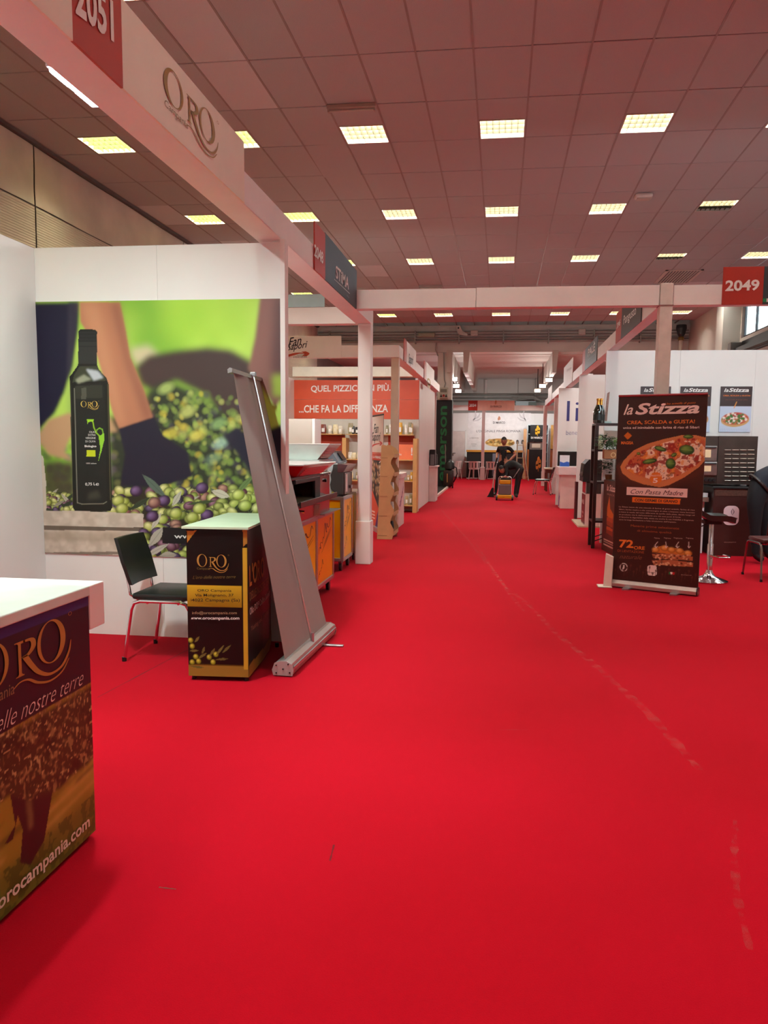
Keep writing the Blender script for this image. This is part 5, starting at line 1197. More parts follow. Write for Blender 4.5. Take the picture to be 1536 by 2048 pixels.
bp_ = atY(1197,845,11.7); bottle('large dark sparkling wine bottle with gold foil on the rack', bp_.x, 11.8, zt+.001, .068, .36); bottle('second dark bottle with gold foil half hidden on the rack', bp_.x+.06, 11.95, zt+.001, .06, .37)
t = thing('wood_sample', 'narrow speckled brown board standing at the partition edge', 'board', (1.62, 12.2, 1.8))
a, c = atY(1211,788,12.25), atY(1206,842,12.25); part('board', BM().prism([(a.x,12.05,a.z),(a.x+.035,12.05,a.z+.02),(c.x+.03,12.05,zt+.001),(c.x-.01,12.05,zt+.001)], (0,.03,0)), mat('board_speckle', (150,110,96), .5, var=.25, scale=40), t)
part('foot', BM().box(c.x-.01, c.x+.09, 11.98, 12.04, zt+.001, zt+.04, .006), mat('foot_mint', (190,214,208), .3), t)
# plants
def leafy(t, c, r, n, m_, seed):
    R = random.Random(seed); b = BM()
    for k in range(n):
        a, e, d = R.uniform(0, 6.283), R.uniform(-.5, 1.4), r*R.uniform(.35, 1)
        p = Vector(c)+Vector((math.cos(a)*math.cos(e)*d, math.sin(a)*math.cos(e)*d*.8, math.sin(e)*d))
        u = Vector((math.cos(a)+R.uniform(-.5,.5), math.sin(a)+R.uniform(-.5,.5), R.uniform(-.6,.4))).normalized(); w = u.cross(Vector((0,0,1))).normalized(); L = r*R.uniform(.28,.42)
        n_ = u.cross(w)
        b.add([p, p+u*L*.5+w*L*.34+n_*L*.08, p+u*L, p+u*L*.5-w*L*.34+n_*L*.08, p+u*L*.5], [(0,1,4),(1,2,4),(2,3,4),(3,0,4)])
    o = part('foliage', b, m_, t); o['kind'] = 'stuff'; return o
gA, gB = mat('herb_dark', (34,66,26), .5, var=.3, scale=30), mat('herb_bright', (92,140,46), .5, var=.25, scale=30)
def potted(lab, x, y, z, w, h, r, m_, pm, seed):
    t = thing('potted_herb', lab, 'plant', (x, y, z))
    part('pot', BM().lathe([(w*.42,0),(w*.5,h),(w*.44,h),(w*.4,h-.02)], (x,y,z+.001), 16), pm, t, smooth=True); part('soil', BM().lathe([(w*.42,h-.022),(w*.42,h-.016)], (x,y,z+.001), 12), mat('soil', (50,34,24), .9), t)
    part('stem', BM().tube([(x,y,z+h-.02),(x+.01,y,z+h+r*.9)], .006), gA, t); leafy(t, (x,y,z+h+r*.55), r, 170, m_, seed)
kp = mat('kraft_pot', (150,98,60), .7, var=.1); zsh = sz_[2]+.03
zsh2 = sz_[1]+.03
a = atY(1216,880,11.8); potted('dark green herb in a kraft wrapped pot on the rack', a.x, 11.78, 1.2, .22, .12, .16, gA, kp, 3) if False else None
tp_ = thing('plant_crate', 'kraft crate with printed ring holding two herbs above the snack tower', 'crate', (1.78, 11.5, 1.2))
cx0, cx1 = atY(1207,918,11.3).x, atY(1241,918,11.3).x; cz0, cz1 = 1.322, 1.322+.13
part('crate', BM().box(cx0, cx1+.02, 11.25, 11.44, cz0, cz1, .004), kp, tp_); emblem([('ring',.5,.5,.5,.5,.14,.14,0)], tp_, mat('ring_tan', (206,170,120), .6), (cx0+.09,11.249,cz0+.02), (.07,0,0), (0,0,.07))
for lab, xp, yp, m_, r, sd_ in (('dark bushy herb growing from the kraft crate', 1213, 890, gA, .15, 5), ('bright green basil growing from the kraft crate', 1233, 896, gB, .11, 6)):
    a = atY(xp, yp, 11.35); a.z = max(a.z, cz1+.07); t = thing('herb_plant', lab, 'plant', (a.x, 11.35, cz1)); part('stem', BM().tube([(a.x,11.35,cz1+.001),(a.x,11.35,a.z)], .008), gA, t); leafy(t, a, r, 220, m_, sd_)
a = atY(1200,885,11.8); t = thing('pickle_jar', 'glass jar of pale pickles on the rack shelf', 'jar', (a.x, 11.8, zsh)); part('glass', BM().lathe([(.05,0),(.055,.02),(.055,.17),(.04,.19),(.045,.2)], (a.x,11.8,zsh+.001), 16), mat('jar_pickle', (196,190,150), .15, var=.25, scale=30), t, smooth=True); part('lid', BM().lathe([(.048,.2),(.048,.225)], (a.x,11.8,zsh+.001), 16), mat('jar_lid', (206,206,200), .3, .6), t)
a = atY(1198,935,11.8); t = thing('herb_plant', 'small herb spilling over the lower rack shelf', 'plant', (1.62, 11.8, zsh2)); part('pot', BM().lathe([(.06,0),(.075,.1),(.06,.1)], (1.62,11.8,zsh2+.001), 14), kp, t); leafy(t, (1.62,11.78,zsh2+.2), .17, 160, gA, 9)
# --- brown snack tower with clear display
sn = thing('snack_tower', 'brown printed snack tower with clear display case on top', 'display stand', (1.75, 11.2, 0))
a0, a1 = gp(1192,1088), gp(1216,1112); pA, pB = Vector((1.555,11.95,0)), Vector((1.55,10.85,0)); 
pA, pB = Vector((1.50,11.52,0)), Vector((1.60,10.75,0)); zt = 1.02
bmn = mat('tower_brown', (62,34,28), .45)
part('body', BM().prism([pA, pB, Vector((1.98,10.75,0)), Vector((1.98,11.52,0))], (0,0,zt)), bmn, sn)
C = Canvas((pB-pA).length, zt-.02, .009, (74,40,34)); W_ = C.w
C.poly([(W_*.3,.62),(W_*.42,.80),(W_*.5,.62),(W_*.72,.55),(W_*.7,.48),(W_*.3,.50)], (206,110,40), 1, .008)
for v, c_ in ((.44,(176,80,40)),(.38,(150,64,34)),(.30,(190,96,50)),(.26,(130,56,34))): C.poly([(W_*.3,v),(W_*.7,v-.02),(W_*.7,v+.05),(W_*.3,v+.055)], c_, 1, .006)
for v in (.12,.15,.08): C.rect(W_*.12, W_*.88, v, v+.014, (214,180,168))
C.mesh('print', pA+Vector((0,0,.01)), pB-pA, (0,0,1), sn, .002, .4)
d_ = pB-pA; lettering('la Stizza', sn, pk, pA+d_*.22+Vector((0,0,.87)), d_*.6, (0,0,.09), .02, .3); lettering('SNACK', sn, mat('text_beige', (196,164,152), .5), pA+d_*.25+Vector((0,0,.81)), d_*.5, (0,0,.025))
acr = mat('clear_acrylic2', (236,236,232), .06, trans=.9, var=0)
part('display_case', BM().box(1.6, 1.95, 10.85, 11.45, zt+.002, zt+.3, .004), acr, sn); part('case_shelf', BM().box(1.61, 1.94, 10.86, 11.44, zt+.15, zt+.155), acr, sn)
part('price_card', BM().box(1.62, 1.73, 10.842, 10.846, zt+.12, zt+.29), mat('card_grey', (206,200,204), .5), sn)
for i, (x, y, z) in enumerate(((1.70,11.0,zt+.012),(1.84,11.05,zt+.012),(1.76,11.25,zt+.012),(1.72,11.05,zt+.163),(1.84,11.2,zt+.163))):
    t = thing('bread_loaf', 'golden flat loaf in the clear case of the snack tower, '+('lower' if i < 3 else 'upper')+' tier', 'bread', (x, y, z), group='loaves in the snack tower case')
    part('crust', BM().lathe([(.02,0),(.065,.012),(.07,.03),(.05,.05),(.01,.056)], (x,y,z), 14), mat('bread_crust', (206,140,60), .6, var=.2, scale=25), t, smooth=True); part('topping', BM().lathe([(.045,.05),(.03,.062),(.005,.064)], (x,y,z), 10), mat('bread_top', (226,190,110), .6, var=.2, scale=40), t)

# --- Pangusto counter, oven, posters
pcn = thing('brown_counter', 'dark brown Pangusto counter under the steel oven', 'counter', (3.1, 11.5, 0))
x0 = atY(1424,1050,11.18).x; x1 = atY(1500,1050,11.18).x+.35; zt = atY(1450,973,11.18).z
part('body', BM().box(x0, x1, 11.18, 11.9, .0, zt-.03, .004), mat('pan_brown', (64,32,28), .4, var=.06), pcn)
part('top', BM().box(x0-.02, x1+.02, 11.15, 11.95, zt-.03, zt, .004), DARKM, pcn)
part('frieze', BM().box(x0+.02, x1-.02, 11.172, 11.18, atY(1450,992,11.18).z, atY(1450,976,11.18).z), mat('frieze_brown', (86,56,46), .4, var=.3, scale=40), pcn)
a, c = atY(1446,1050,11.17), atY(1479,1012,11.17); wd_, hg_ = c.x-a.x, c.z-a.z; rr = .07
pts = []
for cx_, cz_, a0_ in ((a.x+rr,a.z+rr,180),(c.x-rr,a.z+rr,270),(c.x-rr,c.z-rr,0),(a.x+rr,c.z-rr,90)):
    for k in range(6): an = math.radians(a0_+18*k); pts.append((cx_+rr*math.cos(an), 11.176, cz_+rr*math.sin(an)))
part('logo_plate', BM().prism(pts, (0,-.003,0)), mat('plate_pink', (226,206,210), .5), pcn)
text_px('Pangusto', pcn, mat('plum_ink', (70,40,60), .5, var=0), ('Y', 11.172), (1450,1040), (1475,1040), (1450,1034), .015); text_px('www.pangusto.it', pcn, mat('text_beige', (196,164,152), .5), ('Y', 11.178), (1448,1086), (1472,1086), (1448,1083))
emblem([([(.5,0),(.35,.5),(.5,1.)], [.02,.1,.02]), ([(.5,0),(.7,.5),(.5,1.)], [.02,.1,.02])], pcn, mat('plum_ink', (70,40,60), .5), atY(1457,1030,11.172), (.1,0,0), (0,0,.09))
# white low shelf left of the counter
sd2 = thing('side_shelf', 'white side table with brown board left of the brown counter', 'table', (2.5, 11.6, 0))
part('board', BM().box(2.2, x0-.03, 11.3, 11.8, .74, .80), mat('shelf_brown', (120,92,80), .5), sd2); part('upper', BM().box(2.2, x0-.03, 11.35, 11.8, .80, .86), WHITE, sd2); part('leg_panel', BM().box(2.25, x0-.06, 11.4, 11.75, 0, .74), WHITE, sd2)
ovn = thing('steel_oven', 'brushed steel deck oven with rows of vent slots on the counter', 'oven', (2.9, 11.5, zt))
xo0, xo1 = atY(1440,900,11.2).x, atY(1515,900,11.2).x; zo = atY(1450,872,11.2).z; darkst = mat('dark_steel', (92,84,78), .3, .8, var=.15, scale=4)
part('cabinet', BM().box(xo0-.55, xo1-.02, 11.22, 11.9, zt+.03, zo, .006), darkst, ovn)
part('back_panel', BM().box(xo0-.02, xo1, 11.205, 11.22, zt+.03, zo), darkst, ovn)
b = BM()
for r in range(8):
    for k in range(4):
        q = atY(1449+15.5*k, 900+8.7*r, 11.2); part('vent_slot', BM().box(q.x, q.x+.085, 11.19, 11.205, q.z-.006, q.z+.006, .003), mat('slot_highlight', (176,166,150), .3, .6), ovn)  # pale slot colour paints in the highlight on each vent
for r, (ya, yb) in enumerate(((892,922),(924,950))):
    q0, q1 = atY(1412,yb,11.2), atY(1434,ya,11.2); dd = part('deck_door', BM().box(q0.x-.3, q1.x, 11.18, 11.22, q0.z, q1.z, .004), STEEL, ovn); part('door_glass', BM().box(q1.x-.22, q1.x-.08, 11.176, 11.18, q0.z+.05, q1.z-.05), mat('door_card', (236,206,160), .5), dd)
    part('door_handle', BM().tube([(q1.x-.3,11.15,q1.z-.02),(q1.x-.02,11.15,q1.z-.02)], .01), BLACKP, dd)
for k in range(3): q = atY(1412+8*k, 960, 11.2); part('knob', BM().lathe([(.022,-.03),(.022,0)], (q.x,11.21,q.z), 12, 'Y'), BLACKP, ovn)
for x in (xo0-.5, xo1-.08):
    for y in (11.28, 11.8): part('foot', BM().box(x, x+.05, y, y+.05, zt, zt+.03), BLACKP, ovn)
# posters
def poster(lab, xl, xr, yt, yb, full=True):
    a, c = atY(xl, yb, 12.29), atY(xr, yt, 12.29); t = thing('pizza_poster', lab, 'poster', ((a.x+c.x)/2, 12.29, a.z)); W, H = c.x-a.x, c.z-a.z
    part('board', BM().box(a.x, c.x, 12.283, 12.3, a.z, c.z), mat('poster_edge', (90,86,90), .5), t)
    C = Canvas(W, H, .009, (196,210,232)); C.rect(0, W, H*.57, H, (52,26,24))
    u, v = W*.5, H*.30; C.ell(u, v-.02, W*.45, H*.155, (206,160,104), .05, 1, .06); C.ell(u, v+.0, W*.42, H*.135, (190,80,60), .05, 1, .1)
    R = np.random.RandomState(int(xl))
    for k in range(90):
        an, d = R.uniform(0,6.28), R.uniform(0,1)**.5; C.ell(u+math.cos(an)*d*W*.38, v+math.sin(an)*d*H*.115, .02, .016, [(238,220,206),(150,30,30),(236,226,214),(80,120,50),(206,120,80)][R.randint(5)], 0, .95, .3)
    for k in range(6): an = k*1.05; C.ell(u+math.cos(an)*W*.24, v+math.sin(an)*H*.06, .03, .02, (70,112,44), an, 1, .2)
    C.line([(W*.52,H*.66),(W*.47,H*.57),(W*.45,H*.53)], .012, (226,150,60))
    for k in range(16): C.line([(W*(.06+.055*k),H*.03),(W*(.06+.055*k)+.006,H*.07)], .006, (160,180,214), .8)
    C.mesh('print', (a.x, 12.282, a.z), (1,0,0), (0,0,1), t, .001, .4)
    o = Vector((a.x, 12.281, a.z)); lettering('la', t, INKW, o+Vector((W*.1,0,H*.88)), (W*.14,0,0), (0,0,H*.08), .01, .3, .002); lettering('Stizza', t, INKW, o+Vector((W*.25,0,H*.88)), (W*.64,0,0), (0,0,H*.085), .025, .25, .002)
    lettering('CREA, SCALDA e GUSTA!', t, INKO, o+Vector((W*.08,0,H*.78)), (W*.86,0,0), (0,0,H*.035), .02, 0, .002); lettering('una scintilla di gusto unica', t, mat('rust_ink', (168,80,36), .5), o+Vector((W*.16,0,H*.7)), (W*.7,0,0), (0,0,H*.018), 0, 0, .002)
poster('la Stizza pizza poster hung nearest the oven end of the partition', 1437, 1505, 773, 864); poster('la Stizza poster mostly hidden by the brown roll-up', 1357, 1423, 773, 864); poster('la Stizza poster crossed by the gantry post', 1278, 1342, 773, 864)

# --- bar stool
st = thing('bar_stool', 'chrome bar stool with curved black seat beside the roll-up', 'stool', (2.4, 9.0, 0))
sx, sy = 2.36, 9.0
part('base', BM().lathe([(.20,0),(.205,.012),(.16,.03),(.07,.06),(.04,.10),(.033,.13)], (sx,sy,0), 28), CHROME, st, smooth=True)
part('column', BM().lathe([(.032,.12),(.032,.42),(.024,.43),(.024,.66)], (sx,sy,0), 16), CHROME, st, smooth=True)
part('footrest', BM().tube([(sx-.02,sy,.30),(sx+.06,sy-.16,.29),(sx+.16,sy-.16,.29),(sx+.2,sy-.05,.29),(sx+.16,sy+.06,.29)], .011), CHROME, st, smooth=True)
def sf(u, v):
    x = -.21+.42*u; z = .755+.30*max(0,(.38-u))**1.2-.25*max(0,u-.82)**1.5; return (sx+x, sy-.19+.38*v, z-.015*math.sin(v*math.pi)+0)
b = BM().grid(sf, 14, 6); k = len(b.v); f0 = list(b.f); b.v += [(x*.97+sx*.03, y*.97+sy*.03, z-.06) for x, y, z in b.v]; b.f += [tuple(i+k for i in f[::-1]) for f in f0]
nu, nv = 15, 7; rim = [i for i in range(nu)]+[nu*j+nu-1 for j in range(1, nv)]+[nu*(nv-1)+i for i in range(nu-2, -1, -1)]+[nu*j for j in range(nv-2, 0, -1)]
b.f += [(rim[i], rim[(i+1) % len(rim)], rim[(i+1) % len(rim)]+k, rim[i]+k) for i in range(len(rim))]
part('seat', b, mat('stool_black', (34,44,42), .25, coat=.4), st, smooth=True); part('seat_plate', BM().box(sx-.09, sx+.09, sy-.08, sy+.08, .65, .69), BLACKP, st)
part('lever', BM().tube([(sx,sy,.66),(sx-.12,sy-.08,.63),(sx-.16,sy-.1,.62)], .007), BLACKP, st)
make_chair('brown visitor chair with steel legs beside the bending person', (3.16, 9.35, 0), math.radians(95), vinyl('brown_vinyl', (74,24,24)), mat('chair_steel', (150,140,138), .25, .9, var=0))

# --- touch-screen machine stand, brochure counter, chair, tables
kx = thing('oven_kiosk', 'black smart oven on a white stand with maroon PALÈ front', 'kiosk', (1.7, 14.9, 0))
x0, x1, y0, y1 = 1.58, 2.15, 14.62, 15.2
pm = mat('kiosk_white', (226,206,200), .5)
part('stand', BM().box(x0, x1, y0, y1, .03, .62, .004), pm, kx); part('plinth', BM().box(x0-.12, x1, y0-.03, y1+.7, 0, .03), mat('kiosk_plinth', (206,186,160), .6), kx)
fp = part('front_panel', BM().box(x0-.008, x0, y0+.02, y1-.02, .06, .60), mat('maroon', (110,20,30), .4), kx)
lettering('PALÈ', fp, pk, (x0-.009, y1-.1, .42), (0,-.38,0), (0,0,.1), .02); lettering('FORNI', fp, pk, (x0-.009, y1-.16, .24), (0,-.26,0), (0,0,.04), .02); lettering('TOP', fp, pk, (x0-.009, y1-.2, .16), (0,-.18,0), (0,0,.04), .02)
part('drawer', BM().box(x0, x1, y0, y1, .622, .84, .008), mat('kiosk_glass', (70,62,60), .1, .3), kx); part('drawer_edge', BM().box(x0-.004, x0+.01, y0-.004, y0+.01, .622, .84), ALU, kx)
part('oven_body', BM().prism([(x0-.06,y0-.02,.842),(x1,y0-.02,.842),(x1,y0-.02,1.22),(x0+.04,y0-.02,1.25),(x0-.04,y0-.02,1.16)], (0,y1-y0+.04,0)), BLACKP, kx)
part('screen', BM().prism([(x0-.055,y0+.02,.93),(x0-.055,y1-.04,.93),(x0-.03,y1-.06,1.17),(x0-.03,y0+.03,1.17)], (-.014,0,.004)), mat('screen_glass', (66,64,48), .1), kx)
part('side_board', BM().box(1.52, 1.57, 15.9, 16.1, .03, .78), mat('maroon_dark', (66,14,20), .4), kx)
lc = thing('brochure_counter', 'white brochure counter with purple plant print', 'counter', (1.7, 19.2, 0))
x0 = 1.42; part('body', BM().box(x0+.03, x0+.62, 18.9, 19.5, 0, .80, .004), mat('kiosk_white', (226,206,200), .5), lc); part('top', BM().box(x0-.04, x0+.66, 18.82, 19.58, .8, 1.0, .012), mat('counter_lilac', (230,218,218), .45), lc)
pv = mat('violet_ink', (96,70,140), .5, var=0)
emblem([('poly',[(.0,0),(.62,0),(.66,.35),(.95,.7),(.7,.62),(.6,1),(.5,.6),(.3,.9),(.32,.5),(.05,.75),(.1,.4)])], lc, pv, (x0+.029,19.42,.03), (0,-.45,0), (0,0,.4), .002, 'plant_print')
br = thing('brochure_holder', 'upright leaflet with blue wave on the brochure counter', 'leaflet', (1.55, 19.1, 1.0)); part('leaflet', BM().box(1.43, 1.66, 19.1, 19.12, 1.0, 1.27), mat('leaflet_white', (226,232,240), .4), br)
part('wave', BM().prism([(1.432,19.099,1.002),(1.658,19.099,1.002),(1.658,19.099,1.10),(1.6,19.099,1.12),(1.52,19.099,1.09),(1.432,19.099,1.12)], (0,-.001,0)), mat('leaflet_blue', (50,96,190), .4), br)
tv = thing('black_monitor', 'large black monitor standing behind the brochure counter', 'monitor', (1.8, 19.7, .9)); a, c = atY(1115,932,19.7), atY(1147,903,19.7)
part('panel', BM().box(a.x, c.x+.5, 19.68, 19.74, a.z, c.z, .006), mat('screen_black', (8,8,9), .15), tv); part('stand', BM().box(a.x+.3, a.x+.4, 19.7, 19.76, .0, a.z), BLACKP, tv); part('stand_foot', BM().box(a.x+.15, a.x+.55, 19.62, 19.86, 0, .02), BLACKP, tv)
lb = mat('lino_blue', (34,30,110), .5, var=0)
g_ = thing('wall_lettering', 'dark blue vinyl lettering li on the white partition', 'lettering', (1.7, 19.995, 1.6)); a = atY(1132,842,19.996)
text_px('li', g_, lb, ('Y', 19.998), (1133,842), (1157,842), (1133,802), -.01); text_px('benessere', g_, mat('greyblue_ink', (120,120,160), .5, var=0), ('Y', 19.998), (1132,870), (1180,869), (1132,861), -.012)
make_chair('dark visitor chair with chrome legs beside the two slim posts', (1.32, 24.2, 0), math.radians(170), vinyl('black_vinyl', (18,22,20)), CHROME)
tb = thing('wood_table', 'small table with papers behind the slim white posts', 'table', (1.9, 26.2, 0))
part('top', BM().box(1.45, 2.6, 25.8, 26.6, .72, .76, .004), mat('table_cream', (214,200,170), .4), tb)
for x in (1.5, 2.5):
    for y in (25.85, 26.5): part('leg', BM().box(x, x+.06, y, y+.06, 0, .72), mat('table_brown', (96,40,26), .5), tb)
part('apron', BM().box(1.5, 2.56, 25.86, 26.54, .6, .72), mat('table_brown', (96,40,26), .5), tb)
lf = tag(part('paper_stack', BM().box(1.6, 1.9, 25.95, 26.2, .761, .775), WHITE), 'thin stack of white papers on the small table', 'papers')
# ================================================================== FAR STAND
YD2 = 35.99
gw = thing('wall_graphic', 'white printed graphic lettered PINSA ROMANA on the far partition', 'wall graphic', (-.1, 35.98, .9))
a, c = atY(935,905,YD2), atY(1062,826,YD2)
part('sheet', BM().box(a.x, c.x, 35.985, 35.999, a.z, c.z), mat('graphic_white', (232,232,232), .5), gw)
Yt = 35.982
text_px('DI MARCO', gw, navyi, ('Y', Yt), (986,847.5), (1010,847.5), (986,843), .01); wheat(gw, salm, atY(994.5,842,Yt), .16, .2)
text_px("L'ORIGINALE PINSA ROMANA", gw, mat('grey_text', (70,70,80), .5, var=0), ('Y', Yt), (953,864.5), (1041,864.5), (953,860))
for (x, y, w, s_) in ((939,877,18,'LA TRADIZIONE'),(943,889,10,'FARINA'),(944,892.5,7,'riso')): text_px(s_, gw, mat('grey_ink', (150,148,150), .6), ('Y', Yt), (x,y), (x+w,y), (x,y-2))
a, c = atY(970,894,Yt), atY(1030,876,Yt); C = Canvas(c.x-a.x, c.z-a.z, .02, (232,232,232)); W_, H_ = C.w, C.h
C.ell(W_/2, H_*.48, W_*.5, H_*.45, (196,150,80), 0, 1, .08)
for k in range(60): C.ell(W_*r_.uniform(.08,.92), H_*r_.uniform(.2,.8), .06, .04, [(226,190,110),(150,96,44),(120,100,50),(236,214,150)][r_.randint(4)], 0, .8, .4)
C.mesh('print', (a.x, Yt, a.z), (1,0,0), (0,0,1), gw, .001, .5)
for sx_ in (-1, 1):   # faint leaf ornaments
    o = atY(946 if sx_ < 0 else 1052, 842, Yt); emblem([([(0,0),(.3*-sx_,.5),(.2*-sx_,1)], [.05,.2,.03]), ([(0,.1),(.6*-sx_,.4),(.8*-sx_,.8)], [.05,.2,.03]), ([(0,.0),(.6*-sx_,.1),(1*-sx_,.35)], [.05,.16,.03])], gw, mat('faint_grey', (206,204,206), .5, var=0), o, (.4,0,0), (0,0,.5), name='ornament')
dr_ = thing('stand_door', 'white door with black handle at the end of the far partition', 'door', (-2.0, 35.9, 0))
a, c = atY(905,950,35.95), atY(930,863,35.95); part('leaf', BM().box(a.x, c.x, 35.94, 35.99, .02, c.z, .004), mat('door_white', (222,212,206), .5), dr_)
b = BM(); b.box(a.x-.06, a.x-.005, 35.95, 35.999, 0, c.z+.06); b.box(c.x+.005, c.x+.06, 35.95, 35.999, 0, c.z+.06); b.box(a.x-.06, c.x+.06, 35.95, 35.999, c.z+.008, c.z+.06); part('frame', b, WHITE, dr_)
q = atY(906,906,35.94); part('handle', BM().tube([(q.x,35.94,q.z),(q.x,35.89,q.z),(q.x+.12,35.89,q.z)], .012), BLACKP, dr_); part('lock', BM().lathe([(.025,-.01),(.025,0)], (q.x,35.94,q.z-.1), 10, 'Y'), BLACKP, dr_)
bc = thing('bar_counter', 'black bar counter with ochre top edge at the far stand', 'counter', (-.3, 35.3, 0)); a, c = atY(933,935,35.1), atY(1045,901,35.1)
part('front', BM().box(a.x, c.x, 35.1, 35.6, 0, c.z-.09, .004), mat('bar_black', (22,18,18), .5), bc); part('top', BM().box(a.x-.02, c.x+.02, 35.06, 35.64, c.z-.09, c.z, .004), mat('bar_ochre', (196,138,50), .5), bc)
part('door', BM().box(atY(985,920,35.1).x, atY(998,920,35.1).x, 35.085, 35.1, .1, c.z-.15), mat('bar_grey', (108,108,120), .5), bc)
# white bistro tables and plastic chairs
wp = mat('white_plastic', (232,220,216), .4)
def bistro(lab, x, y, r=.42):
    t = thing('bistro_table', lab, 'table', (x, y, 0)); part('top', BM().lathe([(r*.97,.72),(r,.73),(r,.745),(r*.97,.75)], (x,y,0), 24), wp, t); part('column', BM().lathe([(.035,.03),(.035,.72)], (x,y,0), 12), wp, t)
    for k in range(4): an = k*math.pi/2+.4; part('foot', BM().prism([(x,y-.02,.0),(x,y+.02,.0),(x,y+.02,.045),(x,y-.02,.045)], (.33,0,0)).mapv(lambda v, an=an: Vector((x+(v.x-x)*math.cos(an)-(v.y-y)*math.sin(an), y+(v.x-x)*math.sin(an)+(v.y-y)*math.cos(an), v.z))), wp, t)
bistro('white bistro table beside the white door end of the bar', -1.15, 34.6); bistro('white bistro table just behind the stand post', -.2, 34.5)
def pchair(lab, x, y, rz):
    t = thing('plastic_chair', lab, 'chair', (x, y, 0), rz)
    def bk(u, v): an = (u-.5)*2.4; return (-.2*math.cos(an)-.02-.05*v, .23*math.sin(an)*(1.05), .45+.34*v)
    b = BM(); g = BM().grid(bk, 12, 6); g.f = [f for i, f in enumerate(g.f) if not ((i//12) in (1,2,3,4) and (i % 12) % 3 == 1)]; b.add(g.v, g.f); k = len(b.v); b.v += [(x_*1.06, y_*1.04, z_) for x_, y_, z_ in g.v]; b.f += [tuple(i+k for i in f[::-1]) for f in g.f]
    part('backrest', b, wp, t); part('seat', BM().box(-.22, .22, -.22, .22, .43, .455, .012), wp, t)
    for sx_ in (-1, 1):
        for sy_2 in (-1, 1): part('leg', BM().tube([(.18*sx_,.18*sy_2,.43),(.23*sx_,.23*sy_2,0)], .02, 8, r2=.015), wp, t)
pchair('white plastic chair standing sideways by the white door', -1.95, 34.2, math.pi*.9); pchair('white plastic chair with open back in front of the bistro table', -1.1, 34.0, math.radians(90)); pchair('white plastic chair tucked behind the stand post', -.35, 33.95, math.radians(80))
sk = tag(part('canvas_bag', BM().lathe([(.12,0),(.2,.1),(.19,.3),(.14,.42),(.05,.46)], (-.68,34.78,.0), 12), mat('bag_brown', (96,54,40), .8, var=.2)), 'slumped brown bag on the carpet between the bistro tables', 'bag')
# white shelving, black sign, oven and wooden panels
ws = thing('white_shelving', 'white cube shelving framing the black wheat sign', 'shelf', (1.5, 35.3, 0)); a, c = atY(1053,955,35.2), atY(1097,850,35.2)
pale_w = mat('shelving_white', (206,222,224), .5)
for x in (a.x, a.x+.28, c.x-.28, c.x): part('side', BM().box(x-.015, x+.015, 35.2, 35.6, 0, c.z), pale_w, ws)
for z in (.4,.8,1.2,1.6,2.0,c.z): part('board', BM().box(a.x, a.x+.28, 35.2, 35.6, z-.015, z+.015), pale_w, ws); part('board', BM().box(c.x-.28, c.x, 35.2, 35.6, z-.015, z+.015), pale_w, ws)
part('back', BM().box(a.x, c.x, 35.6, 35.62, 0, c.z), mat('shelving_grey', (120,130,134), .5), ws)
sb = thing('wheat_sign', 'black DI MARCO sign with yellow wheat ear on the shelving', 'sign', (1.5, 35.15, 1.6)); p0_, p1_ = atY(1060,880,35.18), atY(1088,850,35.18)
part('board', BM().box(p0_.x, p1_.x, 35.17, 35.2, p0_.z, p1_.z), mat('sign_black', (12,11,11), .5), sb); ywm = mat('wheat_yellow', (226,170,20), .5, var=0)
wheat(sb, ywm, (p0_.x+.18, 35.168, p0_.z+.18), .28, .42); text_px('DI MARCO', sb, INKW, ('Y', 35.168), (1062,877.5), (1086,877.5), (1062,873.5), .03)
o2 = thing('counter_oven', 'small grey oven between shelving and black base cabinet', 'oven', (1.5, 35.1, 1.2)); z0 = atY(1070,899,35.0).z; p0_, p1_ = atY(1059,899,35.0), atY(1088,884,35.0)
part('body', BM().box(p0_.x, p1_.x, 35.0, 35.19, z0, p1_.z, .006), mat('oven_grey', (120,110,104), .4, .3), o2); part('glass', BM().box(p0_.x+.1, p1_.x-.15, 34.99, 35.0, z0+.08, p1_.z-.08), mat('oven_cream', (196,180,160), .3), o2); part('hood', BM().box(p0_.x-.05, p1_.x+.02, 34.95, 35.19, p1_.z+.01, p1_.z+.06), BLACKP, o2)
bcab = thing('base_cabinet', 'black base cabinet with orange wheat mark and wooden edge', 'cabinet', (1.5, 35.0, 0)); part('body', BM().box(p0_.x-.02, p1_.x+.05, 34.9, 35.19, 0, z0-.002, .004), mat('sign_black', (12,11,11), .5), bcab); part('edge', BM().box(p0_.x-.1, p0_.x-.022, 34.9, 35.19, 0, z0-.002), mat('cab_wood', (150,86,40), .5), bcab)
wheat(bcab, mat('wheat_orange', (196,110,40), .5, var=0), (p0_.x+.25, 34.899, .35), .3, .6)
wpn = thing('timber_screen', 'tall knotty timber screen beside the white shelving', 'screen', (2.3, 35.0, 0)); a, c = atY(1099,955,34.9), atY(1117,850,34.9)
part('upper', BM().box(a.x, c.x+.4, 34.9, 34.96, z0+.03, c.z), mat('knotty_pine', (166,124,60), .6, var=.2, scale=7), wpn); part('lower', BM().box(a.x, c.x+.4, 34.88, 34.96, 0, z0), mat('reddish_wood', (132,70,34), .55, var=.2, scale=6), wpn); part('trim', BM().box(a.x, c.x+.4, 34.87, 34.96, z0, z0+.03), mat('dark_trim', (70,26,18), .5), wpn)
cbx = tag(part('cardboard_sheet', BM().box(atY(1047,880,34.9).x, atY(1053,880,34.9).x, 34.9, 35.1, 0, atY(1050,858,34.9).z, .005), kraft), 'tall kraft cardboard sheet leaning beside the shelving', 'cardboard')
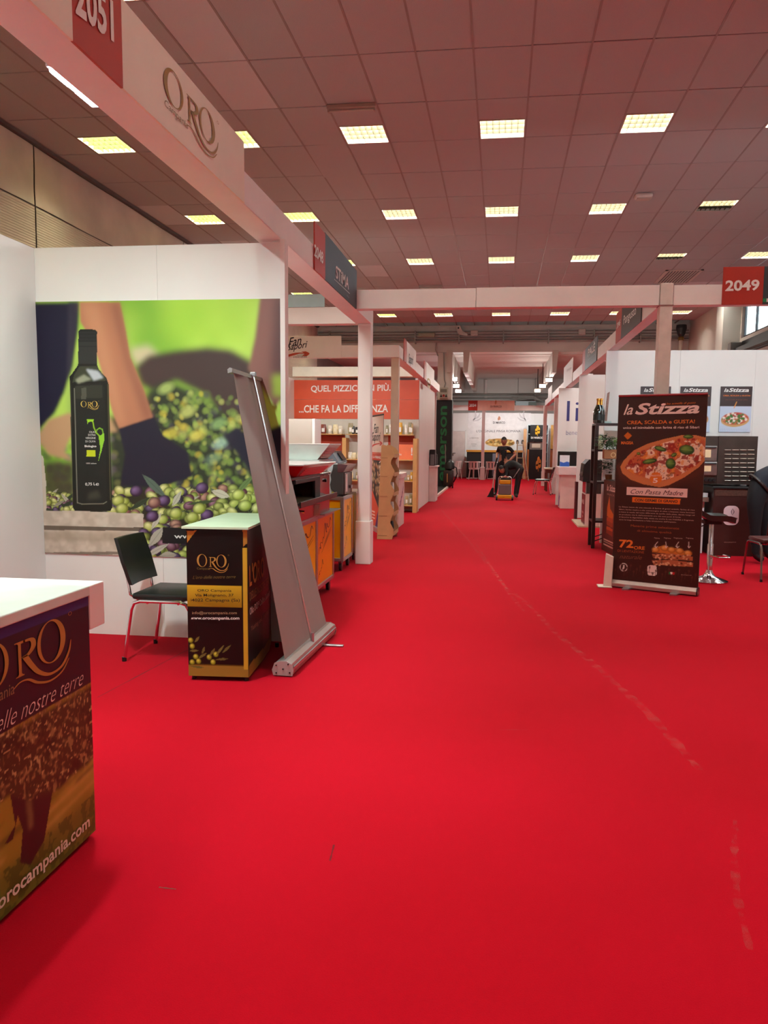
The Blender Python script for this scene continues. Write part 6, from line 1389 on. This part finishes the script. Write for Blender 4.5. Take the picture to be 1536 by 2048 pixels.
# step ladder
ld = thing('step_ladder', 'open aluminium step ladder standing in the far stand', 'ladder', (1.15, 33.9, 0)); lm_ = mat('ladder_alu', (206,186,160), .4, .3)
def lp(x, y): return atY(x, y, 33.9)
top = lp(1037,882).z; xl, xr = lp(1030,882).x, lp(1046,882).x
for x, dx in ((xl+.1,-.02),(xr-.02,.28)):
    part('front_rail', BM().tube([(x,33.7,top),(x+dx,33.35,0)], .03, 6), lm_, ld); part('rear_rail', BM().tube([(x,33.75,top),(x+dx*.7+.02,34.45,0)], .025, 6), lm_, ld)
    part('hinge_cap', BM().lathe([(.05,top-.12),(.05,top+.02),(.02,top+.05)], (x,33.72,0), 10), BLACKP, ld)
for k in range(6): f = (k+.7)/6.3; za = top*(1-f); part('step', BM().box(xl+.1-.02*f, xr-.02+.28*f, 33.7-.35*f-.04, 33.7-.35*f+.04, za-.012, za+.012), lm_, ld)
part('spreader', BM().tube([(xl+.1,33.55,.9),(xl+.1,34.1,.9)], .012), lm_, ld)
# cable clutter box hanging near the far fascia
hb = thing('duct_box', 'pale blue-grey duct box hung above the far fascia', 'duct', (1.4, 37.3, 3.4)); a, c = atY(1031,815,37.2), atY(1072,802,37.2)
part('box', BM().box(a.x, c.x, 37.2, 37.7, a.z, c.z, .02), mat('duct_blue', (166,182,186), .5), hb); part('unit', BM().box(atY(1057,815,37.2).x, atY(1072,815,37.2).x, 37.1, 37.2, a.z+.02, a.z+.25), mat('unit_green', (86,100,92), .5), hb)
for k in (0, 1): part('hanger', BM().tube([(a.x+.1+k*.8,37.45,c.z-.01),(a.x+.1+k*.8,37.45,4.645)], .015), gp_, hb)
for k in range(3): part('cable', BM().tube([(a.x-.2,37.2,c.z+.1*k),(a.x+.8,37.15,c.z+.12+.05*k),(c.x+.4,37.2,c.z-.05)], .02), gp_, hb)
for k, py in enumerate((790,797,803)):
    z = atY(1000,py,37.8).z; part('conduit', BM().tube([(XL,37.85,z),(XR,37.85,z)], .04 if k else .06), gp_, far)
struct('trim_4', BM().box(XL, XR, 37.6, 38.0, atY(1000,757,37.6).z, 4.64), mat('far_wall', (205,202,196), .8))
# beam fittings
def boxlamp(lab, xa, xb, ya, yb, m_, rd=.03, Y=YF-.25):
    a, c = atY(xa, yb, Y), atY(xb, ya, Y); t = thing('junction_box', lab, 'box', ((a.x+c.x)/2, Y, a.z)); part('case', BM().box(a.x, c.x, Y, Y+.12, a.z, c.z, rd), m_, t, smooth=True); part('lid', BM().box(a.x+.03, c.x-.03, Y-.012, Y, a.z+.03, c.z-.03, .01), m_, t); return t
boxlamp('long olive-grey fitting on the concrete beam', 836, 870, 664.5, 674, mat('fit_olive', (168,168,146), .5)); boxlamp('white rounded box on the concrete beam, near the middle', 941, 956, 659.5, 671.5, mat('fit_white', (206,206,198), .5)); boxlamp('white rounded box on the concrete beam, towards the right row', 1157, 1172, 657, 669.5, mat('fit_white', (206,206,198), .5))
t = thing('beam_bracket', 'bent white bracket hanging from the concrete beam', 'bracket', (-.9, 26.8, 5)); a = [atY(x, y, 26.85) for x, y in ((912,651),(919,650),(925,661),(936,669),(934,672),(920,669),(914,664))]
part('plate', BM().prism(a, (0,.05,0)), mat('fit_white', (206,206,198), .5), t); part('bolt', BM().lathe([(.03,-.02),(.03,0)], atY(917,656,26.85), 8, 'Y'), DARKM, t)
# ------------------------------------------------------------------ far floods, and spot lamps added to the stands
def flood(lab, p, d, power, col, size=(.34,.2), emit=22, pole=None, name='flood_lamp', grp=None):
    """lamp head at p looking along d, with its own light"""
    p, d = Vector(p), Vector(d).normalized(); t = thing(name, lab, 'lamp', p, group=grp); x = d.cross(Vector((0,0,1))).normalized(); y = x.cross(d)
    def bx(dep0, dep1, w, h): return [p+x*(a*w/2)+y*(b*h/2)+d*e for e in (dep0, dep1) for a, b in ((-1,-1),(1,-1),(1,1),(-1,1))]
    F6 = [(0,3,2,1),(4,5,6,7),(0,1,5,4),(1,2,6,5),(2,3,7,6),(3,0,4,7)]
    part('head', BM().add(bx(-.07, 0, *size), F6), mat('lamp_body', (190,186,180), .4), t); part('face', BM().add(bx(.001, .006, size[0]*.92, size[1]*.9), F6), mat('flood_face_%d_%d' % (emit, int(col[2]*99)), tuple(int(255*c) for c in col), emit=emit), t)
    if pole is not None: part('arm', BM().tube([p-d*.05, Vector(pole)], .014), DARKM, t)
    la = bpy.data.lights.new('lamp_light', 'AREA'); la.shape = 'RECTANGLE'; la.size, la.size_y = size; la.energy = power; la.color = col
    o = bpy.data.objects.new('lamp_light', la); COL.objects.link(o); o.parent = t; o.location = d*.012; o.rotation_euler = (-d).to_track_quat('Z', 'Y').to_euler()
    return t
WARM, NEU, COOL = (1,.95,.84), (1,.98,.95), (.78,.93,1)
for k, pxy in enumerate(((908,758),(912,772),(916,782))): p = atX(*pxy, -1.5); flood('white flood lamp hanging beside the hall column, %s of three' % ('nearest', 'middle', 'farthest')[k], (p.x, 28.6+1.6*k, p.z+.0), (.15,-.55,-.8), 55, NEU, (.36,.24), pole=(p.x, 28.6+1.6*k, 4.64), grp='flood lamps beside the hall column') if False else None
def floods(L, xs, nm, col):
    for k, (pp, Y) in enumerate(L):
        p = atY(*pp, Y); flood(nm+', '+('first', 'second', 'third')[k]+' from the concrete beam', p, (xs, -.75, -.62), 42, col, (.25,.15), pole=(p.x, p.y+.05, 4.66))
floods((((908,758),29.0),((912.5,772),31.0),((916.5,782),33.0)), .1, 'white flood lamp beside the hall column', NEU)
floods((((1098,760),29.0),((1085,772),31.0),((1075,781),33.0)), -.1, 'warm flood lamp beyond the right row', WARM)
# unseen spot lamps, added behind the stand beams to brighten the stands
for k, x in enumerate((2.3, 3.3, 4.3)): flood('slim cool spot lamp added behind the gantry beam lighting the pizza posters, %s' % ('next to the post', 'in the middle', 'at the outer end')[k], (x, 8.76, 3.06), (0,.82,-.57), 22, COOL, (.28,.09), 8, (x, 8.615, 3.05), 'added_spot_lamp')
for k, x in enumerate((-2.4, -3.4, -4.2)): flood('slim spot lamp added behind the spice stand beam, %s' % ('next to its corner post', 'in the middle', 'at the inner end')[k], (x, 13.5, 3.06), (0,.85,-.5), 20, NEU, (.28,.09), 8, (x, 13.355, 3.05), 'added_spot_lamp')
for k, x in enumerate((-.9, .6, 1.9)): flood('slim spot lamp added behind the far fascia beam, %s' % ('near the stand post', 'in the middle', 'by the shelving')[k], (x, 33.8, 3.04), (0,.75,-.65), 22, NEU, (.28,.09), 8, (x, 33.615, 3.03), 'added_spot_lamp')
flood('slim spot lamp added behind the right row beam over the brochure counter', (1.9, 18.2, 3.04), (.1,.8,-.55), 14, NEU, (.28,.09), 8, (1.735, 18.2, 3.03), 'added_spot_lamp')
flood('slim spot lamp added behind the right row beam over the oven kiosk', (1.9, 14.4, 3.04), (.1,.8,-.55), 12, NEU, (.28,.09), 8, (1.735, 14.4, 3.03), 'added_spot_lamp')
for k, y in enumerate((6.6, 7.6)): flood('slim spot lamp added inside the long left beam over the %s' % ('red oven', 'white-ended hood')[k], (-1.875, y, 3.15), (-.1,.05,-1), 30, NEU, (.28,.09), 8, (-1.782, y, 3.12), 'added_spot_lamp')  # unseen pair, added to throw the carts' shadows towards the aisle

# ================================================================== PEOPLE
def body(t, J, E, mats, pick, root, name='body', sub=2):
    """one skin surface grown on joints J {name: (pos, radius or (rx,ry))}; pick(centre) -> material index"""
    names = list(J); me = bpy.data.meshes.new(name); o0 = ORG[t.name]
    me.from_pydata([Vector(J[n][0])-o0 for n in names], [(names.index(a), names.index(b)) for a, b in E], [])
    o = bpy.data.objects.new('tmp', me); COL.objects.link(o)
    sk = o.modifiers.new('s', 'SKIN'); sk.use_smooth_shade = True
    for i, n in enumerate(names):
        v = me.skin_vertices[0].data[i]; r = J[n][1]; v.radius = (r, r) if not isinstance(r, tuple) else r; v.use_root = (n == root)
    ss = o.modifiers.new('ss', 'SUBSURF'); ss.levels = sub; ss.render_levels = sub
    dg = bpy.context.evaluated_depsgraph_get(); m2 = bpy.data.meshes.new_from_object(o.evaluated_get(dg)); bpy.data.objects.remove(o)
    m2.name = name; m2.materials.clear()
    for m_ in mats: m2.materials.append(m_)
    for p in m2.polygons: p.material_index = pick(p.center+o0); p.use_smooth = True
    ob = link(name, m2, t); ORG[ob.name] = o0; return ob
def fingers(J, E, base, palm, d, side, curl):
    """four unequal fingers and a thumb leaving the palm; d along the hand, side across it"""
    d, side, curl = Vector(d).normalized(), Vector(side).normalized(), Vector(curl).normalized(); palm = Vector(palm)
    for k, L in enumerate((.066,.076,.071,.056)):
        p = palm+d*.045+side*(.0225*(k-1.5)); J[base+'f%da' % k] = (p, .0095); J[base+'f%db' % k] = (p+d*L*.5+curl*.008, .0088); J[base+'f%dc' % k] = (p+d*L*.85+curl*.035, .0078)
        E += [(base, base+'f%da' % k), (base+'f%da' % k, base+'f%db' % k), (base+'f%db' % k, base+'f%dc' % k)]
    p = palm+side*.04-d*.01; J[base+'ta'] = (p, .0105); J[base+'tb'] = (p+side*.02+d*.03+curl*.01, .0095); J[base+'tc'] = (p+side*.018+d*.055+curl*.02, .0085)
    E += [(base, base+'ta'), (base+'ta', base+'tb'), (base+'tb', base+'tc')]
skin = mat('skin', (168,112,88), .55, var=.05); tee = mat('black_tee', (16,14,16), .85); pants = mat('black_pants', (18,17,20), .8); hairm = mat('dark_hair', (22,16,14), .7); shoem = mat('black_shoe', (14,13,14), .5)
def head(t, c, f, r=.098, hair=True):
    """head at c looking along f: skull, face features and short hair"""
    c, f = Vector(c), Vector(f).normalized(); x = f.cross(Vector((0,0,1))).normalized(); u = x.cross(f)
    def pt(a, b, d): return c+x*a+u*b+f*d
    def sk_(uu, vv):
        th, ph = 2*math.pi*uu, math.pi*(vv-.5); ca, sa = math.cos(ph), math.sin(ph)
        jaw = 1-.22*max(0, -sa)**1.5; return pt(math.cos(th)*ca*r*.78*jaw, sa*r*1.18, math.sin(th)*ca*r*.95*(1 if math.sin(th) < 0 or sa > -.2 else .97))
    h = part('head', BM().grid(sk_, 24, 14), skin, t, smooth=True)
    part('nose', BM().prism([pt(-.012,-.022,r*.9), pt(.012,-.022,r*.9), pt(.006,.022,r*.88), pt(-.006,.022,r*.88)], f*.022), skin, h)
    for s in (-1, 1):
        part('eye', BM().lathe([(.001,-.006),(.011,-.002),(.011,.002),(.001,.006)], pt(.032*s,.012,r*.86), 8, 'Y'), mat('eye_dark', (30,24,22), .3), h); part('brow', BM().prism([pt(.016*s,.028,r*.86), pt(.05*s,.03,r*.78), pt(.05*s,.036,r*.78), pt(.016*s,.035,r*.86)], f*.008), hairm, h)
        part('ear', BM().lathe([(.006,-.008),(.024,-.004),(.026,.004),(.012,.008)], pt(r*.8*s,-.005,-.005), 10, 'X'), skin, h)
    part('mouth', BM().prism([pt(-.024,-.05,r*.82), pt(.024,-.05,r*.82), pt(.02,-.058,r*.82), pt(-.02,-.058,r*.82)], f*.008), mat('lips', (120,66,58), .5), h)
    def hr(uu, vv):
        th = 2*math.pi*uu; lim = -.25 if math.sin(th) < .3 else .42; ph = (lim+(1.5708-lim)*vv); ca, sa = math.cos(ph), math.sin(ph); k = 1.06
        return pt(math.cos(th)*ca*r*.78*k, sa*r*1.18*k, math.sin(th)*ca*r*.95*k)
    if hair: part('hair', BM().grid(hr, 20, 7), hairm, h, smooth=True)
    return h
def zp(x, y, Y): return atY(900+x/7.314, 780+y/7.314, Y)
# man with the vacuum wand
Ym = 22.9
mn = thing('person', 'person in black T-shirt standing and holding a vacuum wand', 'person', (0.0, Ym, 0))
hip = zp(775,1075,Ym); ch_ = zp(775,900,Ym); nk = zp(785,815,Ym)
J = {'hip': (hip, (.15,.11)), 'waist': (hip.lerp(ch_, .45), (.145,.105)), 'chest': (ch_, (.17,.115)), 'sho': (zp(782,838,Ym), (.13,.085)), 'neck': (nk, .052),
     'ls': (zp(716,850,Ym), .062), 'le': (zp(690,925,Ym)+Vector((0,.05,0)), .046), 'lw': (zp(684,985,Ym)+Vector((0,-.12,0)), .033), 'lh': (zp(676,1005,Ym)+Vector((0,-.17,0)), (.03,.022)),
     'rs': (zp(868,848,Ym), .062), 're': (zp(957,942,Ym)+Vector((0,.02,0)), .046), 'rw': (zp(880,1022,Ym)+Vector((0,-.12,0)), .034), 'rh': (zp(850,1042,Ym)+Vector((0,-.15,0)), (.03,.022)),
     'lt': (hip+Vector((-.10,0,-.06)), .105), 'lk': (Vector((hip.x-.15,Ym+.02,.50)), .062), 'la': (Vector((zp(668,1440,Ym).x,Ym+.08,.09)), .045), 'lb': (Vector((zp(660,1440,Ym).x-.02,Ym-.06,.045)), .04),
     'rt': (hip+Vector((.10,0,-.06)), .105), 'rk': (Vector((hip.x+.12,Ym+.02,.50)), .062), 'ra': (Vector((hip.x+.12,Ym+.1,.09)), .045), 'rb': (Vector((hip.x+.13,Ym-.05,.045)), .04)}
E = [('hip','waist'),('waist','chest'),('chest','sho'),('sho','neck'),('sho','ls'),('ls','le'),('le','lw'),('lw','lh'),('sho','rs'),('rs','re'),('re','rw'),('rw','rh'),('hip','lt'),('lt','lk'),('lk','la'),('la','lb'),('hip','rt'),('rt','rk'),('rk','ra'),('ra','rb')]
fingers(J, E, 'lh', J['lh'][0], (-.2,-.2,-1), (0,-1,.2), (.4,-.6,-.2)); fingers(J, E, 'rh', J['rh'][0], (-1,-.3,-.25), (0,.3,1), (-.2,-.2,-1))
lw_, rw_ = Vector(J['le'][0]), Vector(J['re'][0])
def pickm(c):
    if c.z < .11: return 3
    if (c-Vector(J['lw'][0])).length < .14 or (c-Vector(J['lh'][0])).length < .15 or (c-Vector(J['rw'][0])).length < .15 or (c-Vector(J['rh'][0])).length < .13: return 0
    if (c-lw_).length < .10 and c.z < lw_.z+.03 or (c-rw_).length < .11 and c.x > rw_.x-.07: return 0
    if c.z > nk.z-.02: return 0
    return 2 if c.z < hip.z+.03 else 1
body(mn, J, E, [skin, tee, pants, shoem], pickm, 'hip'); head(mn, zp(790,750,Ym)+Vector((0,-.02,0)), (-.1,-1,-.12), .108)
part('chest_print', BM().prism([zp(755,865,Ym)+Vector((0,-.128,0)), zp(835,880,Ym)+Vector((0,-.128,0)), zp(830,893,Ym)+Vector((0,-.128,0)), zp(760,878,Ym)+Vector((0,-.128,0))], (0,-.004,0)), mat('print_red', (110,24,34), .7), mn)
# second person bending down behind the vacuum
Yb = 22.35
bn_ = thing('person', 'person in black bending forward over the yellow vacuum', 'person', (.55, Yb, 0))
hp = zp(1030,1110,Yb)
J = {'hip': (hp, (.15,.13)), 'waist': (zp(950,1095,Yb), (.125,.14)), 'chest': (zp(870,1100,Yb), (.12,.16)), 'sho': (zp(815,1118,Yb), (.09,.13)), 'neck': (zp(785,1135,Yb), .052), 'hd': (zp(765,1150,Yb), .06),
     'ls': (zp(825,1125,Yb)+Vector((0,-.15,0)), .055), 'le': (zp(830,1230,Yb)+Vector((0,-.22,0)), .043), 'lw': (zp(800,1290,Yb)+Vector((0,-.3,.04)), .032), 'lh': (zp(788,1300,Yb)+Vector((0,-.34,.04)), (.03,.022)),
     'rs': (zp(825,1125,Yb)+Vector((0,.15,0)), .055), 're': (zp(850,1230,Yb)+Vector((0,.16,0)), .043), 'rw': (zp(830,1310,Yb)+Vector((0,.14,0)), .032), 'rh': (zp(822,1335,Yb)+Vector((0,.13,0)), (.03,.022)),
     'lt': (hp+Vector((-.03,-.10,-.08)), .105), 'lk': (zp(985,1290,Yb)+Vector((0,-.10,0)), .065), 'la': (Vector((zp(950,1500,Yb).x,Yb-.10,.10)), .045), 'lb': (Vector((zp(985,1500,Yb).x,Yb-.2,.045)), .042),
     'rt': (hp+Vector((.02,.10,-.08)), .105), 'rk': (zp(1015,1290,Yb)+Vector((0,.12,0)), .065), 'ra': (Vector((zp(985,1500,Yb).x,Yb+.12,.10)), .045), 'rb': (Vector((zp(955,1500,Yb).x,Yb+.02,.045)), .042)}
E = [('hip','waist'),('waist','chest'),('chest','sho'),('sho','neck'),('neck','hd'),('sho','ls'),('ls','le'),('le','lw'),('lw','lh'),('sho','rs'),('rs','re'),('re','rw'),('rw','rh'),('hip','lt'),('lt','lk'),('lk','la'),('la','lb'),('hip','rt'),('rt','rk'),('rk','ra'),('ra','rb')]
fingers(J, E, 'lh', J['lh'][0], (-.7,-.5,-.4), (0,-1,.2), (0,0,-1)); fingers(J, E, 'rh', J['rh'][0], (-.2,0,-1), (0,-1,0), (-.6,0,-.3))
Jb = J
def pickb(c):
    if c.z < .11: return 3
    for k in ('lh','rh'):
        if (c-Vector(Jb[k][0])).length < .10: return 0
    return 2 if (c.x > hp.x-.16 and c.z < hp.z+.08) else 1
body(bn_, J, E, [skin, tee, pants, shoem], pickb, 'hip'); head(bn_, zp(758,1160,Yb), (-.5,.65,-.6), .1)
part('trouser_stripe', BM().prism([zp(1012,1140,Yb)+Vector((0,-.19,0)), zp(1022,1150,Yb)+Vector((0,-.19,0)), zp(935,1275,Yb)+Vector((0,-.165,0)), zp(918,1290,Yb)+Vector((0,-.165,0))], (0,.03,0)), mat('stripe_grey', (150,144,140), .7), bn_)
# yellow and grey vacuum
vy = 21.4; vx0, vx1 = atY(996,980,vy).x, atY(1023,980,vy).x
va = thing('vacuum_cleaner', 'yellow and grey upright vacuum with chrome handle on the carpet', 'vacuum', ((vx0+vx1)/2, vy, 0)); ym = mat('vac_yellow', (206,146,10), .4); gm_ = mat('vac_grey', (104,92,92), .5)
bx0, bx1 = atY(991,990,vy).x, atY(1027,990,vy).x
part('chassis', BM().box(bx0+.05, bx1-.05, vy-.15, vy+.25, .05, .15, .02), ym, va); part('tank', BM().box(vx0+.02, vx1-.02, vy-.12, vy+.2, .15, .44, .025), gm_, va); part('motor_head', BM().box(vx0+.03, vx1-.02, vy-.12, vy+.2, .44, .56, .03), ym, va); part('panel', BM().prism([(vx0+.05,vy-.1,.56),(vx1-.03,vy-.1,.56),(vx1-.05,vy-.1,.61),(vx0+.07,vy-.1,.61)], (0,.26,0)), DARKM, va)
part('handle', BM().tube([(vx0+.01,vy-.1,.13),(vx0+.01,vy-.1,.60),(vx0+.04,vy-.1,.645),(vx1-.04,vy-.1,.645),(vx1-.01,vy-.1,.60),(vx1-.01,vy-.1,.13)], .013, 8), CHROME, va, smooth=True)
for x in (vx0+.1, vx1-.1): part('knob', BM().lathe([(.02,.0),(.016,.02)], (x,vy+.02,.61), 10), mat('knob_cream', (220,200,150), .4), va)
for x in (bx0+.03, bx1-.03):
    for y in (vy-.1, vy+.18): part('wheel', BM().lathe([(.05,-.025),(.065,-.02),(.065,.02),(.05,.025)], (x,y,.065), 14, 'X'), BLACKP, va)
# wand
wn = thing('vacuum_wand', 'chrome vacuum wand with flat black floor nozzle in the hand', 'vacuum wand', (-.4, 22.6, 0)); Yw = 22.6; hnd = Vector(Jb['hip'][0])
g0, g1, g2 = zp(690,990,Yw), zp(656,1120,Yw), zp(626,1440,Yw)
part('grip', BM().tube([g0, g1], .022, 8), BLACKP, wn); part('tube', BM().tube([g1, g2], .018, 8), mat('wand_chrome', (226,214,208), .25, .6, var=0), wn, smooth=True)
n0_, n1_ = zp(540,1500,Yw), zp(660,1500,Yw); part('nozzle', BM().prism([(n0_.x,Yw-.05,.004),(n1_.x,Yw-.05,.004),(n1_.x-.03,Yw-.05,.035),(g2.x+.03,Yw-.05,g2.z+.02),(g2.x-.03,Yw-.05,g2.z+.02),(n0_.x+.03,Yw-.05,.035)], (0,.1,0)), BLACKP, wn)
# person bending at the right edge
def qp(x, y, Y): return atY(1380+x/4.455, 760+y/4.455, Y)
Yp = 10.6; navyc = mat('navy_shirt', (20,23,36), .85); jean = mat('dark_jeans', (14,15,20), .9)
pr = thing('person', 'person in dark shirt and jeans bending over by the brown counter', 'person', (3.2, Yp, 0)); hp2 = qp(560,985,Yp)
J = {'hip': (hp2, (.165,.15)), 'waist': (qp(640,900,Yp), (.14,.16)), 'chest': (qp(790,830,Yp), (.14,.18)), 'sho': (qp(900,830,Yp), (.1,.15)), 'neck': (qp(950,850,Yp), .055), 'hd': (qp(985,870,Yp), .06),
     'ls': (qp(890,850,Yp)+Vector((0,-.18,0)), .058), 'le': (qp(900,1010,Yp)+Vector((0,-.22,0)), .045), 'lw': (qp(960,1110,Yp)+Vector((0,-.2,0)), .034), 'lh': (qp(985,1140,Yp)+Vector((0,-.2,0)), (.03,.022)),
     'rs': (qp(890,850,Yp)+Vector((0,.18,0)), .058), 're': (qp(910,1010,Yp)+Vector((0,.2,0)), .045), 'rw': (qp(970,1110,Yp)+Vector((0,.18,0)), .034), 'rh': (qp(995,1140,Yp)+Vector((0,.18,0)), (.03,.022)),
     'lt': (qp(560,1080,Yp)+Vector((0,-.09,0)), .115), 'lk': (qp(560,1300,Yp)+Vector((0,-.09,0)), .075), 'la': (qp(565,1560,Yp)+Vector((0,-.09,0)), .05), 'lb': (Vector((qp(595,1600,Yp).x+.05,Yp-.12,.045)), .045),
     'rt': (qp(640,1080,Yp)+Vector((0,.1,0)), .115), 'rk': (qp(690,1300,Yp)+Vector((0,.12,0)), .075), 'ra': (qp(720,1560,Yp)+Vector((0,.14,0)), .05), 'rb': (Vector((qp(740,1600,Yp).x+.05,Yp+.12,.045)), .045)}
for k in ('la','ra'): J[k] = (Vector((J[k][0].x, J[k][0].y, .10)), J[k][1])
fE = [e for e in [('hip','waist'),('waist','chest'),('chest','sho'),('sho','neck'),('neck','hd'),('sho','ls'),('ls','le'),('le','lw'),('lw','lh'),('sho','rs'),('rs','re'),('re','rw'),('rw','rh'),('hip','lt'),('lt','lk'),('lk','la'),('la','lb'),('hip','rt'),('rt','rk'),('rk','ra'),('ra','rb')]]
fingers(J, fE, 'lh', J['lh'][0], (.5,0,-1), (0,-1,0), (.5,0,-.3)); fingers(J, fE, 'rh', J['rh'][0], (.5,0,-1), (0,-1,0), (.5,0,-.3)); Jr = J
wl0, wl1 = qp(470,900,Yp), qp(640,930,Yp)
def pickr(c):
    if c.z < .12: return 3
    for k in ('lw','lh','rw','rh','hd','neck'):
        if (c-Vector(Jr[k][0])).length < .12: return 0
    d = (c.x-hp2.x)*.75+(c.z-hp2.z)*.66
    return 1 if d > .10 else 2
body(pr, J, fE, [skin, navyc, jean, shoem], pickr, 'hip'); head(pr, qp(1010,900,Yp), (.6,0,-.8), .1)
ring = [hp2+Vector((.075,0,.075))+Vector((.66,0,-.75))*(.165*math.cos(a))*1.0+Vector((0,1,0))*(.178*math.sin(a)) for a in np.linspace(0, 6.283, 20)[:-1]]
part('belt', BM().tube(ring, .02, 6, closed=True), mat('belt_brown', (44,34,32), .5), pr)
